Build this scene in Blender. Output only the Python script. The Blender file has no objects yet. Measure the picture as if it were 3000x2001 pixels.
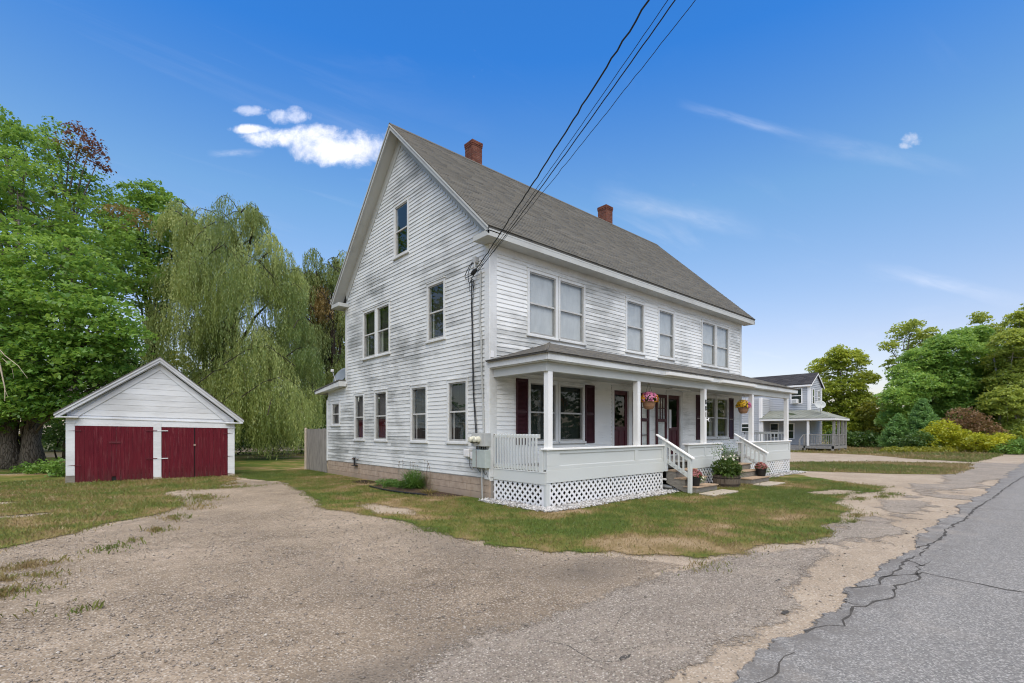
import bpy, math, random
import numpy as np
from mathutils import Vector, Matrix

S = bpy.context.scene
COL = S.collection
R = math.radians
random.seed(7)
rng = np.random.default_rng(7)

# ---------------------------------------------------------------- camera
cd = bpy.data.cameras.new('camera')
cam = bpy.data.objects.new('camera', cd)
COL.objects.link(cam)
cam.location = (0, 0, 1.8)
cam.rotation_euler = (R(90), 0, -R(41.589))
cd.sensor_width = 36
cd.lens = 36 * 1132 / 2351
cd.shift_y = 205 / 2351
cd.clip_start = .05
cd.clip_end = 3000
S.camera = cam

# ---------------------------------------------------------------- sky, sun, exposure
SUN_EL, SUN_AZ = R(56), R(214)          # azimuth measured from +Y towards +X
S.view_settings.view_transform = 'Standard'
S.view_settings.look = 'None'
S.view_settings.gamma = 1
S.view_settings.exposure = 0.56
S.view_settings.use_curve_mapping = False
S.render.engine = 'CYCLES'
S.cycles.max_bounces = 8
S.cycles.diffuse_bounces = 4
S.cycles.glossy_bounces = 3
S.cycles.transmission_bounces = 4
S.cycles.transparent_max_bounces = 12
S.cycles.caustics_reflective = False
S.cycles.caustics_refractive = False
S.cycles.use_denoising = True
S.cycles.pixel_filter_type = 'BLACKMAN_HARRIS'
S.cycles.filter_width = 1.1

sd_ = bpy.data.lights.new('sun', 'SUN')
sd_.energy = 2.75
sd_.angle = R(75)
sd_.color = (1.0, .81, .54)
sun = bpy.data.objects.new('sun', sd_)
COL.objects.link(sun)
_d = Vector((math.sin(SUN_AZ) * math.cos(SUN_EL), math.cos(SUN_AZ) * math.cos(SUN_EL), math.sin(SUN_EL)))
sun.rotation_euler = _d.to_track_quat('Z', 'Y').to_euler()
sun.location = (0, 0, 60)


class G:
    """tiny node-tree helper"""
    def __init__(s, name=None, tree=None):
        if tree is None:
            s.m = bpy.data.materials.new(name)
            s.m.use_nodes = True
            tree = s.m.node_tree
        s.t = tree
        for n in list(s.t.nodes):
            s.t.nodes.remove(n)

    def n(s, typ, ins=None, **props):
        nd = s.t.nodes.new(typ)
        for k, v in props.items():
            setattr(nd, k, v)
        for k, v in (ins or {}).items():
            if isinstance(v, bpy.types.NodeSocket):
                s.t.links.new(v, nd.inputs[k])
            else:
                nd.inputs[k].default_value = v
        return nd

    def math(s, op, a, b=0.0, c=None, clamp=False):
        i = {0: a, 1: b}
        if c is not None:
            i[2] = c
        return s.n('ShaderNodeMath', i, operation=op, use_clamp=clamp).outputs[0]

    def vm(s, op, a, b=(0, 0, 0)):
        nd = s.n('ShaderNodeVectorMath', {0: a, 1: b}, operation=op)
        return nd.outputs['Value'] if op in ('DOT_PRODUCT', 'LENGTH') else nd.outputs[0]

    def pos(s):
        return s.n('ShaderNodeNewGeometry').outputs['Position']

    def normal(s):
        return s.n('ShaderNodeNewGeometry').outputs['Normal']

    def rnd(s):
        return s.n('ShaderNodeObjectInfo').outputs['Random']

    def attr(s, name):
        return s.n('ShaderNodeAttribute', attribute_name=name).outputs['Fac']

    def noise(s, scale, detail=4, rough=.55, vec=None, dist=0.0, color=False):
        i = {'Scale': scale, 'Detail': detail, 'Roughness': rough, 'Distortion': dist}
        if vec is None:
            vec = s.pos()
        i['Vector'] = vec
        return s.n('ShaderNodeTexNoise', i).outputs[1 if color else 0]

    def voro(s, scale, vec=None, feature='F1', out='Distance', rand=1.0):
        return s.n('ShaderNodeTexVoronoi', {'Scale': scale, 'Vector': vec or s.pos(), 'Randomness': rand}, feature=feature).outputs[out]

    def ramp(s, fac, stops, interp='LINEAR'):
        nd = s.n('ShaderNodeValToRGB', {0: fac})
        cr = nd.color_ramp
        cr.interpolation = interp
        while len(cr.elements) < len(stops):
            cr.elements.new(.5)
        for e, (p, c) in zip(cr.elements, stops):
            e.position = p
            e.color = (c, c, c, 1) if not hasattr(c, '__len__') else (*c, 1)
        return nd.outputs[0]

    def mr(s, v, a, b, c=0.0, d=1.0):
        return s.n('ShaderNodeMapRange', {0: v, 1: a, 2: b, 3: c, 4: d}, clamp=True).outputs[0]

    def mix(s, f, a, b, blend='MIX'):
        nd = s.n('ShaderNodeMix', data_type='RGBA', blend_type=blend)
        for k, v in ((0, f), (6, a), (7, b)):
            if isinstance(v, bpy.types.NodeSocket):
                s.t.links.new(v, nd.inputs[k])
            else:
                nd.inputs[k].default_value = v if k == 0 else (*v, 1)[:4]
        return nd.outputs[2]

    def bump(s, h, strength=.5, dist=.01):
        return s.n('ShaderNodeBump', {'Height': h, 'Strength': strength, 'Distance': dist}).outputs[0]

    def bsdf(s, col, rough=.7, bump=None, spec=.35, metal=0.0):
        i = {'Base Color': col if isinstance(col, bpy.types.NodeSocket) else (*col, 1), 'Roughness': rough,
             'Specular IOR Level': spec, 'Metallic': metal}
        if bump is not None:
            i['Normal'] = bump
        return s.n('ShaderNodeBsdfPrincipled', i).outputs[0]

    def out(s, sh):
        o = s.n('ShaderNodeOutputMaterial')
        s.t.links.new(sh, o.inputs[0])
        return s.m

    def cut(s, sh, alpha):
        """show sh where alpha is 1 and let the surface below show elsewhere"""
        tr = s.n('ShaderNodeBsdfTransparent').outputs[0]
        return s.n('ShaderNodeMixShader', {0: alpha, 1: tr, 2: sh}).outputs[0]


# world: Nishita sky, thin cirrus and a few small clouds
w = bpy.data.worlds.new('World')
S.world = w
w.use_nodes = True
g = G(tree=w.node_tree)
skyn = g.n('ShaderNodeTexSky', sky_type='NISHITA', sun_disc=False)
skyn.sun_elevation = SUN_EL
skyn.sun_rotation = SUN_AZ
skyn.altitude = 0
skyn.air_density = 1.0
skyn.dust_density = 1.3
skyn.ozone_density = 2.0
direc = g.n('ShaderNodeTexCoord').outputs['Generated']
sep = g.n('ShaderNodeSeparateXYZ', {0: direc})
# the deep polarised blue of the photograph: richer towards the zenith all round the sky, paler at the horizon
tint = g.ramp(sep.outputs[2], [(0.0, (1.0, .82, .78)), (.16, (.98, .83, .82)), (.40, (.67, .91, 1.0)), (.60, (.20, .69, 1.20)), (1.0, (.19, .67, 1.20))])
skyc = g.mix(1.0, skyn.outputs[0], tint, 'MULTIPLY')


def cloud_mask(cx, cy, cz, blobs, nscale, seed):
    """soft cumulus: blobs (x, y, rx, ry) in the tangent plane about a direction"""
    D = Vector((cx, cy, cz)).normalized()
    Rt = D.cross(Vector((0, 0, 1))).normalized()
    Up = Rt.cross(D)
    k = g.vm('DOT_PRODUCT', direc, tuple(D))
    kk = g.math('MAXIMUM', k, .05)
    x = g.math('DIVIDE', g.vm('DOT_PRODUCT', direc, tuple(Rt)), kk)
    y = g.math('DIVIDE', g.vm('DOT_PRODUCT', direc, tuple(Up)), kk)
    p = g.n('ShaderNodeCombineXYZ', {0: x, 1: y, 2: seed}).outputs[0]
    n1 = g.noise(nscale, 8, .64, p, .25)
    n2 = g.noise(nscale * .45, 2, .5, p)
    tot = None
    for bx, by, rx, ry in blobs:
        ex = g.math('DIVIDE', g.math('SUBTRACT', x, bx), rx)
        ey = g.math('DIVIDE', g.math('SUBTRACT', y, by), ry)
        e = g.math('SUBTRACT', 1.0, g.math('ADD', g.math('MULTIPLY', ex, ex), g.math('MULTIPLY', ey, ey)))
        e = g.math('MAXIMUM', e, -1.5)
        tot = e if tot is None else g.math('SMOOTH_MAX', tot, e, .35)
    tot = g.math('ADD', tot, g.math('MULTIPLY', g.math('SUBTRACT', n1, .5), 3.6))
    tot = g.math('ADD', tot, g.math('MULTIPLY', g.math('SUBTRACT', n2, .5), 1.3))
    m = g.n('ShaderNodeMapRange', {0: tot, 1: -.65, 2: 1.5, 3: 0.0, 4: 1.0}, interpolation_type='SMOOTHSTEP').outputs[0]
    return g.math('MULTIPLY', m, g.mr(k, .3, .5)), y


# the big cloud left of the gable, its small companions, a wisp to the right (tangent plane about one level direction)
CD = (.664, .748, 0)
m1, y1 = cloud_mask(*CD, [(-.352, .574, .092, .034), (-.40, .592, .06, .026), (-.475, .594, .060, .018), (-.53, .612, .036, .009), (-.375, .556, .045, .020)], 24, 1.3)
m2, y2 = cloud_mask(*CD, [(-.447, .638, .042, .015), (-.44, .646, .02, .012)], 36, 4.1)
m3, y3 = cloud_mask(*CD, [(-.532, .649, .030, .010)], 40, 7.7)
m4, y4 = cloud_mask(*CD, [(.81, .592, .018, .012), (.795, .578, .016, .006)], 70, 2.2)
m4 = g.math('MULTIPLY', m4, .45)


def wisp(x0, y0, x1, y1, wd, seed, st):
    """a long thin streak of cirrus from one point to another of the tangent plane"""
    D = Vector(CD).normalized()
    Rt = D.cross(Vector((0, 0, 1))).normalized()
    kk = g.math('MAXIMUM', g.vm('DOT_PRODUCT', direc, tuple(D)), .05)
    x = g.math('DIVIDE', g.vm('DOT_PRODUCT', direc, tuple(Rt)), kk)
    y = g.math('DIVIDE', sep.outputs[2], kk)
    L = math.hypot(x1 - x0, y1 - y0)
    cx, sx = (x1 - x0) / L, (y1 - y0) / L
    xr, yr = g.math('SUBTRACT', x, x0), g.math('SUBTRACT', y, y0)
    u = g.math('DIVIDE', g.math('ADD', g.math('MULTIPLY', xr, cx), g.math('MULTIPLY', yr, sx)), L)
    v = g.math('DIVIDE', g.math('SUBTRACT', g.math('MULTIPLY', yr, cx), g.math('MULTIPLY', xr, sx)), wd)
    p = g.n('ShaderNodeCombineXYZ', {0: g.math('MULTIPLY', u, 3.0), 1: g.math('MULTIPLY', v, .8), 2: seed}).outputs[0]
    v = g.math('ADD', v, g.math('MULTIPLY', g.math('SUBTRACT', g.noise(.8, 3, .5, p), .5), 1.6))
    a = g.n('ShaderNodeMapRange', {0: g.math('ABSOLUTE', v), 1: 1.0, 2: 0.0, 3: 0.0, 4: 1.0}, interpolation_type='SMOOTHSTEP').outputs[0]
    e = g.math('MULTIPLY', g.mr(u, 0, .35), g.mr(u, 1, .5))
    nn = g.mr(g.noise(1.6, 6, .65, p, .4), .3, .7, .25, 1.0)
    return g.math('MULTIPLY', g.math('MULTIPLY', a, e), g.math('MULTIPLY', nn, st))


wisps = wisp(.16, .485, .52, .405, .035, 3.3, .24)
for q_ in ((.33, .665, .66, .575, .016, 5.5, .17), (.70, .335, 1.10, .245, .024, 8.8, .24), (-.62, .56, -.50, .565, .010, 1.9, .25), (.55, .60, .95, .52, .03, 6.1, .12)):
    wisps = g.math('MAXIMUM', wisps, wisp(*q_))
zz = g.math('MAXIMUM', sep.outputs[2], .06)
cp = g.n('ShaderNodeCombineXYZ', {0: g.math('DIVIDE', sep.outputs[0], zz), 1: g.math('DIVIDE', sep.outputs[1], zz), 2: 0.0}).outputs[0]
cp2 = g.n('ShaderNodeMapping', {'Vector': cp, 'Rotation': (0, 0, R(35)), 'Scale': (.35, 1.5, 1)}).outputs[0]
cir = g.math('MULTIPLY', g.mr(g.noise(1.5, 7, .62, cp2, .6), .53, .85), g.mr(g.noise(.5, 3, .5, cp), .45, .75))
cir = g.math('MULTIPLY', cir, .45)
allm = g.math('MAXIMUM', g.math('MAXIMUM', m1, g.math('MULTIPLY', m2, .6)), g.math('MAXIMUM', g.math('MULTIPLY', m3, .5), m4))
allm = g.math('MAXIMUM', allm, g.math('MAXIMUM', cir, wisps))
# broken high cloud added above the view to whiten the blue sky light
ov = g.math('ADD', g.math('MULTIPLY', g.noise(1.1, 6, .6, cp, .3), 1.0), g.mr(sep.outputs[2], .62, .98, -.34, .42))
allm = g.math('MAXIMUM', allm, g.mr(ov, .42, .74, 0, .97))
SKY_STR = .15
CLOUD = .90 / SKY_STR
shade = g.mr(g.noise(9, 4, .6, direc), .35, .7, .80, 1.0)
cldc = g.mix(1.0, g.n('ShaderNodeCombineColor', {0: shade, 1: shade, 2: shade}).outputs[0], (CLOUD * .95, CLOUD * .95, CLOUD * 1.02), 'MULTIPLY')
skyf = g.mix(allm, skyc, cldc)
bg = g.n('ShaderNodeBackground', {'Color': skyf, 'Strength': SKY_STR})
wo = g.n('ShaderNodeOutputWorld')
g.t.links.new(bg.outputs[0], wo.inputs[0])

# ---------------------------------------------------------------- objects
ORG = {}


def tag(o, label=None, cat=None, group=None, kind=None):
    if label: o['label'] = label
    if cat: o['category'] = cat
    if group: o['group'] = group
    if kind: o['kind'] = kind
    return o


def thing(name, label, cat, loc=(0, 0, 0), rz=0.0, group=None, local=False):
    """Empty at the thing's base. Children are built in world coordinates, or in its own if local."""
    o = bpy.data.objects.new(name, None)
    o.empty_display_size = .2
    COL.objects.link(o)
    o.location = loc
    o.rotation_euler = (0, 0, rz)
    ORG[o.name] = Vector((0, 0, 0)) if local else Vector(loc)
    return tag(o, label, cat, group)


def link(name, me, parent=None, loc=(0, 0, 0), rot=(0, 0, 0), sc=(1, 1, 1)):
    """one object of (possibly shared) mesh data; loc is in the coordinates its thing is built in"""
    o = bpy.data.objects.new(name, me)
    COL.objects.link(o)
    org = ORG.get(parent.name, Vector((0, 0, 0))) if parent else Vector((0, 0, 0))
    o.parent = parent
    if parent is not None and parent.type == 'MESH':
        pl = Vector(parent.location)
    else:
        pl = Vector((0, 0, 0))
    o.location = Vector(loc) - org - pl
    o.rotation_euler = rot
    o.scale = sc
    ORG[o.name] = org
    return o


def copy_tree(o, parent=None):
    c = o.copy()
    COL.objects.link(c)
    c.parent = parent
    ORG[c.name] = ORG.get(o.name, Vector((0, 0, 0)))
    for ch in list(o.children):
        copy_tree(ch, c)
    return c


class MB:
    def __init__(s):
        s.v = []
        s.f = []

    def add(s, vs, fs):
        o = len(s.v)
        s.v += [tuple(v) for v in vs]
        s.f += [tuple(i + o for i in f) for f in fs]
        return s

    def box(s, x0, y0, z0, x1, y1, z1):
        x0, x1 = sorted((x0, x1)); y0, y1 = sorted((y0, y1)); z0, z1 = sorted((z0, z1))
        return s.add([(x0, y0, z0), (x1, y0, z0), (x1, y1, z0), (x0, y1, z0), (x0, y0, z1), (x1, y0, z1), (x1, y1, z1), (x0, y1, z1)],
                     [(0, 3, 2, 1), (4, 5, 6, 7), (0, 1, 5, 4), (1, 2, 6, 5), (2, 3, 7, 6), (3, 0, 4, 7)])

    def poly(s, pts):
        return s.add(pts, [tuple(range(len(pts)))])

    def prism(s, pts, off):
        """closed prism: polygon pts extruded by vector off"""
        n = len(pts)
        b = [tuple(Vector(p) + Vector(off)) for p in pts]
        fs = [tuple(range(n))[::-1], tuple(range(n, 2 * n))]
        fs += [(i, (i + 1) % n, n + (i + 1) % n, n + i) for i in range(n)]
        return s.add(list(pts) + b, fs)

    def tube(s, path, r, n=6, cap=True):
        path = [Vector(p) for p in path]
        rs = r if hasattr(r, '__len__') else [r] * len(path)
        vs, fs = [], []
        prev = None
        for i, p in enumerate(path):
            t = (path[min(i + 1, len(path) - 1)] - path[max(i - 1, 0)])
            if t.length < 1e-9: t = Vector((0, 0, 1))
            t.normalize()
            if prev is None:
                u = t.orthogonal().normalized()
            else:
                u = (prev - t * prev.dot(t))
                u = u.normalized() if u.length > 1e-6 else t.orthogonal().normalized()
            prev = u
            v = t.cross(u)
            for k in range(n):
                an = 2 * math.pi * k / n
                vs.append(p + (u * math.cos(an) + v * math.sin(an)) * rs[i])
        for i in range(len(path) - 1):
            for k in range(n):
                fs.append((i * n + k, i * n + (k + 1) % n, (i + 1) * n + (k + 1) % n, (i + 1) * n + k))
        if cap:
            fs.append(tuple(range(n))[::-1])
            fs.append(tuple(range((len(path) - 1) * n, len(path) * n)))
        return s.add(vs, fs)

    def lathe(s, prof, c, n=20, axis='z'):
        """prof [(r, h)] revolved about an axis through c"""
        vs, fs = [], []
        for r, h in prof:
            for k in range(n):
                an = 2 * math.pi * k / n
                a, b = r * math.cos(an), r * math.sin(an)
                q = {'z': (a, b, h), 'x': (h, a, b), 'y': (b, h, a)}[axis]
                vs.append((c[0] + q[0], c[1] + q[1], c[2] + q[2]))
        for i in range(len(prof) - 1):
            for k in range(n):
                fs.append((i * n + k, i * n + (k + 1) % n, (i + 1) * n + (k + 1) % n, (i + 1) * n + k))
        fs.append(tuple(range(n))[::-1])
        fs.append(tuple(range((len(prof) - 1) * n, len(prof) * n)))
        return s.add(vs, fs)

    def mesh(s, name, mat=None, org=(0, 0, 0), bevel=0.0, smooth=False):
        me = bpy.data.meshes.new(name)
        o = Vector(org)
        me.from_pydata([Vector(v) - o for v in s.v], [], s.f)
        if mat: me.materials.append(mat)
        if smooth:
            me.polygons.foreach_set('use_smooth', [True] * len(me.polygons))
        me.update()
        return me

    def build(s, name, mat, parent=None, label=None, bevel=0.0, smooth=False, kind=None):
        org = ORG.get(parent.name, Vector((0, 0, 0))) if parent else Vector((0, 0, 0))
        if parent is not None and parent.type == 'MESH' and parent.location.length > 0:
            org = org + Vector(parent.location)
        me = s.mesh(name, mat, org, smooth=smooth)
        o = bpy.data.objects.new(name, me)
        COL.objects.link(o)
        o.parent = parent
        ORG[o.name] = ORG.get(parent.name, Vector((0, 0, 0))) if parent else Vector((0, 0, 0))
        if bevel:
            b = o.modifiers.new('bevel', 'BEVEL')
            b.width = bevel; b.segments = 1; b.limit_method = 'ANGLE'
        return tag(o, label, kind=kind)


def npmesh(name, verts, faces, mat, attrs=None, parent=None, kind=None, smooth=False):
    """fast mesh from numpy: verts (n,3), faces (m,k) all of one size; attrs = point float attributes"""
    me = bpy.data.meshes.new(name)
    nv, (nf, k) = len(verts), faces.shape
    me.vertices.add(nv)
    me.vertices.foreach_set('co', np.asarray(verts, np.float32).ravel())
    me.loops.add(nf * k)
    me.polygons.add(nf)
    me.polygons.foreach_set('loop_start', np.arange(0, nf * k, k, dtype=np.int32))
    me.loops.foreach_set('vertex_index', faces.astype(np.int32).ravel())
    if smooth:
        me.polygons.foreach_set('use_smooth', np.ones(nf, bool))
    me.materials.append(mat)
    for an, av in (attrs or {}).items():
        at = me.attributes.new(an, 'FLOAT', 'POINT')
        at.data.foreach_set('value', np.asarray(av, np.float32))
    me.update(calc_edges=True)
    o = bpy.data.objects.new(name, me)
    COL.objects.link(o)
    if parent is not None:
        o.parent = parent
        org = ORG.get(parent.name, Vector((0, 0, 0)))
        o.location = -org
        ORG[o.name] = org
    return tag(o, kind=kind)


# numpy value noise
_perm = rng.random((256, 256))


def vnoise(x, y, sc, seed=0):
    x = np.asarray(x) * sc + 37.3 * seed
    y = np.asarray(y) * sc + 91.7 * seed
    xi, yi = np.floor(x).astype(int), np.floor(y).astype(int)
    fx, fy = x - xi, y - yi
    fx = fx * fx * (3 - 2 * fx); fy = fy * fy * (3 - 2 * fy)
    p = lambda a, b: _perm[a % 256, b % 256]
    return (p(xi, yi) * (1 - fx) + p(xi + 1, yi) * fx) * (1 - fy) + (p(xi, yi + 1) * (1 - fx) + p(xi + 1, yi + 1) * fx) * fy


def fbm(x, y, sc, seed=0, oct=4):
    t, a, s_ = 0, .5, 0
    for i in range(oct):
        t = t + a * vnoise(x, y, sc * 2 ** i, seed + i * 3.1); s_ += a; a *= .55
    return t / s_

# ---------------------------------------------------------------- materials
M = {}


def white_paint(name, base=(.74, .75, .745), grey=(.36, .36, .345), wear=.5, stretch=(1, 1, 1), rough=.6, joint=0.0):
    """old paint worn through to grey wood in streaks that follow the boards"""
    g = G(name)
    p = g.vm('MULTIPLY', g.pos(), stretch)
    rn = g.rnd()
    p2 = g.n('ShaderNodeCombineXYZ', {0: g.math('MULTIPLY', rn, 13.0), 1: g.math('MULTIPLY', rn, 7.0), 2: 0.0}).outputs[0]
    pv = g.vm('ADD', p, p2)
    big = g.noise(.55, 3, .5)
    st = g.noise(1.1, 5, .65, pv)
    fine = g.noise(7.0, 4, .7, pv)
    m = g.math('ADD', g.math('MULTIPLY', st, .62), g.math('MULTIPLY', fine, .38))
    m = g.math('ADD', m, g.math('MULTIPLY', g.math('SUBTRACT', big, .5), .95))
    m = g.math('ADD', m, g.math('MULTIPLY', g.math('SUBTRACT', rn, .5), .16))
    wm = g.math('MULTIPLY', g.mr(m, .44, .74), wear)
    c = g.mix(g.math('MULTIPLY', g.math('SUBTRACT', rn, .45), .22), base, tuple(x * .72 for x in base))
    c = g.mix(wm, c, grey)
    chip = g.mr(g.noise(3.0, 5, .75, pv), .72, .76)
    c = g.mix(g.math('MULTIPLY', chip, .5 * wear), c, (.16, .14, .12))
    dirt = g.mr(g.noise(.9, 4, .6), .4, .75)
    c = g.mix(g.math('MULTIPLY', dirt, .12), c, (.45, .44, .40))
    b = g.bump(g.noise(30, 3, .6, pv), .25, .004)
    return g.out(g.bsdf(c, rough, b, .3))


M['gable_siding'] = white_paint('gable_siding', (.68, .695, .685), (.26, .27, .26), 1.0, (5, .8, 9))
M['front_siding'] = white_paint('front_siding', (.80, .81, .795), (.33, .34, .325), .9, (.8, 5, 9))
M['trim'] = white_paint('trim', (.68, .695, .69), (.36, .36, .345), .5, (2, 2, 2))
M['rake'] = white_paint('rake', (.47, .485, .47), (.33, .33, .315), .5, (3, 3, 3))  # darkened for the soffits: their shade is put into the paint colour
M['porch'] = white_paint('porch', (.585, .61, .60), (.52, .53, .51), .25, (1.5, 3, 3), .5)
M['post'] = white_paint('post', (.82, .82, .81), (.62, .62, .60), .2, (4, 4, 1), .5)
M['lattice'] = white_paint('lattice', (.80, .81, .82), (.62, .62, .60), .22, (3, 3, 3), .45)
M['beam'] = white_paint('beam', (.47, .485, .47), (.36, .36, .34), .35, (2, 2, 2))  # darker than the fascia trim: overhang shade put into the colour
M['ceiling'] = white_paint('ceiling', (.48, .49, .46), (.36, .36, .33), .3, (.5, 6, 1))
M['garage_white'] = white_paint('garage_white', (.66, .685, .72), (.36, .365, .37), .5, (.8, .8, 5))
M['neighbor'] = white_paint('neighbor', (.42, .44, .47), (.33, .345, .37), .3, (2, 2, 3))
M['neighbor_trim'] = white_paint('neighbor_trim', (.80, .80, .80), (.6, .6, .6), .2, (2, 2, 2))


def plain(name, col, rough=.6, spec=.35, var=.25, scale=6, metal=0.0, bump=0.0, stretch=(1, 1, 1)):
    g = G(name)
    p = g.vm('MULTIPLY', g.pos(), stretch)
    n = g.noise(scale, 5, .6, p)
    dk = tuple(c * (1 - var) for c in col)
    lt = tuple(min(1, c * (1 + var)) for c in col)
    c = g.ramp(n, [(.25, dk), (.75, lt)])
    c = g.mix(g.math('MULTIPLY', g.math('SUBTRACT', g.rnd(), .5), .3), c, lt)
    b = g.bump(g.noise(scale * 6, 4, .6, p), bump, .01) if bump else None
    return g.out(g.bsdf(c, rough, b, spec, metal))


M['sash'] = plain('sash', (.50, .50, .48), .5, .35, .12, 8)
M['storm'] = plain('storm', (.33, .33, .315), .45, .4, .2, 8)
M['shutter'] = plain('shutter', (.042, .009, .014), .5, .4, .2, 9)
M['door'] = plain('door', (.062, .012, .018), .45, .4, .2, 7)
M['black'] = plain('black', (.012, .012, .013), .45, .4, .2, 10)
M['cable'] = plain('cable', (.016, .016, .017), .5, .4, .2, 30)
M['grey_metal'] = plain('grey_metal', (.42, .43, .42), .5, .4, .12, 8)
M['green_grey'] = plain('green_grey', (.40, .45, .43), .5, .4, .10, 6)
M['white_plastic'] = plain('white_plastic', (.72, .72, .72), .4, .4, .06, 8)
M['meter_glass'] = plain('meter_glass', (.62, .61, .50), .12, .6, .15, 30)
M['conduit'] = plain('conduit', (.36, .37, .36), .5, .4, .15, 10)
M['hinge'] = plain('hinge', (.10, .012, .02), .5, .4, .3, 10)
M['grey_wood'] = plain('grey_wood', (.24, .222, .20), .85, .2, .55, 3, 0, .5, (8, 8, .6))
M['rail_wood'] = plain('rail_wood', (.24, .235, .225), .85, .2, .3, 3, 0, .4, (2, 2, 2))
M['tread'] = plain('tread', (.36, .27, .19), .8, .2, .3, 3, 0, .4, (1, 8, 4))
M['stringer'] = plain('stringer', (.20, .185, .16), .85, .2, .35, 3, 0, .4, (2, 2, 8))
M['deck'] = plain('deck', (.28, .27, .25), .7, .3, .2, 4, 0, .2, (8, 1, 1))
M['barrel'] = plain('barrel', (.17, .135, .105), .85, .2, .4, 3, 0, .6, (9, 9, 1))
M['hoop'] = plain('hoop', (.06, .045, .038), .7, .3, .3, 10)
M['soil'] = plain('soil', (.035, .026, .018), .95, .1, .4, 25, 0, .8)
M['mulch'] = plain('mulch', (.075, .052, .038), .95, .1, .5, 22, 0, 1.0)
M['terracotta'] = plain('terracotta', (.27, .15, .085), .75, .25, .2, 8, 0, .2)
M['slab'] = plain('slab', (.38, .34, .28), .9, .2, .22, 5, 0, .5)
M['pvc'] = plain('pvc', (.72, .72, .70), .4, .4, .1, 10)
M['dish_grey'] = plain('dish_grey', (.17, .20, .23), .5, .4, .08, 5)
M['dish_light'] = plain('dish_light', (.42, .45, .46), .5, .4, .08, 5)
M['rust'] = plain('rust', (.10, .055, .035), .8, .3, .4, 20)
M['dark_inside'] = plain('dark_inside', (.05, .05, .05), .9, .1, .2, 2)
M['gutter'] = plain('gutter', (.86, .86, .85), .35, .4, .05, 6)
M['tar'] = plain('tar', (.072, .068, .063), .9, .2, .4, 12, 0, .6)
M['fluor'] = plain('fluor', (.75, .75, .72), .5, .4, .05, 6)
M['deadwood'] = plain('deadwood', (.42, .36, .29), .9, .2, .25, 8)


def glass():
    g = G('window_glass')
    fc = g.n('ShaderNodeLayerWeight', {'Blend': .5}).outputs['Facing']
    f = g.math('ADD', g.math('MULTIPLY', g.math('POWER', fc, 4.0), .90), .05, clamp=True)
    wob = g.bump(g.noise(2.2, 2, .5), .05, .02)
    gl = g.n('ShaderNodeBsdfGlossy', {'Color': (.92, .95, .95, 1), 'Roughness': .015, 'Normal': wob}).outputs[0]
    tr = g.n('ShaderNodeBsdfTransparent', {'Color': (.90, .92, .91, 1)}).outputs[0]
    return g.out(g.n('ShaderNodeMixShader', {0: f, 1: tr, 2: gl}).outputs[0])


M['glass'] = glass()


def cloth(name, col, dark, wave=14.0, trans=.35, grid=False):
    g = G(name)
    p = g.pos()
    n = g.noise(3, 4, .6, g.vm('MULTIPLY', p, (wave, wave, .8)))
    c = g.mix(g.mr(n, .3, .7), dark, col)
    if grid:
        s = g.n('ShaderNodeSeparateXYZ', {0: p})
        gx = g.math('LESS_THAN', g.math('FRACT', g.math('MULTIPLY', s.outputs[0], 2.9)), .035)
        gz = g.math('LESS_THAN', g.math('FRACT', g.math('MULTIPLY', s.outputs[2], 2.3)), .03)
        c = g.mix(g.math('MULTIPLY', g.math('MAXIMUM', gx, gz), .35), c, dark)
    d = g.n('ShaderNodeBsdfDiffuse', {'Color': c}).outputs[0]
    t = g.n('ShaderNodeBsdfTranslucent', {'Color': c}).outputs[0]
    return g.out(g.n('ShaderNodeMixShader', {0: trans, 1: d, 2: t}).outputs[0])


M['white_shade'] = cloth('white_shade', (.70, .71, .72), (.58, .59, .60), 2.0, .1, True)
M['dark_screen'] = cloth('dark_screen', (.085, .082, .075), (.05, .05, .046), 5, .3)
M['grey_shade'] = cloth('grey_shade', (.20, .185, .18), (.13, .12, .118), 9, .3)
M['red_curtain'] = cloth('red_curtain', (.14, .03, .035), (.07, .018, .02), 9, .3)
M['green_dark'] = cloth('green_dark', (.06, .075, .068), (.035, .045, .04), 6, .3)
M['lace'] = cloth('lace', (.55, .56, .55), (.36, .37, .36), 18, .3)


def garage_red():
    g = G('garage_red')
    p = g.vm('MULTIPLY', g.pos(), (7, 7, .7))
    n = g.noise(2.2, 6, .7, p)
    f = g.noise(12, 4, .7, p)
    m = g.math('ADD', g.math('MULTIPLY', n, .6), g.math('MULTIPLY', f, .4))
    c = g.ramp(m, [(.3, (.052, .007, .013)), (.52, (.108, .011, .020)), (.75, (.155, .022, .032))])
    c = g.mix(g.math('MULTIPLY', g.math('SUBTRACT', g.rnd(), .35), .6), c, (.10, .014, .02))
    z = g.n('ShaderNodeSeparateXYZ', {0: g.pos()}).outputs[2]
    low = g.math('MULTIPLY', g.mr(z, .55, .02), g.mr(g.noise(3, 4, .6, p), .35, .7))
    c = g.mix(g.math('MULTIPLY', low, .75), c, (.06, .035, .03))
    fade = g.mr(g.noise(2.6, 6, .75, p), .54, .70)
    c = g.mix(g.math('MULTIPLY', fade, .45), c, (.24, .095, .10))
    return g.out(g.bsdf(c, .75, g.bump(f, .35, .006), .1))


M['garage_red'] = garage_red()


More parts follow.
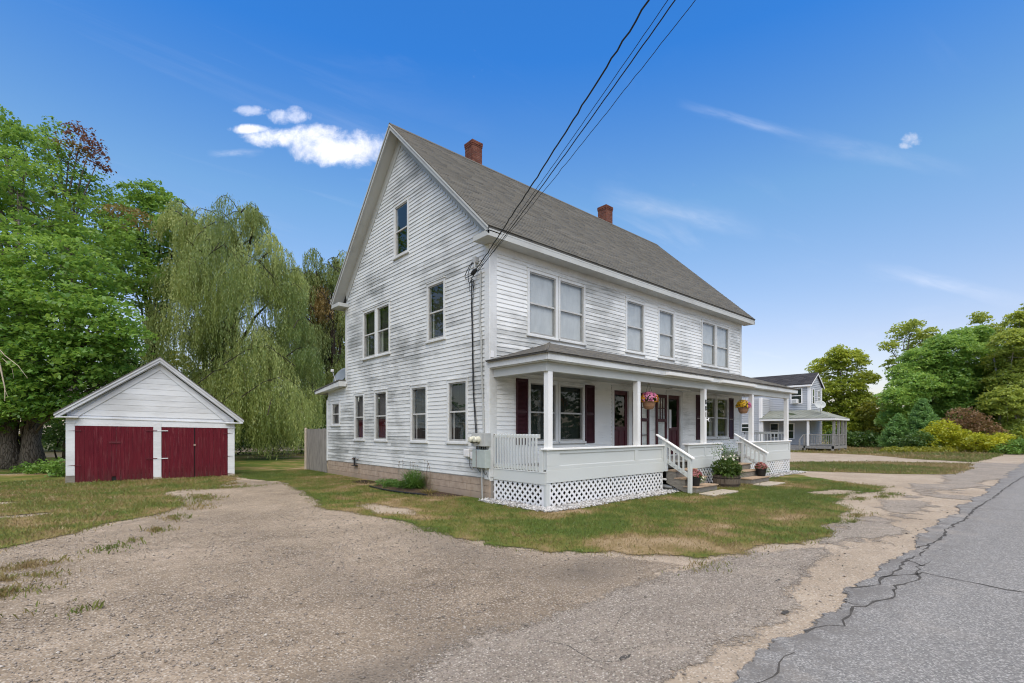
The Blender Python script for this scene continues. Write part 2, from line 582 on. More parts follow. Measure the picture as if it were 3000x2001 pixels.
def shingles(name, a, b, c2):
    g = G(name)
    t = g.attr('tint')
    c = g.ramp(t, [(0, a), (.5, b), (1, c2)])
    st = g.noise(.7, 4, .6)
    c = g.mix(g.math('MULTIPLY', g.mr(st, .35, .75), .25), c, tuple(x * .75 for x in a))
    n = g.noise(160, 2, .6)
    c = g.mix(g.math('MULTIPLY', g.mr(n, .35, .7), .35), c, tuple(x * 1.5 for x in b))
    return g.out(g.bsdf(c, .92, g.bump(n, .35, .004), .15))


M['shingles'] = shingles('shingles', (.10, .097, .088), (.135, .132, .12), (.175, .17, .155))
M['porch_shingles'] = shingles('porch_shingles', (.10, .097, .09), (.15, .145, .135), (.20, .195, .18))
M['dark_shingles'] = shingles('dark_shingles', (.035, .035, .04), (.055, .055, .063), (.085, .083, .09))
M['green_shingles'] = shingles('green_shingles', (.17, .185, .165), (.22, .235, .21), (.27, .285, .26))


def brick():
    g = G('brick')
    rn = g.rnd()
    c = g.ramp(rn, [(0, (.095, .035, .024)), (.5, (.145, .050, .034)), (1, (.19, .075, .05))])
    n = g.noise(14, 5, .7)
    c = g.mix(g.math('MULTIPLY', g.mr(n, .4, .8), .5), c, (.11, .05, .04))
    return g.out(g.bsdf(c, .9, g.bump(n, .5, .006), .2))


M['brick'] = brick()
M['mortar'] = plain('mortar', (.30, .27, .24), .95, .1, .2, 10, 0, .3)


def block():
    g = G('foundation_block')
    rn = g.rnd()
    n = g.noise(5, 5, .65)
    c = g.ramp(n, [(.25, (.27, .205, .155)), (.55, (.40, .315, .245)), (.8, (.46, .38, .30))])
    c = g.mix(g.math('MULTIPLY', g.math('SUBTRACT', rn, .4), .35), c, (.30, .26, .21))
    z = g.n('ShaderNodeSeparateXYZ', {0: g.pos()}).outputs[2]
    low = g.math('MULTIPLY', g.mr(z, .22, .0), g.mr(n, .3, .6))
    c = g.mix(g.math('MULTIPLY', low, .6), c, (.17, .14, .11))
    return g.out(g.bsdf(c, .95, g.bump(g.noise(40, 4, .6), .6, .006), .15))


M['block'] = block()


def sheet_alpha(g, amp=.35, sc=2.2, soft=.05):
    """ragged, thinning edge: coarse tongues, then clumps, then single tufts or stones"""
    cov = g.attr('cover')
    n = g.math('SUBTRACT', g.noise(sc, 5, .65), .5)
    f = g.math('SUBTRACT', g.noise(11, 4, .7), .5)
    h = g.math('SUBTRACT', g.noise(42, 3, .7), .5)
    t = g.math('ADD', g.math('MULTIPLY', n, amp), g.math('MULTIPLY', f, .42))
    t = g.math('ADD', t, g.math('MULTIPLY', h, .40))
    return g.mr(g.math('ADD', cov, t), -soft, soft)


def mat_sand():
    g = G('sandy_ground')
    n = g.noise(.6, 5, .6)
    f = g.noise(26, 4, .65)
    vf = g.noise(140, 2, .6)
    c = g.ramp(n, [(.3, (.29, .235, .175)), (.55, (.385, .318, .245)), (.8, (.46, .39, .31))])
    md = g.noise(4.5, 6, .7)
    c = g.mix(g.math('MULTIPLY', g.mr(md, .48, .72), .55), c, (.25, .215, .17))
    c = g.mix(g.math('MULTIPLY', g.mr(f, .48, .75), .45), c, (.22, .19, .155))
    vs = g.n('ShaderNodeSeparateXYZ', {0: g.voro(70, None, out='Color')})
    c = g.mix(g.math('MULTIPLY', g.mr(vs.outputs[0], .80, .95), .6), c, (.55, .50, .43))
    c = g.mix(g.math('MULTIPLY', g.mr(vs.outputs[1], .15, .04), .7), c, (.13, .11, .09))
    c = g.mix(g.math('MULTIPLY', g.mr(vf, .55, .8), .4), c, (.48, .43, .36))
    # far away it turns to rough grass and forest floor
    d = g.vm('LENGTH', g.vm('SUBTRACT', g.pos(), (12, 8, 0)))
    c = g.mix(g.mr(d, 36, 52), c, (.085, .088, .04))
    return g.out(g.bsdf(c, .95, g.bump(g.math('ADD', f, g.math('MULTIPLY', vf, .4)), .5, .02), .12))


M['sand'] = mat_sand()


def mat_gravel():
    g = G('gravel')
    p = g.pos()
    big = g.noise(.33, 4, .6)
    med = g.noise(2.2, 5, .65)
    v1 = g.voro(38, p, out='Color')
    vd = g.voro(38, p)
    v2 = g.voro(85, p, out='Color')
    s1 = g.n('ShaderNodeSeparateXYZ', {0: v1}).outputs[0]
    s2 = g.n('ShaderNodeSeparateXYZ', {0: v2}).outputs[1]
    base = g.ramp(g.math('ADD', g.math('MULTIPLY', big, .6), g.math('MULTIPLY', med, .4)),
                  [(.36, (.155, .122, .088)), (.5, (.255, .205, .150)), (.62, (.375, .305, .232))])
    st = g.ramp(s1, [(0, (.10, .085, .07)), (.35, (.235, .19, .145)), (.7, (.36, .30, .235)), (1, (.56, .50, .42))])
    stm = g.math('MULTIPLY', g.mr(vd, .55, .25), g.mr(g.math('ADD', med, g.math('MULTIPLY', s1, .35)), .40, .66))
    c = g.mix(g.math('MULTIPLY', stm, .9), base, st)
    c = g.mix(g.math('MULTIPLY', g.mr(g.noise(9, 5, .75), .5, .72), .45), c, (.15, .125, .10))
    c = g.mix(g.math('MULTIPLY', g.mr(s2, .82, .95), .55), c, (.50, .46, .41))
    c = g.mix(g.math('MULTIPLY', g.mr(s2, .15, .05), .6), c, (.12, .105, .09))
    dk = g.attr('dark')
    c = g.mix(g.math('MULTIPLY', dk, g.mr(med, .3, .65, .3, .85)), c, (.105, .092, .078))
    h = g.math('ADD', g.math('MULTIPLY', g.mr(vd, .6, .1), .6), med)
    return g.out(g.cut(g.bsdf(c, .92, g.bump(h, .55, .02), .15), sheet_alpha(g, .5)))


M['gravel'] = mat_gravel()


def mat_road():
    g = G('asphalt')
    p = g.pos()
    n = g.noise(.5, 5, .6, g.vm('MULTIPLY', p, (.35, 1.6, 1)))
    sp = g.noise(95, 3, .75)
    v = g.n('ShaderNodeSeparateXYZ', {0: g.voro(80, p, out='Color')}).outputs[0]
    c = g.ramp(n, [(.3, (.19, .187, .18)), (.7, (.25, .245, .236))])
    c = g.mix(g.math('MULTIPLY', g.mr(v, .65, .92), .6), c, (.50, .49, .47))
    c = g.mix(g.math('MULTIPLY', g.mr(v, .36, .06), .62), c, (.105, .105, .105))
    c = g.mix(g.math('MULTIPLY', g.mr(sp, .4, .75), .4), c, (.15, .15, .155))
    y = g.n('ShaderNodeSeparateXYZ', {0: p}).outputs[1]
    edge = g.mr(y, .9, 1.7)
    c = g.mix(g.math('MULTIPLY', edge, g.mr(g.noise(3, 5, .65), .42, .62)), c, (.15, .143, .135))
    sandy = g.math('MULTIPLY', g.mr(y, .2, 1.6), g.mr(g.noise(.9, 5, .65), .55, .75))
    c = g.mix(g.math('MULTIPLY', sandy, .6), c, (.36, .32, .27))
    nz = g.math('ADD', g.math('MULTIPLY', g.math('SUBTRACT', g.noise(.8, 5, .6), .5), .75), g.math('MULTIPLY', g.math('SUBTRACT', g.noise(7, 4, .6), .5), .22))
    al = g.mr(g.math('ADD', g.math('SUBTRACT', 1.62, y), nz), -.012, .012)
    al = g.math('MULTIPLY', al, g.mr(g.math('ADD', g.math('ADD', y, 7.2), nz), -.012, .012))
    return g.out(g.cut(g.bsdf(c, .88, g.bump(g.math('ADD', sp, v), .4, .01), .2), al))


M['road'] = mat_road()


def mat_apron():
    g = G('old_asphalt')
    p = g.pos()
    v = g.n('ShaderNodeSeparateXYZ', {0: g.voro(48, p, out='Color')}).outputs[0]
    vd = g.voro(48, p)
    n = g.noise(.9, 5, .6)
    c = g.ramp(n, [(.3, (.21, .182, .152)), (.7, (.31, .27, .225))])
    st = g.ramp(v, [(0, (.085, .078, .07)), (.3, (.20, .178, .155)), (.6, (.36, .325, .28)), (1, (.64, .60, .54))])
    c = g.mix(g.math('MULTIPLY', g.mr(vd, .6, .2), .92), c, st)
    c = g.mix(g.mr(g.noise(1.3, 6, .68, None, .4), .55, .72), c, (.37, .32, .26))
    h = g.math('ADD', g.mr(vd, .6, .1), n)
    return g.out(g.cut(g.bsdf(c, .9, g.bump(h, .6, .015), .2), sheet_alpha(g, .9, 1.3)))


M['apron'] = mat_apron()


def mat_lawn():
    g = G('lawn')
    dry = g.attr('dry')
    f = g.noise(14, 5, .7)
    d = g.math('ADD', dry, g.math('MULTIPLY', g.math('SUBTRACT', f, .5), .9))
    c = g.ramp(d, [(.15, (.08, .115, .022)), (.45, (.155, .15, .042)), (.7, (.235, .175, .085)), (1, (.33, .25, .155))])
    c = g.mix(g.math('MULTIPLY', g.mr(g.noise(50, 3, .7), .5, .8), .5), c, (.05, .048, .02))
    return g.out(g.cut(g.bsdf(c, .95, g.bump(f, .6, .03), .1), sheet_alpha(g, .30, 3)))


M['lawn'] = mat_lawn()


def leafy(name, stops, trans=.35, spec=.25, attrname='tint'):
    """leaf or blade: colour by the tint attribute, lets light through"""
    g = G(name)
    c = g.ramp(g.attr(attrname), stops)
    d = g.n('ShaderNodeBsdfDiffuse', {'Color': c}).outputs[0]
    t = g.n('ShaderNodeBsdfTranslucent', {'Color': g.mix(.5, c, tuple(min(1, x * 1.6) for x in stops[-1][1]))}).outputs[0]
    m = g.n('ShaderNodeMixShader', {0: trans, 1: d, 2: t}).outputs[0]
    gl = g.n('ShaderNodeBsdfGlossy', {'Roughness': .45, 'Color': (.9, .95, .9, 1)}).outputs[0]
    return g.out(g.n('ShaderNodeMixShader', {0: .035, 1: m, 2: gl}).outputs[0])


M['grass'] = leafy('grass', [(0, (.075, .135, .016)), (.35, (.15, .19, .03)), (.6, (.24, .195, .068)), (1, (.36, .265, .145))], .35)
M['maple'] = leafy('maple', [(0, (.04, .115, .02)), (.5, (.115, .25, .036)), (1, (.27, .41, .07))], .45)
M['yellowgreen'] = leafy('yellowgreen', [(0, (.16, .215, .028)), (.5, (.31, .38, .045)), (1, (.46, .51, .07))], .45)
M['sumac'] = leafy('sumac', [(0, (.11, .065, .035)), (.5, (.21, .11, .065)), (1, (.28, .21, .08))])
M['red_leaf'] = leafy('red_leaf', [(0, (.075, .032, .028)), (.5, (.15, .06, .045)), (1, (.21, .10, .06))])
M['bronze_leaf'] = leafy('bronze_leaf', [(0, (.09, .10, .025)), (.5, (.18, .165, .045)), (1, (.28, .20, .07))])
M['olive_leaf'] = leafy('olive_leaf', [(0, (.10, .125, .016)), (.5, (.22, .245, .030)), (1, (.34, .34, .045))], .45)
M['willow'] = leafy('willow', [(0, (.105, .165, .038)), (.5, (.235, .30, .080)), (1, (.41, .46, .15))], .45)
M['willow_far'] = leafy('willow_far', [(0, (.09, .14, .035)), (.5, (.19, .25, .07)), (1, (.30, .34, .11))], .45)
M['orange_leaf'] = leafy('orange_leaf', [(0, (.16, .11, .03)), (.5, (.22, .15, .04)), (1, (.28, .2, .06))])
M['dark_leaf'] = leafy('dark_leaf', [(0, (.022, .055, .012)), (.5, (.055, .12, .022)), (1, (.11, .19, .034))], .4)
M['far_maple'] = leafy('far_maple', [(0, (.085, .18, .04)), (.5, (.19, .35, .065)), (1, (.36, .50, .11))], .5)  # brighter than the near maple: distance haze put into the leaf colour
M['far_olive'] = leafy('far_olive', [(0, (.14, .20, .04)), (.5, (.29, .37, .065)), (1, (.45, .50, .10))], .5)
M['pine'] = leafy('pine', [(0, (.07, .16, .045)), (.5, (.14, .29, .075)), (1, (.23, .40, .11))], .35)
M['yellow_leaf'] = leafy('yellow_leaf', [(0, (.18, .22, .014)), (.5, (.36, .40, .022)), (1, (.55, .52, .035))])
M['fern'] = leafy('fern', [(0, (.06, .13, .025)), (.5, (.12, .24, .04)), (1, (.21, .34, .065))])
M['perennial'] = leafy('perennial', [(0, (.04, .10, .018)), (.5, (.085, .18, .03)), (1, (.16, .27, .055))])
M['barrel_leaf'] = leafy('barrel_leaf', [(0, (.025, .055, .012)), (.5, (.06, .115, .022)), (1, (.13, .19, .035))])
M['pink'] = leafy('pink', [(0, (.42, .07, .17)), (.5, (.60, .17, .31)), (1, (.70, .32, .46))], .2)
M['orange'] = leafy('orange', [(0, (.55, .16, .01)), (.5, (.72, .28, .02)), (1, (.80, .42, .03))], .2)
M['yellow'] = leafy('yellow', [(0, (.60, .30, .01)), (.5, (.78, .45, .015)), (1, (.85, .58, .03))], .2)
M['dusty_red'] = leafy('dusty_red', [(0, (.16, .035, .04)), (.5, (.28, .075, .08)), (1, (.36, .14, .12))], .2)
M['cream'] = leafy('cream', [(0, (.68, .62, .48)), (.5, (.80, .76, .64)), (1, (.85, .83, .76))], .2)
M['stone'] = None


def stone_mat(name, stops):
    g = G(name)
    c = g.ramp(g.attr('tint'), stops)
    c = g.mix(g.math('MULTIPLY', g.noise(60, 3, .6), .25), c, (.3, .28, .26))
    return g.out(g.bsdf(c, .85, None, .25))


M['white_stone'] = stone_mat('white_stone', [(0, (.24, .235, .23)), (.5, (.44, .44, .44)), (1, (.68, .68, .69))])
M['pebble'] = stone_mat('pebble', [(0, (.10, .09, .08)), (.35, (.23, .195, .165)), (.7, (.33, .285, .245)), (.92, (.42, .38, .33)), (1, (.60, .57, .52))])


def bark(name, a, b):
    g = G(name)
    p = g.vm('MULTIPLY', g.pos(), (1, 1, .22))
    v = g.voro(14, p, 'DISTANCE_TO_EDGE')
    n = g.noise(5, 5, .7, p)
    c = g.mix(g.mr(v, 0, .14), tuple(x * .4 for x in a), g.mix(n, a, b))
    return g.out(g.bsdf(c, .95, g.bump(g.math('ADD', v, n), .9, .05), .1))


M['bark'] = bark('bark', (.13, .112, .094), (.25, .22, .19))
M['dark_bark'] = bark('dark_bark', (.035, .03, .025), (.075, .062, .05))
M['pale_bark'] = bark('pale_bark', (.30, .28, .25), (.42, .40, .36))

# ---------------------------------------------------------------- ground, road, lawns
def poly_sd(px, py, poly):
    """signed distance to polygon, positive inside"""
    P = np.array(poly, float)
    Q = np.roll(P, -1, 0)
    d = np.full(px.shape, 1e9)
    ins = np.zeros(px.shape, bool)
    for (ax, ay), (bx, by) in zip(P, Q):
        ex, ey = bx - ax, by - ay
        t = np.clip(((px - ax) * ex + (py - ay) * ey) / (ex * ex + ey * ey + 1e-12), 0, 1)
        d = np.minimum(d, np.hypot(px - ax - t * ex, py - ay - t * ey))
        c = (ay > py) != (by > py)
        xi = ax + (py - ay) * ex / (ey if abs(ey) > 1e-12 else 1e-12)
        ins ^= c & (px < xi)
    return np.where(ins, d, -d)


def cover_of(x, y, poly, amp=.5, sc=.8, seed=1, holes=(), extra=()):
    c = poly_sd(x, y, poly)
    for h in holes:
        hx, hy, rx, ry = h
        k = min(rx, ry)
        wx, wy = (fbm(x, y, 1.6 / k * .35, 71) - .5) * 1.5, (fbm(x, y, 1.6 / k * .35, 83) - .5) * 1.5
        e = np.hypot((x - hx) / rx + wx, (y - hy) / ry + wy) - 1
        c = np.minimum(c, e * k)
    for h in extra:
        hx, hy, rx, ry = h
        k = min(rx, ry)
        wx, wy = (fbm(x, y, 1.6 / k * .4, 61) - .5) * 1.8, (fbm(x, y, 1.6 / k * .4, 67) - .5) * 1.8
        e = 1 - np.hypot((x - hx) / rx + wx, (y - hy) / ry + wy)
        c = np.maximum(c, e * k)
    c = np.clip(c, -2, 2)
    return c + (fbm(x, y, sc, seed) - .5) * 2 * amp


def sheet(name, poly, cell, z, mat, amp=.5, sc=.8, seed=1, holes=(), extra=(), attrs=None, kind='structure', back=0.0):
    P = np.array(list(poly) + [(e[0] + a * e[2], e[1] + b * e[3]) for e in extra for a in (-1, 1) for b in (-1, 1)], float)
    x0, y0 = P.min(0) - 1.2
    x1, y1 = P.max(0) + 1.2
    nx, ny = int((x1 - x0) / cell) + 2, int((y1 - y0) / cell) + 2
    gx, gy = np.meshgrid(x0 + cell * np.arange(nx), y0 + cell * np.arange(ny), indexing='ij')
    cov = cover_of(gx, gy, poly, amp, sc, seed, holes, extra)
    keep = cov > -.6
    kc = keep[:-1, :-1] | keep[1:, :-1] | keep[:-1, 1:] | keep[1:, 1:]
    idx = np.arange(nx * ny).reshape(nx, ny)
    f = np.stack([idx[:-1, :-1][kc], idx[1:, :-1][kc], idx[1:, 1:][kc], idx[:-1, 1:][kc]], 1)
    used, inv = np.unique(f, return_inverse=True)
    f = inv.reshape(-1, 4)
    X, Y, C = gx.ravel()[used], gy.ravel()[used], cov.ravel()[used]
    v = np.stack([X, Y, np.full_like(X, z)], 1)
    at = {'cover': C - back}
    for k, fn in (attrs or {}).items():
        at[k] = fn(X, Y)
    return npmesh(name, v, f, mat, at, kind=kind)


g_ = MB().box(-260, -160, -.6, 340, 320, 0)
g_.build('ground', M['sand'], kind='structure')

DRIVE = [(4.6, 20.0), (4.12, 19.24), (3.4, 17.8), (2.5, 17.5), (1.7, 16.2), (1.9, 14.2), (1.2, 12.6), (.4, 12.0), (-.5, 11.2), (-1.0, 10.5),
         (-2.6, 9.5), (-6.5, 6.5), (-6, 1.6), (1.0, 1.6), (1.74, 3.0), (4.4, 3.1), (6.0, 3.5), (5.6, 4.4), (5.1, 5.0), (5.0, 5.7), (4.9, 6.6), (4.8, 7.6), (4.75, 9), (4.6, 10.2), (4.7, 11.8), (5.2, 15.1), (5.3, 18.2)]


def drive_dark(x, y):
    a = np.exp(-(((x - 5.0) / .75) ** 2 + ((y - 4.1) / .55) ** 2)) * 1.0
    b = np.exp(-(((x - 1.6) / 1.5) ** 2 + ((y - 3.35) / .33) ** 2)) * .9
    c = np.exp(-(((x - 4.35) / .45) ** 2 + ((y - 6.2) / 1.8) ** 2)) * .55
    d = np.exp(-(((x - 2.4) / .35) ** 2 + ((y - 5.6) / 2.2) ** 2)) * .35
    return np.clip(a + b + c + d, 0, 1)


sheet('gravel_driveway', DRIVE, .12, .004, M['gravel'], .28, .9, 2, attrs={'dark': drive_dark})
APRON = [(-2.5, 1.7), (1.5, 3.25), (2.63, 3.3), (3.8, 3.32), (4.99, 3.3), (6.38, 3.2), (7.61, 2.95), (8.6, 2.5), (6.63, 2.05), (5.4, 1.95), (4.47, 1.9), (3.09, 1.85), (2, 1.7), (-2, .6)]
sheet('old_asphalt_apron', APRON, .1, .008, M['apron'], .25, 1.2, 5,
      extra=[(10.6, 2.45, 1.5, .5), (15, 2.55, 1.7, .45), (24, 2.4, 6, .9), (33, 2.3, 7, 1.2)])

road = MB()
road.box(-70, -7.6, .002, 220, 2.6, .012)
road = road.build('road', M['road'], kind='structure')


def ribbon(path, wd, z, name, mat, parent, wob=.03):
    """a thin tarred crack lying on the road"""
    m = MB()
    pts = []
    for (ax, ay), (bx, by) in zip(path[:-1], path[1:]):
        n = max(2, int(math.hypot(bx - ax, by - ay) / .12))
        for i in range(n):
            t = i / n
            pts.append((ax + (bx - ax) * t + random.uniform(-wob, wob), ay + (by - ay) * t + random.uniform(-wob, wob)))
    L, Rr = [], []
    for i, p in enumerate(pts):
        q, o = pts[min(i + 1, len(pts) - 1)], pts[max(i - 1, 0)]
        dx, dy = q[0] - o[0], q[1] - o[1]
        l = math.hypot(dx, dy) or 1
        ww = wd * random.uniform(.15, .95)
        L.append((p[0] - dy / l * ww, p[1] + dx / l * ww, z))
        Rr.append((p[0] + dy / l * ww, p[1] - dx / l * ww, z))
    n = len(pts)
    m.add(L + Rr, [(i, n + i, n + i + 1, i + 1) for i in range(n - 1)])
    return m.build(name, mat, parent)


CR = [([(7.35, 1.55), (8.0, 1.2), (7.85, .6), (7.9, 0), (7.75, -1.2), (7.9, -3), (7.8, -7)], .024),
      ([(15.6, 1.4), (15.9, .6), (15.7, -.5), (15.9, -3), (15.8, -7)], .03), ([(27, 1.2), (27.3, 0), (27.1, -7)], .02),
      ([(4.9, 1.55), (5.3, 1.38), (5.9, 1.42), (6.5, 1.25), (7.1, 1.32), (7.6, 1.18), (8.3, 1.30), (8.9, 1.22)], .02),
      ([(6.6, 1.62), (6.9, 1.45), (7.4, 1.50), (7.9, 1.42), (8.4, 1.5), (9.2, 1.4), (10.2, 1.46)], .022),
      ([(9.6, 1.52), (10.6, 1.38), (11.8, 1.45), (13.5, 1.38), (15.6, 1.42), (18, 1.32), (22, 1.28), (28, 1.15)], .03),
      ([(3.3, 1.5), (3.9, 1.42), (4.2, 1.5), (4.5, 1.46)], .010),
      ([(6.0, 1.42), (6.05, 1.55), (6.2, 1.63)], .014), ([(8.4, 1.3), (8.6, 1.42), (8.75, 1.5)], .014), ([(9.7, 1.2), (9.9, 1.45)], .014)]
for pth, wd in CR:
    ribbon(pth, wd, .0145, 'crack', M['tar'], road)
for pth, wd in [([(2.9, 3.1), (3.1, 2.75), (3.0, 2.45), (3.25, 2.2)], .006), ([(3.1, 2.75), (3.6, 2.7), (3.95, 2.85), (4.4, 3.0)], .004), ([(1.2, 2.3), (2.0, 2.5), (2.4, 2.35)], .004)]:
    ribbon(pth, wd, .0105, 'crack', M['tar'], road)
for (x, y, rx, ry) in [(3.25, 2.32, .075, .03), (5.25, 1.85, .08, .028), (6.3, 2.3, .08, .018)]:
    n = 14
    MB().poly([(x + rx * math.cos(6.283 * i / n) * random.uniform(.7, 1.15), y + ry * math.sin(6.283 * i / n) * random.uniform(.6, 1.2), .0118) for i in range(n)]).build('tar_patch', M['tar'], road)

FRONT = [(19.2, 3.75), (17.9, 3.55), (16.6, 3.95), (15.9, 3.95), (15.2, 4.05), (13.6, 3.55), (12.5, 3.05), (9.47, 2.68), (8.4, 2.85), (7.33, 3.12), (6.5, 3.4), (5.95, 3.95), (5.6, 4.45), (5.05, 4.95), (4.9, 5.7), (4.75, 6.6),
         (4.65, 7.6), (4.6, 9), (4.45, 10.1), (4.5, 11.7), (5.1, 15.1), (5.2, 18.2), (4.9, 20.6), (4.4, 22.4), (5, 24), (4, 28), (-6, 30), (-6, 46), (30, 46), (30, 20), (23.2, 18), (23.4, 10), (22.6, 7.9), (21, 6.0)]
LEFT = [(4.9, 22.0), (4.5, 20.2), (4.0, 19.2), (3.3, 17.7), (2.55, 17.9), (1.9, 17.2), (2.1, 16.0), (2.05, 14.2), (1.35, 12.7), (.75, 12.3), (-.15, 11.4), (-.65, 10.7), (-.95, 10.2), (-3, 9), (-9, 7), (-22, 10), (-24, 36), (-6, 36), (-3, 29), (4.5, 28)]
ISLAND = [(24.2, 8.4), (30.3, 10.4), (34.4, 7.6), (36.2, 3.5), (32, 3.0), (27, 3.15), (25.4, 5.0)]
VERGE = [(43.5, 18), (45.1, 15.2), (44, 9.8), (40.0, 6.6), (38.3, 3.4), (60, 3.2), (90, 4), (90, 30), (48, 30)]


def front_dry(x, y):
    d = .38 + (fbm(x, y, .55, 11) - .5) * 1.5 + (fbm(x, y, 2.6, 14) - .5) * 1.1
    d += .34 * np.exp(-(((x - 8.8) / 2.2) ** 2 + ((y - 4.9) / 1.3) ** 2))
    d += .22 * np.exp(-(((x - 6.6) / 1.3) ** 2 + ((y - 7.5) / 2.6) ** 2))
    d -= .36 * np.exp(-(((x - 14.2) / 3.2) ** 2 + ((y - 4.8) / 1.8) ** 2))
    d -= .30 * np.exp(-(((x - 5.2) / 2.6) ** 2 + ((y - 22) / 4) ** 2))
    d -= .14 * np.exp(-(((x - 10.9) / 1.6) ** 2 + ((y - 3.2) / .6) ** 2))
    for bx_, by_, rx_, ry_ in ((5.5, 10.2, .4, .9), (5.3, 8.6, .3, .4), (6.2, 13.2, .3, .5), (10.9, 3.8, .5, .2), (8.8, 4.3, .6, .3), (7.4, 4.4, .5, .25)):
        d += .42 * np.exp(-(((x - bx_) / rx_) ** 2 + ((y - by_) / ry_) ** 2))
    return np.clip(d, 0, 1)


def left_dry(x, y):
    return np.clip(.46 + (fbm(x, y, .4, 12) - .5) * 1.2 + (fbm(x, y, 1.9, 15) - .5) * .9, 0, 1)


def far_dry(x, y):
    return np.clip(.48 + (fbm(x, y, .3, 13) - .5) * 1.4, 0, 1)


BARE = [(16.7, 4.5, .7, .42), (5.35, 10.3, .16, .5)]
TUFT = [(12.2, 2.95, .3, .1), (11.4, 2.8, .25, .08), (17.2, 3.35, .35, .2), (16.2, 3.3, .3, .12), (15.3, 3.6, .3, .12), (6.2, 3.25, .2, .08)]
LTUFT = [(2.5, 15.2, .3, .7), (2.2, 13.6, .3, .5), (1.6, 12.1, .2, .3), (.4, 9.6, .10, .12), (.7, 9.95, .07, .10), (-.45, 9.1, .35, .22), (-.6, 8.4, .4, .2), (-.7, 7.7, .3, .16), (-.9, 6.8, .3, .1), (.1, 6.5, .08, .06),
         (3.4, 17.5, .8, .25), (3.7, 18.6, .5, .2), (1.1, 10.8, .10, .12)]
LBARE = [(-1.6, 17.4, .5, .3), (-.8, 14.6, .3, .2)]
sheet('front_lawn', FRONT, .12, .016, M['lawn'], .42, 1.1, 21, BARE, (), {'dry': front_dry}, back=.05)
sheet('garage_lawn', LEFT, .14, .018, M['lawn'], .32, 1.0, 22, LBARE, (), {'dry': left_dry}, back=.10)
sheet('island_lawn', ISLAND, .3, .016, M['lawn'], .3, .5, 23, (), (), {'dry': far_dry})
sheet('verge_lawn', VERGE, .5, .016, M['lawn'], .3, .5, 24, (), (), {'dry': far_dry})


def blades(x, y, dry, hmin, hmax, wd):
    cl = fbm(x, y, 5.5, 77)
    dry = dry + (cl - .5) * .9
    """grass blades: one bent strip (a quad and a tip triangle kept as two quads' worth of points -> 5 verts)"""
    n = len(x)
    h = rng.uniform(hmin, hmax, n) * np.clip(.35 + 1.5 * cl + (rng.random(n) < .02) * 1.2, .3, 2.4)
    a = rng.uniform(0, 2 * np.pi, n)
    ln = rng.uniform(.2, .9, n) * h
    dx, dy = np.cos(a), np.sin(a)
    b = rng.uniform(0, 2 * np.pi, n)
    wx, wy = np.cos(b) * wd * .5, np.sin(b) * wd * .5
    z0 = .012
    p0 = np.stack([x - wx, y - wy, np.full(n, z0)], 1)
    p1 = np.stack([x + wx, y + wy, np.full(n, z0)], 1)
    p2 = np.stack([x + dx * ln * .35 + wx * .7, y + dy * ln * .35 + wy * .7, z0 + h * .65], 1)
    p3 = np.stack([x + dx * ln, y + dy * ln, z0 + h * .95], 1)
    v = np.stack([p0, p1, p2, p3], 1).reshape(-1, 3)
    f = np.arange(n * 4).reshape(n, 4)
    t = np.repeat(np.clip(dry + rng.normal(0, .13, n), 0, 1), 4)
    return v, f, t


def grass(name, poly, n, amp, sc, seed, dryfn, holes=(), extra=(), h=(.025, .06), wd=.009, box=None, thin=.75):
    P = np.array(poly, float)
    x0, y0 = P.min(0) - .4 if box is None else box[:2]
    x1, y1 = P.max(0) + .4 if box is None else box[2:]
    x, y = rng.uniform(x0, x1, n), rng.uniform(y0, y1, n)
    c = cover_of(x, y, poly, amp, sc, seed, holes, extra)
    for q in extra[:]:
        m = 6000 if n > 100000 else 1500
        m = int(m * min(1, (q[2] * q[3]) / .06 + .15))
        ex, ey = rng.normal(q[0], q[2] * .55, m // 8), rng.normal(q[1], q[3] * .55, m // 8)
        gap = fbm(ex, ey, 7, 91) < .47
        ex[gap] = -50
        x, y = np.append(x, ex), np.append(y, ey)
        c = np.append(c, np.full(m // 8, .14))
    d = dryfn(x, y)
    k = (c > rng.uniform(-.22, .42, len(x))) & (rng.random(len(x)) > np.clip((d - .55) * thin * 1.6, 0, .8))
    inside = (x > 7.75) & (x < 23.3) & (y > 7.5) & (y < 21)
    k &= ~inside
    x, y, d = x[k], y[k], d[k]
    v, f, t = blades(x, y, d, h[0], h[1], wd)
    return npmesh(name, v, f, M['grass'], {'tint': t}, kind='stuff')


grass('front_grass', FRONT, 330000, .42, 1.1, 21, front_dry, BARE, TUFT, (.016, .048), .0095, (4.2, 2.6, 20, 23.5))
grass('garage_grass', LEFT, 130000, .32, 1.0, 22, left_dry, LBARE, LTUFT, (.025, .065), .015, (-7, 3.8, 5.2, 24.5))
grass('island_grass', ISLAND, 40000, .3, .5, 23, far_dry, (), (), (.03, .08), .025)
grass('verge_grass', VERGE, 40000, .3, .5, 24, far_dry, (), (), (.05, .16), .035, (38, 3, 60, 20))

_o8 = np.array([(1, 0, 0), (0, 1, 0), (-1, 0, 0), (0, -1, 0), (0, 0, 1), (0, 0, -1)], float)
_f8 = np.array([(0, 1, 4), (1, 2, 4), (2, 3, 4), (3, 0, 4), (1, 0, 5), (2, 1, 5), (3, 2, 5), (0, 3, 5)])


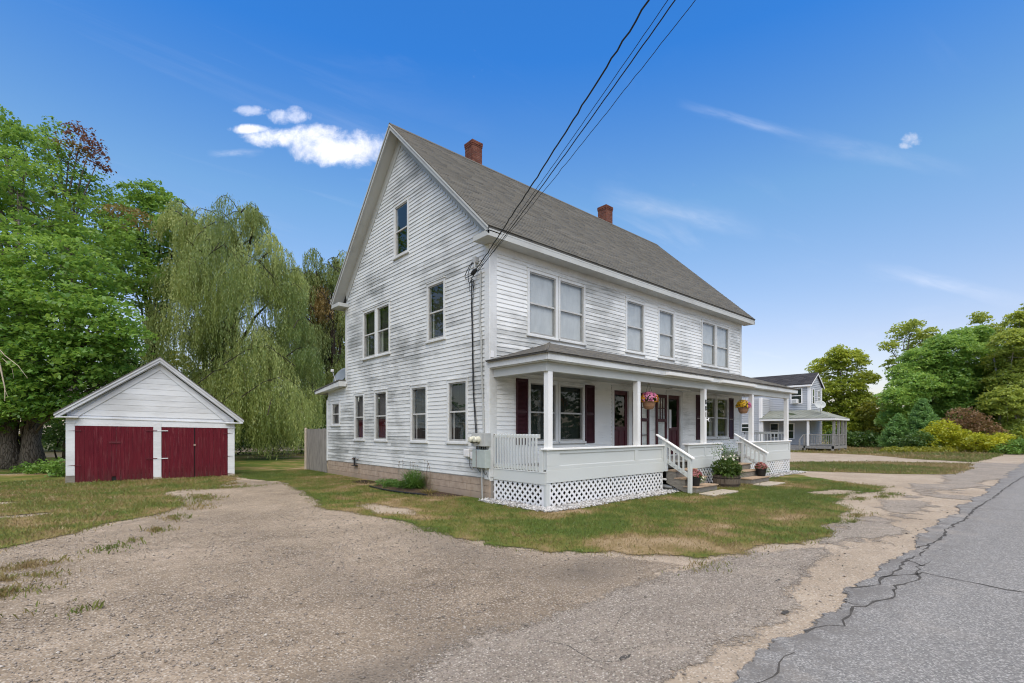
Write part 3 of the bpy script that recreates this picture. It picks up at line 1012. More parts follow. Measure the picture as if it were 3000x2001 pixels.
def stones(name, x, y, z, size, tint, mat, flat=.6):
    n = len(x)
    v = _o8[None] * (size[:, None, None] * rng.uniform(.6, 1.25, (n, 6, 1)))
    a = rng.uniform(0, 6.283, n)
    ca, sa = np.cos(a)[:, None], np.sin(a)[:, None]
    tl = rng.uniform(-.5, .5, (n, 2))
    vx = v[:, :, 0] * ca - v[:, :, 1] * sa
    vy = v[:, :, 0] * sa + v[:, :, 1] * ca
    vz = v[:, :, 2] * flat + vx * tl[:, :1] * .5 + vy * tl[:, 1:] * .5
    v = np.stack([vx + x[:, None], vy + y[:, None], vz + z[:, None]], 2).reshape(-1, 3)
    f = (_f8[None] + 6 * np.arange(n)[:, None, None]).reshape(-1, 3)
    return npmesh(name, v, f, mat, {'tint': np.repeat(tint, 6)}, kind='stuff')


n = 60000
x, y = rng.uniform(-4, 6.2, n), rng.uniform(1.4, 12, n)
c = cover_of(x, y, DRIVE, .28, .9, 2)
dd = np.hypot(x, y)
k = (c > .1) & (rng.random(n) < np.clip((fbm(x, y, 1.1, 40) - .33) * 3.2, .05, 1) * np.clip(1.5 - dd / 11, .1, 1))
x, y = x[k], y[k]
sz = np.clip(rng.lognormal(-4.85, .45, len(x)), .004, .022)
stones('gravel', x, y, .006 + sz * .2, sz, np.clip(rng.beta(1.6, 1.8, len(x)), 0, 1), M['pebble'], .55)
n = 52000
x, y = rng.uniform(-2, 8.6, n), rng.uniform(.8, 3.5, n)
c = cover_of(x, y, APRON, .25, 1.2, 5)
k = (c > .0)
x, y = x[k], y[k]
sz = np.clip(rng.lognormal(-4.9, .35, len(x)), .004, .014)
stones('loose_stones', x, y, .009 + sz * .1, sz, np.clip(rng.beta(2, 1.4, len(x)), 0, 1), M['pebble'], .45)


MB().box(7.98, 7.97, .001, 23.1, 9.9, .019).build('porch_shade_soil', M['soil'], kind='stuff')  # dark earth sheet added to deepen the shade behind the lattice
# a scatter of bigger stones on the drive and the sand
n = 5200
x, y = rng.uniform(-4, 20, n), rng.uniform(1.7, 10, n)
k = (cover_of(x, y, FRONT, .42, 1.1, 21) < -.12) & (rng.random(n) < np.clip(1.25 - np.hypot(x, y) / 14, .06, 1)) & ~((x > 7.5) & (y > 7))
x, y = x[k], y[k]
sz = np.clip(rng.lognormal(-4.4, .35, len(x)), .007, .024)
stones('scattered_stones', x, y, .006 + sz * .2, sz, np.clip(rng.beta(1.5, 1.6, len(x)), 0, 1), M['pebble'], .55)
# crushed white stone along the lattice
def strip(n, x0, x1, y0, y1):
    return rng.uniform(x0, x1, n), rng.uniform(y0, y1, n)


xs, ys = [], []
for (n, x0, x1, y0, y1) in [(3600, 7.75, 13.15, 7.42, 7.95), (1500, 7.62, 8.1, 7.45, 9.95), (700, 7.6, 9.0, 7.3, 7.6), (1600, 18.5, 23.6, 7.35, 7.95), (350, 14.5, 15.4, 7.5, 7.95), (500, 23.1, 23.6, 7.5, 10)]:
    a, b = strip(n, x0, x1, y0, y1)
    lim = 7.42 + (fbm(a, a * 0, 1.3, 50) - .5) * .3
    kk = (b > lim) & (a > 7.62 + (fbm(b, b * 0, 1.3, 51) - .5) * .25)
    xs.append(a[kk]); ys.append(b[kk])
x, y = np.concatenate(xs), np.concatenate(ys)
kk = rng.random(len(x)) < .62
x, y = x[kk], y[kk]
sz = rng.uniform(.018, .046, len(x))
stones('white_stones', x, y, .012 + sz * .3 + rng.uniform(0, .035, len(x)), sz, rng.random(len(x)), M['white_stone'], .7)

# ---------------------------------------------------------------- the house
XG, XR, YF, YB, YA = 8.02, 22.78, 9.91, 18.89, 20.82
ZS, ZE = .56, 6.63           # siding bottom, soffit
YRID, ZRID = 14.5, 11.70
ZK = 6.88                    # where the rake meets the wall corners
house = thing('clapboard_house', 'large weathered white clapboard house with grey roof and front porch', 'house', (15, 14, 0))


class Plane:
    """wall plane: P(a, d, z) = along the wall, outward from it, up"""
    def __init__(s, fn): s.fn = fn
    def box(s, mb, a0, a1, d0, d1, z0, z1):
        p, q = s.fn(a0, d0, z0), s.fn(a1, d1, z1)
        mb.box(*p, *q)
        return mb


GABLE = Plane(lambda a, d, z: (XG - d, a, z))
FRONTP = Plane(lambda a, d, z: (a, YF - d, z))
BACKP = Plane(lambda a, d, z: (a, YB + d, z))
FARG = Plane(lambda a, d, z: (XR + d, a, z))

# openings (a0, a1, z0, z1), outer edge of the casing
GW = [(17.22, 18.09, 1.42, 3.2), (15.43, 16.41, 1.42, 3.22), (12.87, 13.88, 1.42, 3.22), (10.82, 11.82, 1.43, 3.24),
      (15.23, 17.34, 4.40, 6.2), (11.91, 12.9, 4.44, 6.22), (13.99, 14.97, 7.50, 9.30), (19.42, 20.35, 1.98, 3.02)]
FW2 = [(9.34, 11.8, 4.42, 6.30), (13.89, 15.03, 4.45, 6.29), (15.88, 17.01, 4.45, 6.29), (19.1, 21.54, 4.45, 6.33)]
FW1 = [(9.37, 11.77, 1.42, 3.22), (13.14, 14.24, .86, 3.3), (16.44, 17.59, .86, 3.3), (19.24, 21.47, 1.45, 3.25)]


def rake_y(z, off=0.0):
    """half-gable limits at height z on the gable wall"""
    t = max(0, (z - ZK) / (ZRID - .42 - ZK))
    return YF + t * (YRID - YF) + off, YB - t * (YB - YRID) - off


def cells(zs, lo, hi, ops):
    """slabs of a wall minus its openings: yields polygons [(a, z) ...]"""
    zs = sorted(set(zs))
    for z0, z1 in zip(zs[:-1], zs[1:]):
        zm = (z0 + z1) / 2
        cut = sorted((a0, a1) for a0, a1, b0, b1 in ops if b0 < zm < b1)
        l0, l1, h0, h1 = lo(z0), lo(z1), hi(z0), hi(z1)
        cur = (l0, l1)
        for a0, a1 in cut:
            if a1 < max(cur) or a0 > min(h0, h1): continue
            yield [(cur[0], z0), (a0, z0), (a0, z1), (cur[1], z1)]
            cur = (a1, a1)
        yield [(cur[0], z0), (h0, z0), (h1, z1), (cur[1], z1)]


IN = .11   # openings are cut a little inside the casing


def shr(o): return (o[0] + .05, o[1] - .05, o[2] + .05, o[3] - .05)


mb = MB()
zz_ = [ZS, ZE, 3.6] + [z for o in GW for z in shr(o)[2:]]
for q in cells([z for z in zz_ if z <= ZE], lambda z: YF, lambda z: YA if z < 3.59 else YB, [shr(o) for o in GW]):
    mb.poly([(XG, a, z) for a, z in q])
for q in cells([ZE, ZK, ZRID - .42] + [z for o in GW for z in shr(o)[2:] if z > ZE], lambda z: rake_y(z)[0], lambda z: rake_y(z)[1], [shr(o) for o in GW]):
    mb.poly([(XG, a, z) for a, z in q])
gable_wall = mb.build('gable_wall', M['gable_siding'], house)
mb = MB()
for q in cells([.5, ZE] + [z for o in FW1 + FW2 for z in shr(o)[2:]], lambda z: XG, lambda z: XR, [shr(o) for o in FW1 + FW2]):
    mb.poly([(a, YF, z) for a, z in q])
front_wall = mb.build('front_wall', M['front_siding'], house)
mb = MB()
mb.poly([(XR, YF, 0), (XR, YB, 0), (XR, YB, ZE), (XR, YRID, ZRID - .42), (XR, YF, ZE)])
mb.poly([(XG, YB, 3.3), (XG, YB, ZE), (XR, YB, ZE), (XR, YB, 0), (XG + 4, YB, 0), (XG + 4, YB, 3.3)])
mb.poly([(XG, YA, 0), (XG + 4, YA, 0), (XG + 4, YA, 3.1), (XG, YA, 3.1)])
mb.poly([(XG + 4, YA, 0), (XG + 4, YB, 0), (XG + 4, YB, 3.6), (XG + 4, YA, 3.1)])
mb.build('back_wall', M['front_siding'], house)
mb = MB()
mb.box(XG + .12, YF + .12, 3.55, XR - .1, YB - .1, 3.75)
mb.box(XG + .12, YF + .12, 6.5, XR - .1, YB - .1, 6.62)
mb.box(12.9, YF + .1, .6, 13.02, YB - .1, 6.5)
mb.box(17.75, YF + .1, .6, 17.85, YB - .1, 6.5)
mb.box(XG + .12, 14.3, .6, 12.9, 14.4, 6.5)
mb.box(XG + .1, YF + .1, .5, XR - .1, YA - .1, .6)
mb.build('interior', M['dark_inside'], house)

# clapboards ------------------------------------------------------------------
EXPO = .1165


def board_mesh(name, mat, axis):
    """a unit-length wedge, thick at its lower edge; outward is -X (axis y) or -Y (axis x)"""
    prof = [(.004, EXPO + .016), (.024, 0), (.003, .012), (.001, EXPO + .014)]
    vs = []
    for t in (0, 1):
        for d, z in prof:
            vs.append((-d, t, z) if axis == 'y' else (t, -d, z))
    fs = [(0, 1, 5, 4), (1, 2, 6, 5), (2, 3, 7, 6), (0, 3, 2, 1), (4, 5, 6, 7)]
    me = bpy.data.meshes.new(name)
    me.from_pydata(vs, [], fs if axis == 'y' else [f[::-1] for f in fs])
    me.materials.append(mat)
    return me


def segs(lo, hi, ops, z0, z1, pad=0.0):
    cut = sorted((a0 - pad, a1 + pad) for a0, a1, b0, b1 in ops if b0 < z1 - .01 and b1 > z0 + .02)
    out, cur = [], lo
    for a0, a1 in cut:
        if a0 - cur > .03: out.append((cur, a0))
        cur = max(cur, a1)
    if hi - cur > .03: out.append((cur, hi))
    return out


glist, flist, plist = [], [], []
z = ZS + .02
while z < 11.05:
    zm = z + EXPO * .5
    if zm < 3.45: lo, hi = YF + .16, YA - .1
    elif zm < ZE: lo, hi = YF + .16, YB - .12
    else:
        lo, hi = rake_y(zm, .14)
    if hi > lo:
        glist += [(a, b, z) for a, b in segs(lo, hi, GW, z, z + EXPO)]
    z += EXPO
z = 3.66
while z < 6.42:
    flist += [(a, b, z) for a, b in segs(XG + .21, XR - .14, FW2, z, z + EXPO)]
    z += EXPO
z = .90
while z < 3.30:
    plist += [(a, b, z) for a, b in segs(XG + .21, XR - .14, FW1, z, z + EXPO)]
    z += EXPO


def butt(lst, lmin=3.3, lmax=5.2):
    """long courses are nailed up from several boards"""
    out = []
    for a, b, z in lst:
        while b - a > lmax + .8:
            c = a + random.uniform(lmin, lmax)
            out.append((a, c - .0015, z)); a = c + .0015
        out.append((a, b, z))
    return out


glist, flist = butt(glist), butt(flist)
me_g = board_mesh('clapboard', M['gable_siding'], 'y')
me_f = board_mesh('clapboard', M['front_siding'], 'x')
allb = [(b - a, 'g', a, b, z) for a, b, z in glist] + [(b - a, 'f', a, b, z) for a, b, z in flist]
allb.sort(key=lambda t: -t[0])
rest_g, rest_f = MB(), MB()
for i, (L, wch, a, b, z) in enumerate(allb):
    dz = random.uniform(-.004, .004)
    tilt = random.uniform(-.0012, .0012)
    if i < 298:
        if wch == 'g':
            link('clapboard', me_g, gable_wall, (XG, a, z + dz), (tilt, 0, 0), (1, L, 1))
        else:
            link('clapboard', me_f, front_wall, (a, YF, z + dz), (0, tilt, 0), (L, 1, 1))
    elif wch == 'g':
        rest_g.add([(XG - d, t, z + h) for t in (a, b) for d, h in ((.004, EXPO + .014), (.024, 0), (.003, .012))], [(0, 1, 4, 3), (1, 2, 5, 4), (0, 2, 1), (3, 4, 5)])
    else:
        rest_f.add([(t, YF - d, z + h) for t in (a, b) for d, h in ((.004, EXPO + .014), (.024, 0), (.003, .012))], [(3, 4, 1, 0), (4, 5, 2, 1), (1, 2, 0), (5, 4, 3)])
for a, b, z in plist:
    rest_f.add([(t, YF - d, z + h) for t in (a, b) for d, h in ((.004, EXPO + .014), (.024, 0), (.003, .012))], [(3, 4, 1, 0), (4, 5, 2, 1), (1, 2, 0), (5, 4, 3)])
if rest_g.v: rest_g.build('short_clapboards', M['gable_siding'], gable_wall, kind='stuff')
rest_f.build('short_clapboards', M['front_siding'], front_wall, kind='stuff')

# foundation ------------------------------------------------------------------
mb = MB()
mb.box(XG + .03, YF + .02, 0, XR, YA - .02, ZS - .005)
foundation = mb.build('foundation', M['mortar'], house)
bl = MB().box(0, .004, .004, .05, .396, .183).mesh('block', M['block'])
bh = MB().box(0, .004, .004, .05, .196, .183).mesh('block', M['block'])
for c in range(3):
    y = YF + .0
    first = True
    while y < YA - .05:
        half = (c == 1 and first)
        L = .2 if half else min(.4, YA - y)
        link('block', bh if half else bl, foundation, (XG - .005 + random.uniform(-.004, .004), y, .187 * c), (0, 0, 0), (1, L / (.2 if half else .4), 1))
        y += L
        first = False

# trim: corner boards, water table, frieze ------------------------------------
for pl_, q in ((GABLE, (YF - .030, YF + .17, 0, .034, ZS - .02, ZE)), (FRONTP, (XG + .001, XG + .22, 0, .030, .6, ZE - .2)), (GABLE, (YB - .13, YB + .02, 0, .034, 3.62, ZE)),
               (GABLE, (YA - .11, YA + .02, 0, .034, ZS - .02, 3.1)), (FRONTP, (XR - .15, XR + .02, 0, .030, .6, ZE))):
    pl_.box(MB(), *q).build('corner_board', M['trim'], house, bevel=.004)
mb = MB()
FRONTP.box(mb, XG - .02, XR + .02, 0, .034, 6.43, ZE)
mb.build('frieze', M['trim'], house, bevel=.004)


# windows ----------------------------------------------------------------------
def window(pl, a0, a1, z0, z1, parent, shade, lower=None, cas=.085, trim='trim', sash='sash', storm=True, sill=True, label=None, side=0.0, pre='window'):
    """double-hung window: casing with a drip cap and sill, storm frame, two sashes, two panes, a shade behind"""
    mb = MB()
    zb = z0 + (.055 if sill else .0)
    pl.box(mb, a0, a0 + cas, -.10, .040, zb, z1)
    pl.box(mb, a1 - cas, a1, -.10, .040, zb, z1)
    pl.box(mb, a0 + cas, a1 - cas, -.10, .0395, z1 - cas, z1)
    pl.box(mb, a0 - .015, a1 + .015, -.01, .06, z1 + .001, z1 + .035)
    if sill:
        pl.box(mb, a0 - .03, a1 + .03, -.10, .075, z0, zb - .001)
    pl.box(mb, a0 + cas, a1 - cas, -.10, .0385, zb, zb + .03)
    wn = mb.build(pre, M[trim], parent, label, bevel=.004)
    A0, A1, B0, B1 = a0 + cas, a1 - cas, zb + .03, z1 - cas
    mid = (B0 + B1) / 2
    fr = .035
    mb = MB()
    pl.box(mb, A0, A0 + fr, -.06, .012, B0, B1)
    pl.box(mb, A1 - fr, A1, -.06, .012, B0, B1)
    pl.box(mb, A0 + fr, A1 - fr, -.06, .0115, B1 - fr, B1)
    pl.box(mb, A0 + fr, A1 - fr, -.06, .0115, B0, B0 + fr * 1.4)
    mb.build('storm_frame', M['storm'] if storm else M[sash], wn)
    mb = MB()
    pl.box(mb, A0 + fr, A1 - fr, -.05, .006, mid - .022, mid + .022)
    mb.build('meeting_rail', M[sash], wn)
    s = fr
    for (q0, q1, dd) in ((mid + .022, B1 - fr, -.012), (B0 + fr * 1.4, mid - .022, -.03)):
        mb = MB()
        mb.poly([pl.fn(A0 + s, dd, q0), pl.fn(A1 - s, dd, q0), pl.fn(A1 - s, dd, q1), pl.fn(A0 + s, dd, q1)])
        mb.build('pane', M['glass'], wn)
    if shade:
        for nm, mm, q0, q1 in ((('shade', shade, B0, B1),) if not lower else (('shade', shade, mid - .1, B1), ('curtain', lower, B0, mid - .1))):
            mb = MB()
            nn = 16
            pts = []
            for i in range(nn + 1):
                a = A0 + (A1 - A0) * i / nn
                d = (-.075 if shade == 'white_shade' else -.13) - (.015 * math.sin(i * 2.3) if nm == 'curtain' else .004 * math.sin(i * .9))
                pts.append((a, d))
            for (p, dp), (q, dq) in zip(pts[:-1], pts[1:]):
                mb.poly([pl.fn(p, dp, q0), pl.fn(q, dq, q0), pl.fn(q, dq, q1), pl.fn(p, dp, q1)])
            mb.build(nm, M[mm], wn)
    if side:
        mb = MB()
        nn = 5
        for i in range(nn):
            p, q = A1 - .05 - side * i / nn, A1 - .05 - side * (i + 1) / nn
            mb.poly([pl.fn(p, -.10 - .02 * (i % 2), B0), pl.fn(q, -.10 - .02 * ((i + 1) % 2), B0), pl.fn(q, -.10 - .02 * ((i + 1) % 2), mid), pl.fn(p, -.10 - .02 * (i % 2), mid)])
        mb.build('curtain', M['lace'], wn)
    return wn


window(GABLE, *GW[0], house, 'grey_shade', 'red_curtain')
window(GABLE, *GW[1], house, 'grey_shade', 'red_curtain')
window(GABLE, *GW[2], house, 'green_dark', side=.05)
window(GABLE, *GW[3], house, 'green_dark', side=.05)
window(GABLE, 16.27, 17.34, 4.40, 6.2, house, 'dark_screen', side=.06)
window(GABLE, 15.23, 16.25, 4.402, 6.198, house, 'dark_screen', side=.12)
window(GABLE, *GW[5], house, 'dark_screen', side=.06)
window(GABLE, *GW[6], house, None, cas=.085, storm=False)
window(GABLE, *GW[7], house, 'grey_shade', cas=.12)
window(FRONTP, 9.34, 10.56, 4.42, 6.30, house, 'white_shade', side=.10)
window(FRONTP, 10.58, 11.8, 4.422, 6.298, house, 'white_shade', side=.10)
window(FRONTP, *FW2[1], house, 'white_shade', side=.1)
window(FRONTP, *FW2[2], house, 'white_shade')
window(FRONTP, 19.1, 20.31, 4.45, 6.33, house, 'white_shade')
window(FRONTP, 20.33, 21.54, 4.452, 6.328, house, 'white_shade')
window(FRONTP, 9.37, 10.56, 1.42, 3.22, house, 'green_dark', side=.08)
window(FRONTP, 10.58, 11.77, 1.422, 3.218, house, 'green_dark')
window(FRONTP, 19.24, 20.34, 1.45, 3.25, house, 'green_dark', side=.2)
window(FRONTP, 20.36, 21.47, 1.452, 3.248, house, 'green_dark')

# shutters
for a0, a1, z0, z1 in ((8.92, 9.35, 1.42, 3.22), (11.79, 12.23, 1.42, 3.22), (18.63, 19.20, 1.44, 3.24), (21.50, 21.95, 1.44, 3.24)):
    mb = MB()
    f = .05
    for q in ((a0, a0 + f, z0, z1), (a1 - f, a1, z0, z1)):
        FRONTP.box(mb, q[0], q[1], .02, .05, q[2], q[3])
    for zq in (z0, z1 - .06, (z0 + z1) / 2 - .03):
        FRONTP.box(mb, a0 + f, a1 - f, .02, .049, zq, zq + .06)
    FRONTP.box(mb, a0 + f, a1 - f, .014, .021, z0, z1)
    sh = mb.build('shutter', M['shutter'], house)
    mb = MB()
    zq = z0 + .06
    while zq < z1 - .09:
        if abs(zq - (z0 + z1) / 2) > .05:
            mb.add([FRONTP.fn(a, d, h) for a in (a0 + f, a1 - f) for d, h in ((.024, zq + .034), (.044, zq), (.040, zq - .004), (.021, zq + .03))],
                   [(4, 5, 1, 0), (5, 6, 2, 1), (6, 7, 3, 2), (7, 4, 0, 3)])
        zq += .036
    mb.build('louvers', M['shutter'], sh, kind='stuff')


# doors ---------------------------------------------------------------------------
def doorway(a0, a1, z0, z1, da0, da1, oval=False):
    mb = MB()
    FRONTP.box(mb, a0, da0, -.1, .036, z0, z1 - .16)
    FRONTP.box(mb, da1, a1, -.1, .036, z0, z1 - .16)
    FRONTP.box(mb, a0 - .02, a1 + .02, -.1, .042, z1 - .16, z1)
    FRONTP.box(mb, da0, da1, -.12, -.02, z0 - .02, z0 + .03)
    fr = mb.build('door_frame', M['trim'], house, bevel=.004)
    mb = MB()
    zt = z1 - .16
    d0, d1 = -.07, -.03
    FRONTP.box(mb, da0, da0 + .12, d0, d1, z0 + .03, zt)
    FRONTP.box(mb, da1 - .12, da1, d0, d1, z0 + .03, zt)
    FRONTP.box(mb, da0 + .12, da1 - .12, d0, d1, zt - .14, zt)
    FRONTP.box(mb, da0 + .12, da1 - .12, d0, d1, z0 + .03, z0 + .25)
    FRONTP.box(mb, da0 + .12, da1 - .12, d0, d1, z0 + .95, z0 + 1.08)
    FRONTP.box(mb, da0 + .12, da1 - .12, d0, d0 + .015, z0 + .25, z0 + .95)
    m_ = (da0 + da1) / 2
    FRONTP.box(mb, m_ - .04, m_ + .04, d0 + .015, d1 - .004, z0 + .25, z0 + .95)
    dr = mb.build('door', M['door'], house, bevel=.004)
    mb = MB().poly([FRONTP.fn(a, -.05, z) for a, z in ((da0 + .12, z0 + 1.08), (da1 - .12, z0 + 1.08), (da1 - .12, zt - .14), (da0 + .12, zt - .14))])
    mb.build('pane', M['glass'], dr)
    mb = MB().lathe([(.012, 0), (.012, .04), (.03, .045), (.032, .065), (.018, .085)], (da0 + .06, YF + .03, z0 + 1.0), 10, 'y')
    for i, v in enumerate(mb.v): mb.v[i] = (v[0], 2 * (YF + .03) - v[1], v[2])
    mb.build('handle', M['rust'], dr)
    return dr


doorway(13.14, 14.24, .86, 3.3, 13.26, 14.06)
d2 = doorway(16.44, 17.59, .86, 3.3, 16.56, 17.42)
mb = MB()
FRONTP.box(mb, 16.72, 16.86, -.028, -.022, 1.9, 2.6)  # plain white strip just outside the pane
mb.build('white_strip', M['white_plastic'], d2, 'narrow white upright strip at the door glass')


def storm_door(a0, a1, z0, z1, nx, nzs, label):
    """storm door swung fully open against the wall"""
    mb = MB()
    s = .11
    d0, d1 = .03, .075
    FRONTP.box(mb, a0, a0 + s, d0, d1, z0, z1)
    FRONTP.box(mb, a1 - s, a1, d0, d1, z0, z1)
    FRONTP.box(mb, a0 + s, a1 - s, d0, d1, z1 - .12, z1)
    FRONTP.box(mb, a0 + s, a1 - s, d0, d1, z0, z0 + .3)
    mid = z0 + 1.25
    FRONTP.box(mb, a0 + s, a1 - s, d0, d1, mid, mid + .11)
    for (q0, q1, nz, n_x) in ((mid + .11, z1 - .12, nzs[0], nx), (z0 + .3, mid, nzs[1], nx if nzs[1] > 1 else 1)):
        for i in range(1, n_x):
            a = a0 + s + (a1 - a0 - 2 * s) * i / n_x
            FRONTP.box(mb, a - .012, a + .012, d0 + .005, d1 - .005, q0, q1)
        for i in range(1, nz):
            q = q0 + (q1 - q0) * i / nz
            FRONTP.box(mb, a0 + s, a1 - s, d0 + .006, d1 - .006, q - .012, q + .012)
    dr = mb.build('storm_door', M['door'], house, label, bevel=.003)
    for (q0, q1, nz, n_x) in ((mid + .11, z1 - .12, nzs[0], nx), (z0 + .3, mid, nzs[1], nx if nzs[1] > 1 else 1)):
        for i in range(n_x):
            for j in range(nz):
                aa, ab = a0 + s + (a1 - a0 - 2 * s) * i / n_x + .013, a0 + s + (a1 - a0 - 2 * s) * (i + 1) / n_x - .013
                qa, qb = q0 + (q1 - q0) * j / nz + .013, q0 + (q1 - q0) * (j + 1) / nz - .013
                MB().poly([FRONTP.fn(aa, .05, qa), FRONTP.fn(ab, .05, qa), FRONTP.fn(ab, .05, qb), FRONTP.fn(aa, .05, qb)]).build('pane', M['glass'], dr)
    MB().box(a1 - .05, YF - .085, z0 + 1.02, a1 - .02, YF - .075, z0 + 1.2).build('handle', M['black'], dr)


storm_door(14.30, 15.25, .88, 3.12, 2, (2, 2), 'open storm door of two columns of tall panes')
storm_door(15.70, 16.42, .88, 3.12, 3, (2, 1), 'open storm door with six small panes over one large pane')

# roof --------------------------------------------------------------------------------
XO, XO2 = 7.60, 23.15           # overhang at the two gable ends
YE, ZEV = 9.44, 6.86            # front eave edge
YBE, ZBE = 19.36, 6.86
sl = math.hypot(YRID - YE, ZRID - ZEV)
mb = MB()
for (ya, za) in ((YE, ZEV), (YBE, ZBE)):
    q = [(XO, ya, za), (XO2, ya, za), (XO2, YRID, ZRID), (XO, YRID, ZRID)]
    mb.prism(q if ya == YE else q[::-1], (0, 0, -.10))
roof = mb.build('roof', M['shingles'], house)


def tabs(name, x0f, x1f, y0, z0, y1, z1, expo, parent, mat, tabw=.92, th=.009):
    """courses of shingle tabs on a sloping plane running in x; x limits are functions of 0..1 up the slope"""
    L = math.hypot(y1 - y0, z1 - z0)
    uy, uz = (y1 - y0) / L, (z1 - z0) / L
    ny, nz = -uz, uy
    if nz < 0: ny, nz = -ny, -nz
    vs, ts = [], []
    s, row = 0.0, 0
    while s < L - .01:
        e = min(s + expo + .02, L)
        xa, xb = x0f(s / L), x1f(s / L)
        x = xa - random.random() * tabw
        rt = random.gauss(0, .10)
        while x < xb:
            p, q = max(x, xa), min(x + tabw - .006, xb)
            if q - p > .02:
                h0, h1 = th + random.uniform(0, .006), .002
                dz = random.uniform(-.004, .004)
                for xx in (p, q):
                    for t, h in ((s + dz, 0.0), (s + dz, h0), (e, h1)):
                        vs.append((xx, y0 + uy * t + ny * h, z0 + uz * t + nz * h))
                ts += [min(1, max(0, random.gauss(.5, .13) + rt))] * 6
            x += tabw
        s += expo
        row += 1
    n = len(vs) // 6
    f = np.array([(0, 3, 4, 1), (1, 4, 5, 2), (0, 1, 2, 2), (3, 5, 4, 4)])
    tri = np.array([(0, 3, 4), (0, 4, 1), (1, 4, 5), (1, 5, 2), (0, 1, 2), (3, 5, 4)])
    fa = (tri[None] + 6 * np.arange(n)[:, None, None]).reshape(-1, 3)
    return npmesh(name, np.array(vs), fa, mat, {'tint': np.array(ts)}, parent, 'stuff')


tabs('shingle_courses', lambda t: XO - .02, lambda t: XO2 + .02, YE - .02, ZEV - .01, YRID, ZRID + .002, .13, house, M['shingles'])
mb = MB()
mb.prism([(XO - .02, YRID - .13, ZRID - .10), (XO - .02, YRID, ZRID + .03), (XO - .02, YRID + .13, ZRID - .10), (XO - .02, YRID, ZRID)], (XO2 - XO + .04, 0, 0))
mb.build('ridge_cap', M['shingles'], house)
# rake boards and their soffits
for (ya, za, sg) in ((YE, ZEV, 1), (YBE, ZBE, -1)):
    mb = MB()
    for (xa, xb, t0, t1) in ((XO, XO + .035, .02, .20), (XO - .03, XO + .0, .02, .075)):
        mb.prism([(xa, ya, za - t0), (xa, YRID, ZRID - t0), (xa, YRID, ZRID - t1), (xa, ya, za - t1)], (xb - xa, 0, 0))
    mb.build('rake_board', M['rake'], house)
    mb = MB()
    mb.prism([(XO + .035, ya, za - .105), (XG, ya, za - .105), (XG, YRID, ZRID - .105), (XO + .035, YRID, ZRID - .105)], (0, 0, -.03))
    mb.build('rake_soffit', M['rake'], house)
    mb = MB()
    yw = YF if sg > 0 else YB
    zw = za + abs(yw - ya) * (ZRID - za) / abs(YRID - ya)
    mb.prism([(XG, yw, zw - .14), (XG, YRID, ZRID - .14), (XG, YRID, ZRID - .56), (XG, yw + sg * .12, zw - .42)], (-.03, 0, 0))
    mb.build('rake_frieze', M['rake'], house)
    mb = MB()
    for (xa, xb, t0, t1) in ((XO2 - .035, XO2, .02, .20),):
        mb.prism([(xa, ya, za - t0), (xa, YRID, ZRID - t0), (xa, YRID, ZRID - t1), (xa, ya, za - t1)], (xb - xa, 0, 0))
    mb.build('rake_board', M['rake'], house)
# boxed eaves with short returns round the gable
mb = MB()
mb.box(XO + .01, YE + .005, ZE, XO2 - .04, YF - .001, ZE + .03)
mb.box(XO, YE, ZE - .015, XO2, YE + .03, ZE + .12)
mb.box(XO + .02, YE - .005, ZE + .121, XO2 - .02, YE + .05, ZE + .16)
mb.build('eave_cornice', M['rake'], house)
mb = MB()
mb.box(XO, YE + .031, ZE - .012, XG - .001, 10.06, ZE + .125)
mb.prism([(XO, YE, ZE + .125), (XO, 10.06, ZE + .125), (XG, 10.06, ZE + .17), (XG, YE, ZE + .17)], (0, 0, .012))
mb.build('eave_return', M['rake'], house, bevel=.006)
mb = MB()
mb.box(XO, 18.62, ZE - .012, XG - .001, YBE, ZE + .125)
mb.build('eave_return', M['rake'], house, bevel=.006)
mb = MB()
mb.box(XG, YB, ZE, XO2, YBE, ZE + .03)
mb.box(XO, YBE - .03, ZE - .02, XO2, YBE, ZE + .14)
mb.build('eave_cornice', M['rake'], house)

# chimneys -------------------------------------------------------------------------------
brick_me = MB().box(.004, .004, .004, .200, .092, .060).mesh('brick', M['brick'])


def chimney(cx, cy, wx, wy, z0, z1):
    mb = MB().box(cx + .008, cy + .008, z0 - .5, cx + wx - .008, cy + wy - .008, z1 - .01)
    ch = mb.build('chimney', M['mortar'], house)
    nz = int((z1 - z0 + .3) / .066)
    for c in range(nz):
        zc = z1 - .066 * (c + 1)
        ex = .022 if c in (0, 1) else (.012 if c == 2 else 0)
        X0, Y0, WX, WY = cx - ex, cy - ex, wx + 2 * ex, wy + 2 * ex
        off = .1 if c % 2 else 0
        for side in range(3):
            L = (WX, WY, WY)[side]
            p = -off
            while p < L - .01:
                a, b = max(p, 0), min(p + .204, L)
                if b - a > .03:
                    s = (b - a) / .204
                    j = random.uniform(-.002, .002)
                    if side == 0: link('brick', brick_me, ch, (X0 + a, Y0 + j, zc), (0, 0, 0), (s, 1, 1))
                    elif side == 1: link('brick', brick_me, ch, (X0 + .096 + j, Y0 + a, zc), (0, 0, R(90)), (s, 1, 1))
                    else: link('brick', brick_me, ch, (X0 + WX + j, Y0 + a, zc), (0, 0, R(90)), (s, 1, 1))
                p += .204
    return ch


chimney(10.93, 14.50, .45, .47, 11.6, 12.52)
chimney(18.83, 14.50, .50, .50, 11.6, 12.53)

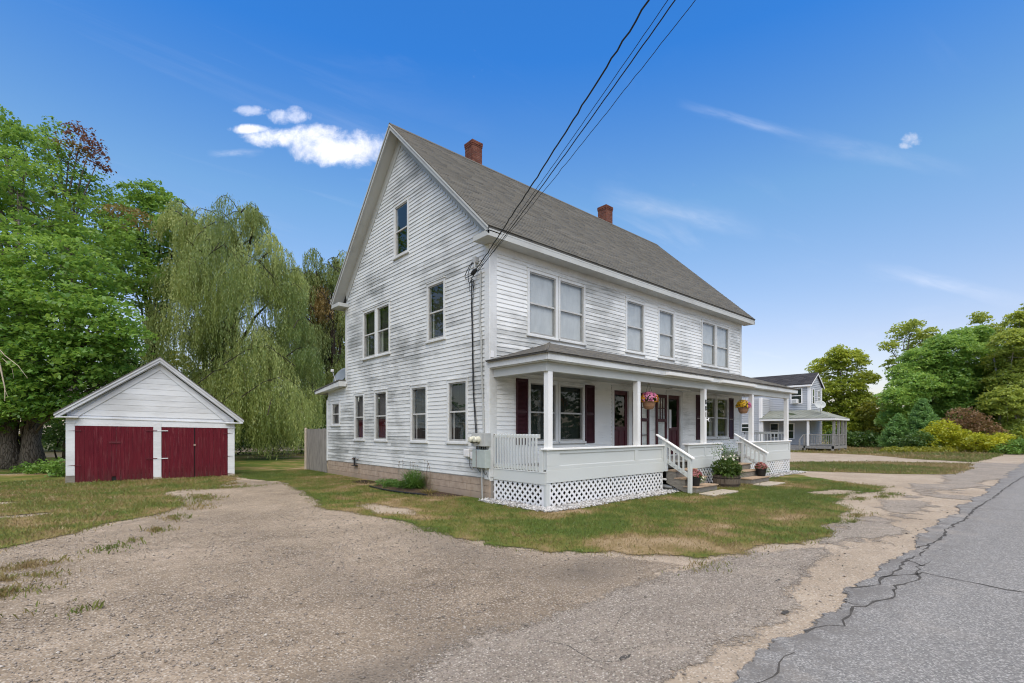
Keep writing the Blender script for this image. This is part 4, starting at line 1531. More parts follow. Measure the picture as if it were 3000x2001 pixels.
# rear lean-to roof, seen at the left end of the gable wall
mb = MB()
for (z0_, th, x0_) in ((0, .05, XG - .33),):
    mb.prism([(x0_, 18.86, 3.80), (x0_, 21.5, 3.52), (x0_, 21.5, 3.47), (x0_, 18.86, 3.75)], (4.6, 0, 0))
mb.build('leanto_roof', M['porch_shingles'], house)
mb = MB()
mb.prism([(XG - .31, 18.84, 3.74), (XG - .31, 21.45, 3.465), (XG - .31, 21.45, 3.36), (XG - .31, 18.84, 3.55)], (.30, 0, 0))
mb.box(XG - .31, 21.42, 3.36, XG + 4.2, 21.46, 3.46)
mb.build('leanto_fascia', M['trim'], house)

# ---------------------------------------------------------------- front porch (parts of the house)
PX0, PX1, PY = 8.14, 23.15, 7.96
ZD = .86
mb = MB()
for i in range(19):
    y = PY + .03 + i * .103
    mb.box(PX0 + .02, y, ZD - .03, PX1 - .02, y + .099, ZD)
mb.build('porch_floor', M['deck'], house, kind='stuff')
mb = MB()
mb.box(PX0 + .05, PY + .2, ZD - .2, PX1 - .1, PY + .25, ZD - .031)
mb.box(PX0 + .05, YF - .1, ZD - .2, PX1 - .1, YF - .03, ZD - .031)
for x in (8.3, 10, 11.6, 13.05, 14.55, 16.7, 18.4, 20, 21.6, 23.0):
    mb.box(x - .06, PY + .08, 0, x + .06, PY + .2, ZD - .031)
mb.build('porch_framing', M['stringer'], house)
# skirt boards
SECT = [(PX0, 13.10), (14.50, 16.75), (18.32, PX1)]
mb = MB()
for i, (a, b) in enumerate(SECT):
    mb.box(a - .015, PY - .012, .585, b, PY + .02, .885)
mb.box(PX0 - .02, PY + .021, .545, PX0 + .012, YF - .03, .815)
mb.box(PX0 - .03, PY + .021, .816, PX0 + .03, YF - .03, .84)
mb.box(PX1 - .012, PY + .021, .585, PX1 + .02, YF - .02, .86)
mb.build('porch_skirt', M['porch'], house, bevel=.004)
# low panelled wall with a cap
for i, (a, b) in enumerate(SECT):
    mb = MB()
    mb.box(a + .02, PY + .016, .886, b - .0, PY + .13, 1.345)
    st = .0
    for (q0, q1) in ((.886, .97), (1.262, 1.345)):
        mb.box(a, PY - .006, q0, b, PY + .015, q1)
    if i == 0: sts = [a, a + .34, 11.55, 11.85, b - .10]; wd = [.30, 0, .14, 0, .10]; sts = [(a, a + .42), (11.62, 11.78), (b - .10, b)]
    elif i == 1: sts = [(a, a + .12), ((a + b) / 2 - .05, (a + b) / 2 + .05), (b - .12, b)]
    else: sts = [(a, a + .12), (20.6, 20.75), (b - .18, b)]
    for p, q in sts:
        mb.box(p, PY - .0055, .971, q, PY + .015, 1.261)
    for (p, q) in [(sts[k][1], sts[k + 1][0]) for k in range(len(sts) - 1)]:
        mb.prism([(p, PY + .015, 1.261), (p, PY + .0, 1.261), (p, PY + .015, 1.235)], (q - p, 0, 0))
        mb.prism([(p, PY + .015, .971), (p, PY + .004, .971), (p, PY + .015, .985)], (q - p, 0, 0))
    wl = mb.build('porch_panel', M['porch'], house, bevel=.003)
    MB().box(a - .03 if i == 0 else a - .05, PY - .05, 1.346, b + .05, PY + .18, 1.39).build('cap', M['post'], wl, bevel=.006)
mb = MB()
mb.box(PX0 - .005, PY + .131, .841, PX0 + .10, PY + .26, 1.345)
mb.build('porch_pier', M['porch'], house, bevel=.004)
# posts
pm = MB().box(0, 0, 0, .145, .145, 1.79).mesh('porch_post', M['post'])
posts = []
for xr in (8.325, 11.885, 15.70, 19.42, 22.95):
    posts.append(link('porch_post', pm, house, (xr - .145, PY - .005, 1.39), (0, 0, 0)))
# house number, one figure below another
dg = bpy.context.evaluated_depsgraph_get()
for ch, zt in (('8', 2.68), ('8', 2.47), ('1', 2.26)):
    cu = bpy.data.curves.new('number', 'FONT')
    cu.body = ch
    cu.size = .225
    cu.extrude = .006
    cu.align_x = 'CENTER'
    to = bpy.data.objects.new('tmp', cu)
    COL.objects.link(to)
    dg.update()
    me = bpy.data.meshes.new_from_object(to.evaluated_get(bpy.context.evaluated_depsgraph_get()))
    bpy.data.objects.remove(to)
    me.name = 'house_number'
    me.materials.clear()
    me.materials.append(M['black'])
    link('house_number', me, posts[2], (15.63, PY - .014, zt), (R(90), 0, 0), (.72, 1, 1))
# little white hummingbird-shaped ornament beside the number: a bent bracket
MB().tube([(15.70, PY + .02, 2.16), (15.76, PY - .02, 2.17), (15.80, PY - .03, 2.22)], .02, 6).tube([(15.76, PY - .02, 2.17), (15.79, PY - .05, 2.10)], [.025, .006], 6).build('hook', M['white_plastic'], house)
# beam, ceiling, fascia
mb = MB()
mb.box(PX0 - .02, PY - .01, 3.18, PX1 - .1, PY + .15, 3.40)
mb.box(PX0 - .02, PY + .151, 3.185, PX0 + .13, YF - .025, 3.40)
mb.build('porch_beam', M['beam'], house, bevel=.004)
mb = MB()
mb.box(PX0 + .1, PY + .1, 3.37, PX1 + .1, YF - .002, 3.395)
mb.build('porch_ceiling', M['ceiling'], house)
YP = 7.78
mb = MB()
mb.box(8.00, YP, 3.42, 23.52, YP + .03, 3.575)
mb.box(7.985, YP + .031, 3.42, 8.015, YF + .05, 3.575)
mb.box(8.016, YP + .031, 3.401, 23.5, PY + .1, 3.419)
mb.box(8.016, PY + .1, 3.402, PX0 + .1, YF - .03, 3.418)
mb.prism([(23.49, YP + .031, 3.42), (23.49, YF, 3.42), (23.2, YF, 4.24), (23.49, YP + .031, 3.56)], (.03, 0, 0))
mb.build('porch_fascia', M['trim'], house, bevel=.004)
for a, b in ((12.90, 15.60), (16.32, 19.02)):
    mb = MB()
    n = 8
    prof = [(0, 0), (-.10, 0), (-.115, .085), (-.105, .085), (-.092, .012), (-.004, .012), (-.004, .085), (0, .085)]
    mb.prism([(a, YP - .002 + d, 3.43 + h + .0) for d, h in prof], (b - a, 0, .0))
    mb.prism([(a, YP - .002 + d, 3.43 + h) for d, h in ((-.003, .012), (-.093, .012), (-.106, .084), (-.003, .084))], (.012, 0, 0))
    mb.build('gutter', M['gutter'], house)
# hipped porch roof
zE, zW = 3.60, 4.32
Y0, X0 = 7.74, 7.92
XH = 10.24
mb = MB()
mb.prism([(X0, Y0, zE), (23.62, Y0, zE), (22.95, YF, zW), (XH, YF, zW)], (0, 0, -.035))
mb.prism([(X0, Y0, zE), (XH, YF, zW), (X0, YF + .04, zE)], (0, 0, -.035))
mb.build('porch_roof', M['porch_shingles'], house)
tabs('porch_shingle_courses', lambda t: X0 - .02 + (XH - X0) * t, lambda t: 23.64 - .67 * t, Y0 - .02, zE - .004, YF, zW + .002, .13, house, M['porch_shingles'])
mb = MB()
for k in range(9):
    t = k / 9
    t1 = (k + 1.15) / 9
    P_ = lambda s, u: Vector((X0 - .02, YF + .04 - (YF + .04 - Y0) * u, zE)).lerp(Vector((XH, YF, zW)), s)
    a0, a1 = Vector((X0 - .02, YF + .04, zE)).lerp(Vector((XH, YF, zW)), t), Vector((X0 - .02, Y0, zE)).lerp(Vector((XH, YF, zW)), t)
    b0, b1 = Vector((X0 - .02, YF + .04, zE)).lerp(Vector((XH, YF, zW)), min(1, t1)), Vector((X0 - .02, Y0, zE)).lerp(Vector((XH, YF, zW)), min(1, t1))
    up = Vector((0, 0, 1))
    mb.add([a0 + up * .012, a1 + up * .012, b1 + up * .004, b0 + up * .004, a0, a1], [(0, 1, 2, 3), (4, 5, 1, 0)])
mb.build('hip_shingle_courses', M['porch_shingles'], house, kind='stuff')
MB().tube([(X0, Y0, zE + .012), (XH, YF, zW + .012)], .03, 6).build('hip_cap', M['porch_shingles'], house)
MB().box(8.03, YF - .05, 3.70, 8.13, YF - .026, 3.86).build('flashing', M['white_plastic'], house)

# lattice ------------------------------------------------------------------------------
slat_me = MB().box(0, -.028, -.004, 1, .028, .004).mesh('slat', M['lattice'])


def lattice(axis, a0, a1, z0, z1, fixed, per=.180):
    """two layers of diagonal slats; axis x: panel along x at y=fixed, axis y: along y at x=fixed"""
    mb = MB()
    if axis == 'x':
        mb.box(a0, fixed - .004, z0 + .06, a0 + .045, fixed + .02, z1)
        mb.box(a1 - .045, fixed - .004, z0 + .06, a1, fixed + .02, z1)
    else:
        mb.box(fixed - .004, a0, z0 + .0, fixed + .02, a0 + .075, z1)
        mb.box(fixed - .004, a1 - .055, z0 + .06, fixed + .02, a1, z1)
    pn = mb.build('lattice_panel', M['lattice'], house)
    h = z1 - z0
    for sg in (1, -1):
        c = a0 - h
        while c < a1 + h:
            lo = max(a0, c) if sg > 0 else max(a0, c - h)
            hi = min(a1, c + h) if sg > 0 else min(a1, c)
            if hi - lo > .05:
                zz0 = z0 + (lo - c) if sg > 0 else z0 + (c - lo)
                L = (hi - lo) * math.sqrt(2)
                off = .0 if sg > 0 else -.009
                if axis == 'x':
                    link('slat', slat_me, pn, (lo, fixed + .008 + off, zz0), (R(90), -sg * R(45), 0), (L, 1, 1))
                else:
                    link('slat', slat_me, pn, (fixed + .008 + off, lo, zz0), (R(90), -sg * R(45), R(90)), (L, 1, 1))
            c += per
    return pn


lattice('x', PX0 + .10, 13.06, .04, .60, PY + .022)
lattice('x', 14.55, 16.72, .05, .60, PY + .022)
lattice('x', 18.40, PX1 - .03, .05, .60, PY + .022)
lattice('y', PY + .1, YF - .02, .03, .55, PX0 + .01)
MB().box(PX0 - .012, PY - .002, .0, PX0 + .09, PY + .095, .58).build('corner_post', M['porch'], house, bevel=.004)
mb = MB()
mb.box(PX0 + .1, PY + .05, .0, 13.05, PY + .09, .05)
mb.box(PX0 + .04, PY + .12, .0, PX0 + .08, YF - .06, .05)
mb.build('sill_board', M['stringer'], house)

# railings --------------------------------------------------------------------------------
bal_me = MB().prism([(0, 0, 0), (-.036, .0, .03), (-.036, 0, .86), (0, 0, .89)], (0, .038, 0)).mesh('baluster', M['porch'])
mb = MB()
mb.box(PX0 + .02, PY + .27, 1.62, PX0 + .06, YF - .03, 1.72)
mb.box(PX0 + .02, PY + .27, .845, PX0 + .06, YF - .03, .955)
rl = mb.build('porch_railing', M['porch'], house, bevel=.003)
for i in range(15):
    link('baluster', bal_me, rl, (PX0 + .0195, PY + .33 + i * .1085, .83))
mb = MB()
for z in (.90, 1.67):
    mb.box(PX0 - .005, YF - .06, z - .04, PX0 + .018, YF - .03, z + .04)
mb.build('bracket', M['black'], rl)
mb = MB()
mb.box(PX1 - .10, PY + .17, 1.66, PX1 - .06, YF - .03, 1.76)
mb.box(PX1 - .10, PY + .17, .92, PX1 - .06, YF - .03, 1.0)
rr = mb.build('porch_railing', M['porch'], house, bevel=.003)
for i in range(11):
    link('baluster', bal_me, rr, (PX1 - .061, PY + .30 + i * .148, .86), (0, 0, 0))
MB().box(PX1 - .125, YF - .05, 1.64, PX1 - .10, YF - .03, 1.74).build('bracket', M['black'], rr)

# steps ---------------------------------------------------------------------------------


def steps(a0, a1, rail_x):
    mb = MB()
    for x in (a0 + .02, a1 - .06):
        mb.prism([(x, 7.93, .60), (x, 7.93, .25), (x, 7.30, .0), (x, 7.02, .0), (x, 7.02, .17), (x, 7.33, .17), (x, 7.33, .385), (x, 7.63, .385), (x, 7.63, .60)], (.04, 0, 0))
    mb.box(a0 + .02, 6.985, .0, a1 - .02, 7.019, .165)
    mb.box(a0 + .06, 7.335, .18, a1 - .06, 7.36, .38)
    mb.box(a0 + .06, 7.635, .40, a1 - .06, 7.66, .595)
    stp = mb.build('porch_steps', M['stringer'], house, bevel=.004)
    for (y0, y1, z) in ((6.95, 7.38, .17), (7.30, 7.68, .385), (7.60, 7.96, .60)):
        for k in range(2):
            ya = y0 + (y1 - y0) * k / 2
            MB().box(a0, ya, z, a1, ya + (y1 - y0) / 2 - .006, z + .038).build('tread', M['tread'], stp, bevel=.004)
    x = rail_x
    mb = MB()
    mb.box(x - .05, 7.09, .0, x + .05, 7.19, .985)
    mb.box(x - .045, 7.86, .60, x + .045, 7.95, 1.56)
    mb.prism([(x - .02, 8.02, 1.545), (x - .02, 7.12, 1.025), (x - .02, 7.12, .885), (x - .02, 8.02, 1.405)], (.04, 0, 0))
    mb.prism([(x - .02, 7.86, .97), (x - .02, 7.19, .585), (x - .02, 7.19, .45), (x - .02, 7.86, .835)], (.04, 0, 0))
    hr = mb.build('step_railing', M['porch'], house, bevel=.004)
    mb = MB()
    mb.prism([(x - .07, 8.21, 1.665), (x - .07, 7.02, .985), (x - .07, 7.02, 1.025), (x - .07, 8.21, 1.705)], (.14, 0, 0))
    mb.build('handrail', M['post'], hr, bevel=.006)
    for i in range(4):
        y = 7.30 + i * .145
        zb = .62 + (y - 7.19) * .575 - .08
        MB().box(x - .062, y, zb, x - .021, y + .042, zb + .48).build('baluster', M['porch'], hr)
    return stp


steps(13.16, 14.46, 13.12)
steps(16.80, 18.36, 18.34)

# ceiling flood lamp and the tube light above the second door
t = MB().lathe([(.05, 0), (.05, .03)], (13.75, 8.9, 3.335), 12).lathe([(.03, -.09), (.055, -.07), (.03, 0)], (13.75, 8.9, 3.335), 12)
t.build('porch_lamp', M['meter_glass'], house)
MB().box(16.3, 9.55, 3.32, 17.6, 9.7, 3.369).build('tube_lamp', M['fluor'], house, bevel=.01)

# ---------------------------------------------------------------- things fixed to the gable wall
XS = XG - .02
meter = thing('meter_box', 'grey metal box with two round glass electricity meters on the gable wall', 'electric meter', (XS, 10.1, 1.4))
MB().box(XS - .20, 9.83, 1.40, XS, 10.40, 1.74).build('case', M['grey_metal'], meter, bevel=.006)
for y in (10.29, 10.09):
    mm_ = MB().lathe([(.088, 0), (.088, .05), (.075, .06), (.072, .13), (.055, .15), (.0, .155)], (XS - .20, y, 1.575), 20, 'x')
    for i, v in enumerate(mm_.v): mm_.v[i] = (2 * (XS - .20) - v[0], v[1], v[2])
    m_ = mm_.build('meter', M['meter_glass'], meter, smooth=False)
    MB().box(XS - .345, y - .03, 1.56, XS - .33, y + .03, 1.63).build('dial', M['black'], m_)
    MB().box(XS - .30, y - .04, 1.485, XS - .2, y + .04, 1.497).build('bracket', M['black'], m_)
cab = thing('breaker_cabinet', 'pale green grey steel cabinet with two doors below the electricity meters', 'electrical cabinet', (XS, 10.1, .9))
MB().box(XS - .17, 9.84, .84, XS, 10.39, 1.31).build('case', M['green_grey'], cab, bevel=.006)
MB().box(XS - .182, 10.235, .85, XS - .17, 10.385, 1.30).build('door', M['green_grey'], cab, bevel=.003)
MB().box(XS - .182, 9.85, .85, XS - .17, 10.205, 1.30).build('door', M['green_grey'], cab, bevel=.003)
MB().box(XS - .175, 10.205, .85, XS - .17, 10.235, 1.30).build('seam', M['hinge'], cab)
mb = MB()
for i in range(5):
    y = 9.9 + i * .09
    mb.tube([(XS - .12, y, 1.322), (XS - .12, y, 1.40)], .012 if i % 2 else .02, 6)
mb.build('nipple', M['black'], cab)
bxs = []
for (y0, y1, z0, z1, d, lb) in ((10.60, 10.84, 1.10, 1.31, .14, 'larger white plastic utility box with angled cover left of the cabinet'), (10.44, 10.585, 1.045, 1.235, .10, 'small white plastic junction box touching the cabinet')):
    b_ = thing('utility_box', lb, 'utility box', (XS, y0, z0), group='white boxes beside the cabinet')
    MB().box(XS - d, y0, z0, XS, y1, z1).build('case', M['white_plastic'], b_, bevel=.01)
    MB().box(XS - d - .006, y0 + .02, z0 + .02, XS - d, y1 - .02, z1 - .03).build('cover', M['white_plastic'], b_, bevel=.003)
    if d > .12: MB().box(XS - .10, y0 + .02, z0 - .03, XS - .02, y1 - .05, z0).build('base', M['green_grey'], b_)
    bxs.append(b_)


def wire(name, label, path, r, mat='cable', group=None, n=6, cat='cable', wob=0.0):
    P = [Vector(p) for p in path]
    Q = []
    for i in range(len(P) - 1):
        p0, p1, p2, p3 = P[max(i - 1, 0)], P[i], P[i + 1], P[min(i + 2, len(P) - 1)]
        k = 6
        for j in range(k):
            t = j / k
            Q.append(.5 * ((2 * p1) + (p2 - p0) * t + (2 * p0 - 5 * p1 + 4 * p2 - p3) * t * t + (3 * p1 - p0 - 3 * p2 + p3) * t ** 3))
    Q.append(P[-1])
    if wob:
        for q in Q[1:-1]:
            q += Vector((random.uniform(-wob, wob), random.uniform(-wob, wob), random.uniform(-wob, wob)))
    o = MB().tube(Q, r, n).build(name, M[mat])
    return tag(o, label, cat, group)


wire('conduit', 'long grey metal conduit running down the gable wall to the meters', [(XS - .03, 10.22, 6.0), (XS - .03, 10.23, 5.3), (XS - .035, 10.26, 4.75), (XS - .03, 10.20, 4.2), (XS - .03, 10.18, 3.4), (XS - .03, 10.12, 2.4), (XS - .05, 10.07, 1.75)], .026, 'conduit', cat='conduit')
wire('conduit', 'short grey conduit from the cabinet down into the ground', [(XS - .10, 10.08, .85), (XS - .10, 10.08, .5), (XS - .08, 10.08, .0)], .02, 'conduit', cat='conduit')
wire('drop_cable', 'thicker of the two black cables hanging down the gable wall', [(XS - .04, 10.60, 5.85), (XS - .03, 10.62, 5.3), (XS - .03, 10.60, 4.6), (XS - .03, 10.58, 4.0), (XS - .03, 10.55, 3.0), (XS - .03, 10.48, 2.2), (XS - .05, 10.40, 1.74)], .013, wob=.004)
wire('drop_cable', 'thinner of the two black cables hanging down the gable wall', [(XS - .045, 10.54, 5.8), (XS - .03, 10.55, 5.4), (XS - .03, 10.585, 5.1), (XS - .03, 10.555, 4.4), (XS - .03, 10.54, 3.6), (XS - .03, 10.50, 2.7), (XS - .03, 10.42, 2.1), (XS - .05, 10.36, 1.74)], .010, wob=.005)
wire('ground_wire', 'loose thin wire looping below the green grey cabinet', [(XS - .1, 10.3, .85), (XS - .06, 10.2, .72), (XS - .05, 10.12, .8), (XS - .05, 10.0, .66), (XS - .05, 9.95, .72), (XS - .05, 9.9, .6)], .006, cat='wire')
wire('utility_wire', 'thin dark wires hanging below the white utility boxes', [(XS - .05, 10.66, 1.08), (XS - .05, 10.68, .9), (XS - .05, 10.6, .78), (XS - .05, 10.5, .82), (XS - .05, 10.5, 1.05)], .007, cat='wire')

sb = thing('service_head', 'wall bracket with black splice where the overhead cables reach the gable', 'cable bracket', (XS, 10.42, 6.0))
MB().box(XS - .12, 10.34, 6.24, XS, 10.46, 6.40).tube([(XS - .08, 10.40, 6.34), (XS - .12, 10.36, 6.14), (XS - .14, 10.31, 6.03)], .022, 6).build('bracket', M['grey_metal'], sb, bevel=.01)
MB().tube([(XS - .12, 10.50, 5.93), (XS - .13, 10.44, 5.95), (XS - .14, 10.32, 6.0), (XS - .15, 10.26, 6.03)], [.02, .055, .06, .025], 8).build('splice', M['black'], sb)
MB().tube([(XS - .07, 10.46, 6.33), (XS - .10, 10.62, 6.2), (XS - .10, 10.82, 6.0), (XS - .10, 10.80, 5.92), (XS - .11, 10.62, 5.93), (XS - .12, 10.48, 5.94)], .012, 6).build('loop', M['cable'], sb)
MB().tube([(XS - .07, 10.48, 6.3), (XS - .10, 10.60, 6.14), (XS - .10, 10.68, 6.0), (XS - .10, 10.66, 5.8), (XS - .10, 10.6, 5.74), (XS - .11, 10.5, 5.86), (XS - .12, 10.4, 5.9)], .010, 6).build('loop', M['cable'], sb)
MB().tube([(XS - .06, 10.55, 5.85), (XS - .07, 10.48, 5.8), (XS - .07, 10.45, 5.66), (XS - .07, 10.49, 5.56), (XS - .06, 10.52, 5.66), (XS - .06, 10.52, 5.8)], .010, 6).build('loop', M['cable'], sb)
MB().tube([(XS - .06, 10.58, 5.8), (XS - .07, 10.66, 5.74), (XS - .07, 10.67, 5.6), (XS - .06, 10.63, 5.5)], .008, 6).build('loop', M['cable'], sb)

# overhead service cables from the road to the gable corner
OV = [((5.43, 3.21, 7.48), 'thick twisted overhead cable, uppermost of the wires to the gable', .013, .018, 0),
      ((5.83, 3.45, 7.48), 'thin overhead wire just right of the twisted cable', .0055, .004, .02),
      ((5.90, 3.40, 7.47), 'medium overhead wire, third of the wires to the gable', .009, .006, .05),
      ((6.10, 3.20, 7.48), 'thin overhead wire farthest right of the wires to the gable', .0055, .012, .03)]
for (px_, py_, pz_), lb, r_, wb, sp in OV:
    A = Vector((XS - .15, 10.30 - sp * 2, 5.98 - sp))
    B = Vector((px_, py_, pz_))
    pts = []
    for k in range(15):
        t = k / 9
        p = A.lerp(B, t) + Vector((0, 0, -.28 * t * (1 - t / 1.556) ** 1 * 1.2)) if t < 1.556 else A.lerp(B, t)
        pts.append(p)
    # keep the wire through B at t = 1
    corr = B - pts[9]
    pts = [p + corr * min(1, (k / 9)) for k, p in enumerate(pts)]
    wire('overhead_cable', lb, pts, r_, group='overhead service cables', wob=wb * .5)

# oil filler pipe at the foot of the gable wall
op = thing('filler_pipe', 'small black oil filler pipe at the foot of the gable wall', 'pipe', (XG, 17.92, .5))
MB().tube([(XG - .09, 17.92, .50), (XG - .09, 17.92, .76)], .035, 8).lathe([(.05, 0), (.05, .03)], (XG - .09, 17.92, .76), 10).build('pipe', M['black'], op)
MB().box(XG - .14, 17.78, .475, XG - .02, 18.08, .50).build('flange', M['black'], op)
MB().tube([(XG - .05, 18.05, .72), (XG - .05, 18.22, .74)], .02, 6).tube([(XG - .05, 17.8, .70), (XG - .05, 17.68, .76)], .012, 6).build('valve', M['rust'], op)

# ---------------------------------------------------------------- satellite dish on the lean-to


def dish(name, label, c, rad, aim, mat, foot):
    d = thing(name, label, 'satellite dish', foot)
    n = Vector(aim).normalized()
    u = n.cross(Vector((0, 0, 1))).normalized()
    v = u.cross(n)
    c = Vector(c)
    vs, fs = [], []
    N, K = 28, 5
    for b in range(2):
        for k in range(K + 1):
            r = rad * k / K
            for i in range(N):
                an = 2 * math.pi * i / N
                vs.append(c + u * r * math.cos(an) + v * r * .88 * math.sin(an) + n * ((r / rad) ** 2 * rad * .22 - b * .02))
    o2 = (K + 1) * N
    for k in range(K):
        for i in range(N):
            j = (i + 1) % N
            fs.append((k * N + i, k * N + j, (k + 1) * N + j, (k + 1) * N + i))
            fs.append((o2 + k * N + i, o2 + (k + 1) * N + i, o2 + (k + 1) * N + j, o2 + k * N + j))
    for i in range(N):
        j = (i + 1) % N
        fs.append((K * N + i, K * N + j, o2 + K * N + j, o2 + K * N + i))
    MB().add(vs, fs).build('reflector', M[mat], d, smooth=True)
    ft = Vector(foot)
    low = c - v * rad * .7
    tip = c + n * rad * 1.15 - v * rad * .05
    MB().tube([ft, ft + Vector((0, 0, .12)), c - n * .06], .022, 8).build('mast', M['grey_metal'], d)
    MB().tube([low - n * .02, low + n * rad * .4, tip], .014, 6).build('feed_arm', M['white_plastic'], d)
    MB().box(tip.x - .05, tip.y - .06, tip.z - .07, tip.x + .05, tip.y + .06, tip.z + .05).build('receiver', M['white_plastic'], d, bevel=.012)
    return d


dish('satellite_dish', 'dark grey satellite dish standing on the rear lean-to roof', (8.92, 21.45, 4.20), .47, (-.74, -.12, .42), 'dish_grey', (9.0, 21.35, 3.52))

# ---------------------------------------------------------------- stockade fence behind the house
fence = thing('stockade_fence', 'weathered grey vertical board fence running back from the house corner', 'fence', (8.0, 20.9, 0))
pk = MB().box(0, 0, 0, .022, .118, 1.86).mesh('plank', M['grey_wood'])
for i in range(20):
    link('plank', pk, fence, (7.99 + random.uniform(-.005, .005), 20.86 + i * .121, .03), (random.uniform(-.008, .008), 0, 0), (1, 1, 1 + random.uniform(-.012, .012)))
MB().box(8.02, 20.85, .45, 8.06, 23.25, .54).box(8.02, 20.85, 1.45, 8.06, 23.25, 1.54).build('rail', M['grey_wood'], fence)
MB().lathe([(.06, 0), (.06, 1.88), (.04, 1.94)], (7.98, 23.32, 0), 10).build('post', M['deadwood'], fence)

# ---------------------------------------------------------------- garage
GA = math.atan2(21.97 - 22.53, 4.76 + .22)
garage = thing('garage', 'small white gabled two bay garage with barn red doors', 'garage', (-.22, 22.53, 0), GA, local=True)
W, HW = 5.01, 2.19
SAG = lambda x: -.15 * max(0, x) / W           # the right side has settled
AP = (2.60, 4.40)
DEP = 6.2


def gz(x, z): return z + SAG(x)


mb = MB()
mb.poly([(.02, .05, 0), (W - .02, .05, 0), (W - .02, .05, gz(W, HW + .2)), (AP[0], .05, AP[1] - .15), (.02, .05, HW + .2)])
mb.poly([(0, .05, 0), (0, DEP, 0), (0, DEP, HW), (0, .05, HW)])
mb.poly([(W, .05, 0), (W, DEP, 0), (W, DEP, gz(W, HW)), (W, .05, gz(W, HW))])
mb.poly([(0, DEP, 0), (W, DEP, 0), (W, DEP, gz(W, HW)), (AP[0], DEP, AP[1] - .1), (0, DEP, HW)])
mb.build('wall', M['garage_white'], garage)
# posts, lintel, frieze, plinths
for q, cp_ in (((.0, -.03, .27, .235, .06, 2.06), (-.03, -.05, 2.061, .26, .06, 2.10)), ((W - .235, -.03, .10, W, .06, 1.90), (W - .26, -.05, 1.901, W + .03, .06, 1.94)), ((2.40, -.028, .10, 2.64, .06, 2.08), None)):
    mb = MB().box(*q)
    if cp_: mb.box(*cp_)
    mb.build('door_post', M['garage_white'], garage, bevel=.005)
mb = MB()
mb.prism([(0, -.02, 1.98), (W, -.02, 1.90), (W, -.02, 2.09), (0, -.02, 2.24)], (0, .07, 0))
mb.prism([(-.02, -.045, 2.241), (W + .02, -.045, 2.088), (W + .02, -.045, 2.135), (-.02, -.045, 2.29)], (0, .09, 0))
mb.build('lintel', M['garage_white'], garage, bevel=.004)
mb = MB()
mb.box(-.01, -.02, 0, .235, .06, .268)
mb.build('post_base', M['stringer'], garage)
MB().box(2.40, -.05, .0, 2.66, .06, .099).build('post_base', M['slab'], garage)
MB().box(W - .235, -.03, 0, W + .01, .06, .099).build('post_base', M['slab'], garage)
# gable boards, each cut to the rake
rz = lambda x: (2.33 + (AP[1] - .33 - 2.33) * x / AP[0]) if x < AP[0] else (gz(W, 2.33) + (AP[1] - .33 - gz(W, 2.33)) * (W - x) / (W - AP[0]))
nb = 9
for i in range(nb):
    z0, z1 = 2.29 + i * .205, 2.29 + (i + 1) * .205 - .006
    def xl(z): return max(.05, (z - 2.33) / (AP[1] - .33 - 2.33) * AP[0])
    def xr(z): return min(W - .05, W - (z - gz(W, 2.33)) / (AP[1] - .33 - gz(W, 2.33)) * (W - AP[0]))
    a0, b0, a1, b1 = xl(z0), xr(z0), xl(z1), xr(z1)
    if b1 - a1 < .05: z1 = AP[1] - .36; a1, b1 = AP[0] - .02, AP[0] + .02
    tl = -.035 * 1.0
    MB().prism([(a0, .02, z0 + .05 - .02 * a0), (b0, .02, z0 + .05 - .02 * b0), (b1, .02, z1 + .05 - .02 * b1), (a1, .02, z1 + .05 - .02 * a1)], (0, .03, 0)).build('gable_board', M['garage_white'], garage, bevel=.003)
# rake trim and roof
for (xe, ze) in ((-.27, 2.37), (W + .30, 2.37 - .16)):
    sg = 1 if xe < 0 else -1
    mb = MB()
    mb.prism([(xe, -.22, ze - .02), (AP[0], -.22, AP[1] + .08 - .02), (AP[0], -.22, AP[1] + .08 - .17), (xe + sg * .05, -.22, ze - .15)], (0, .03, 0))
    mb.prism([(xe, -.26, ze), (AP[0], -.26, AP[1] + .08), (AP[0], -.26, AP[1] + .08 - .075), (xe, -.26, ze - .075)], (0, .04, 0))
    mb.prism([(xe + sg * .1, -.19, ze - .10), (AP[0], -.19, AP[1] - .10), (AP[0], .02, AP[1] - .10), (xe + sg * .1, .02, ze - .10)], (0, 0, -.02))
    mb.prism([(xe + sg * .42, -.012, ze - .045 if sg > 0 else ze - .045), (AP[0], -.012, AP[1] - .12), (AP[0], -.012, AP[1] - .36), (xe + sg * .62, -.012, ze - .055)], (0, .03, 0))
    mb.build('rake_board', M['garage_white'], garage, bevel=.004)
    mb = MB()
    mb.prism([(xe, -.28, ze), (AP[0], -.28, AP[1] + .08), (AP[0], DEP + .2, AP[1] + .08), (xe, DEP + .2, ze)], (0, 0, .03))
    mb.build('roof', M['porch_shingles'], garage)
    mb = MB()
    mb.box(min(xe, xe + sg * .62) + (.03 if sg > 0 else 0), -.255, ze - .125, max(xe, xe + sg * .62) - (0 if sg > 0 else .03), -.02, ze - .085)
    mb.build('cornice_return', M['garage_white'], garage, bevel=.004)
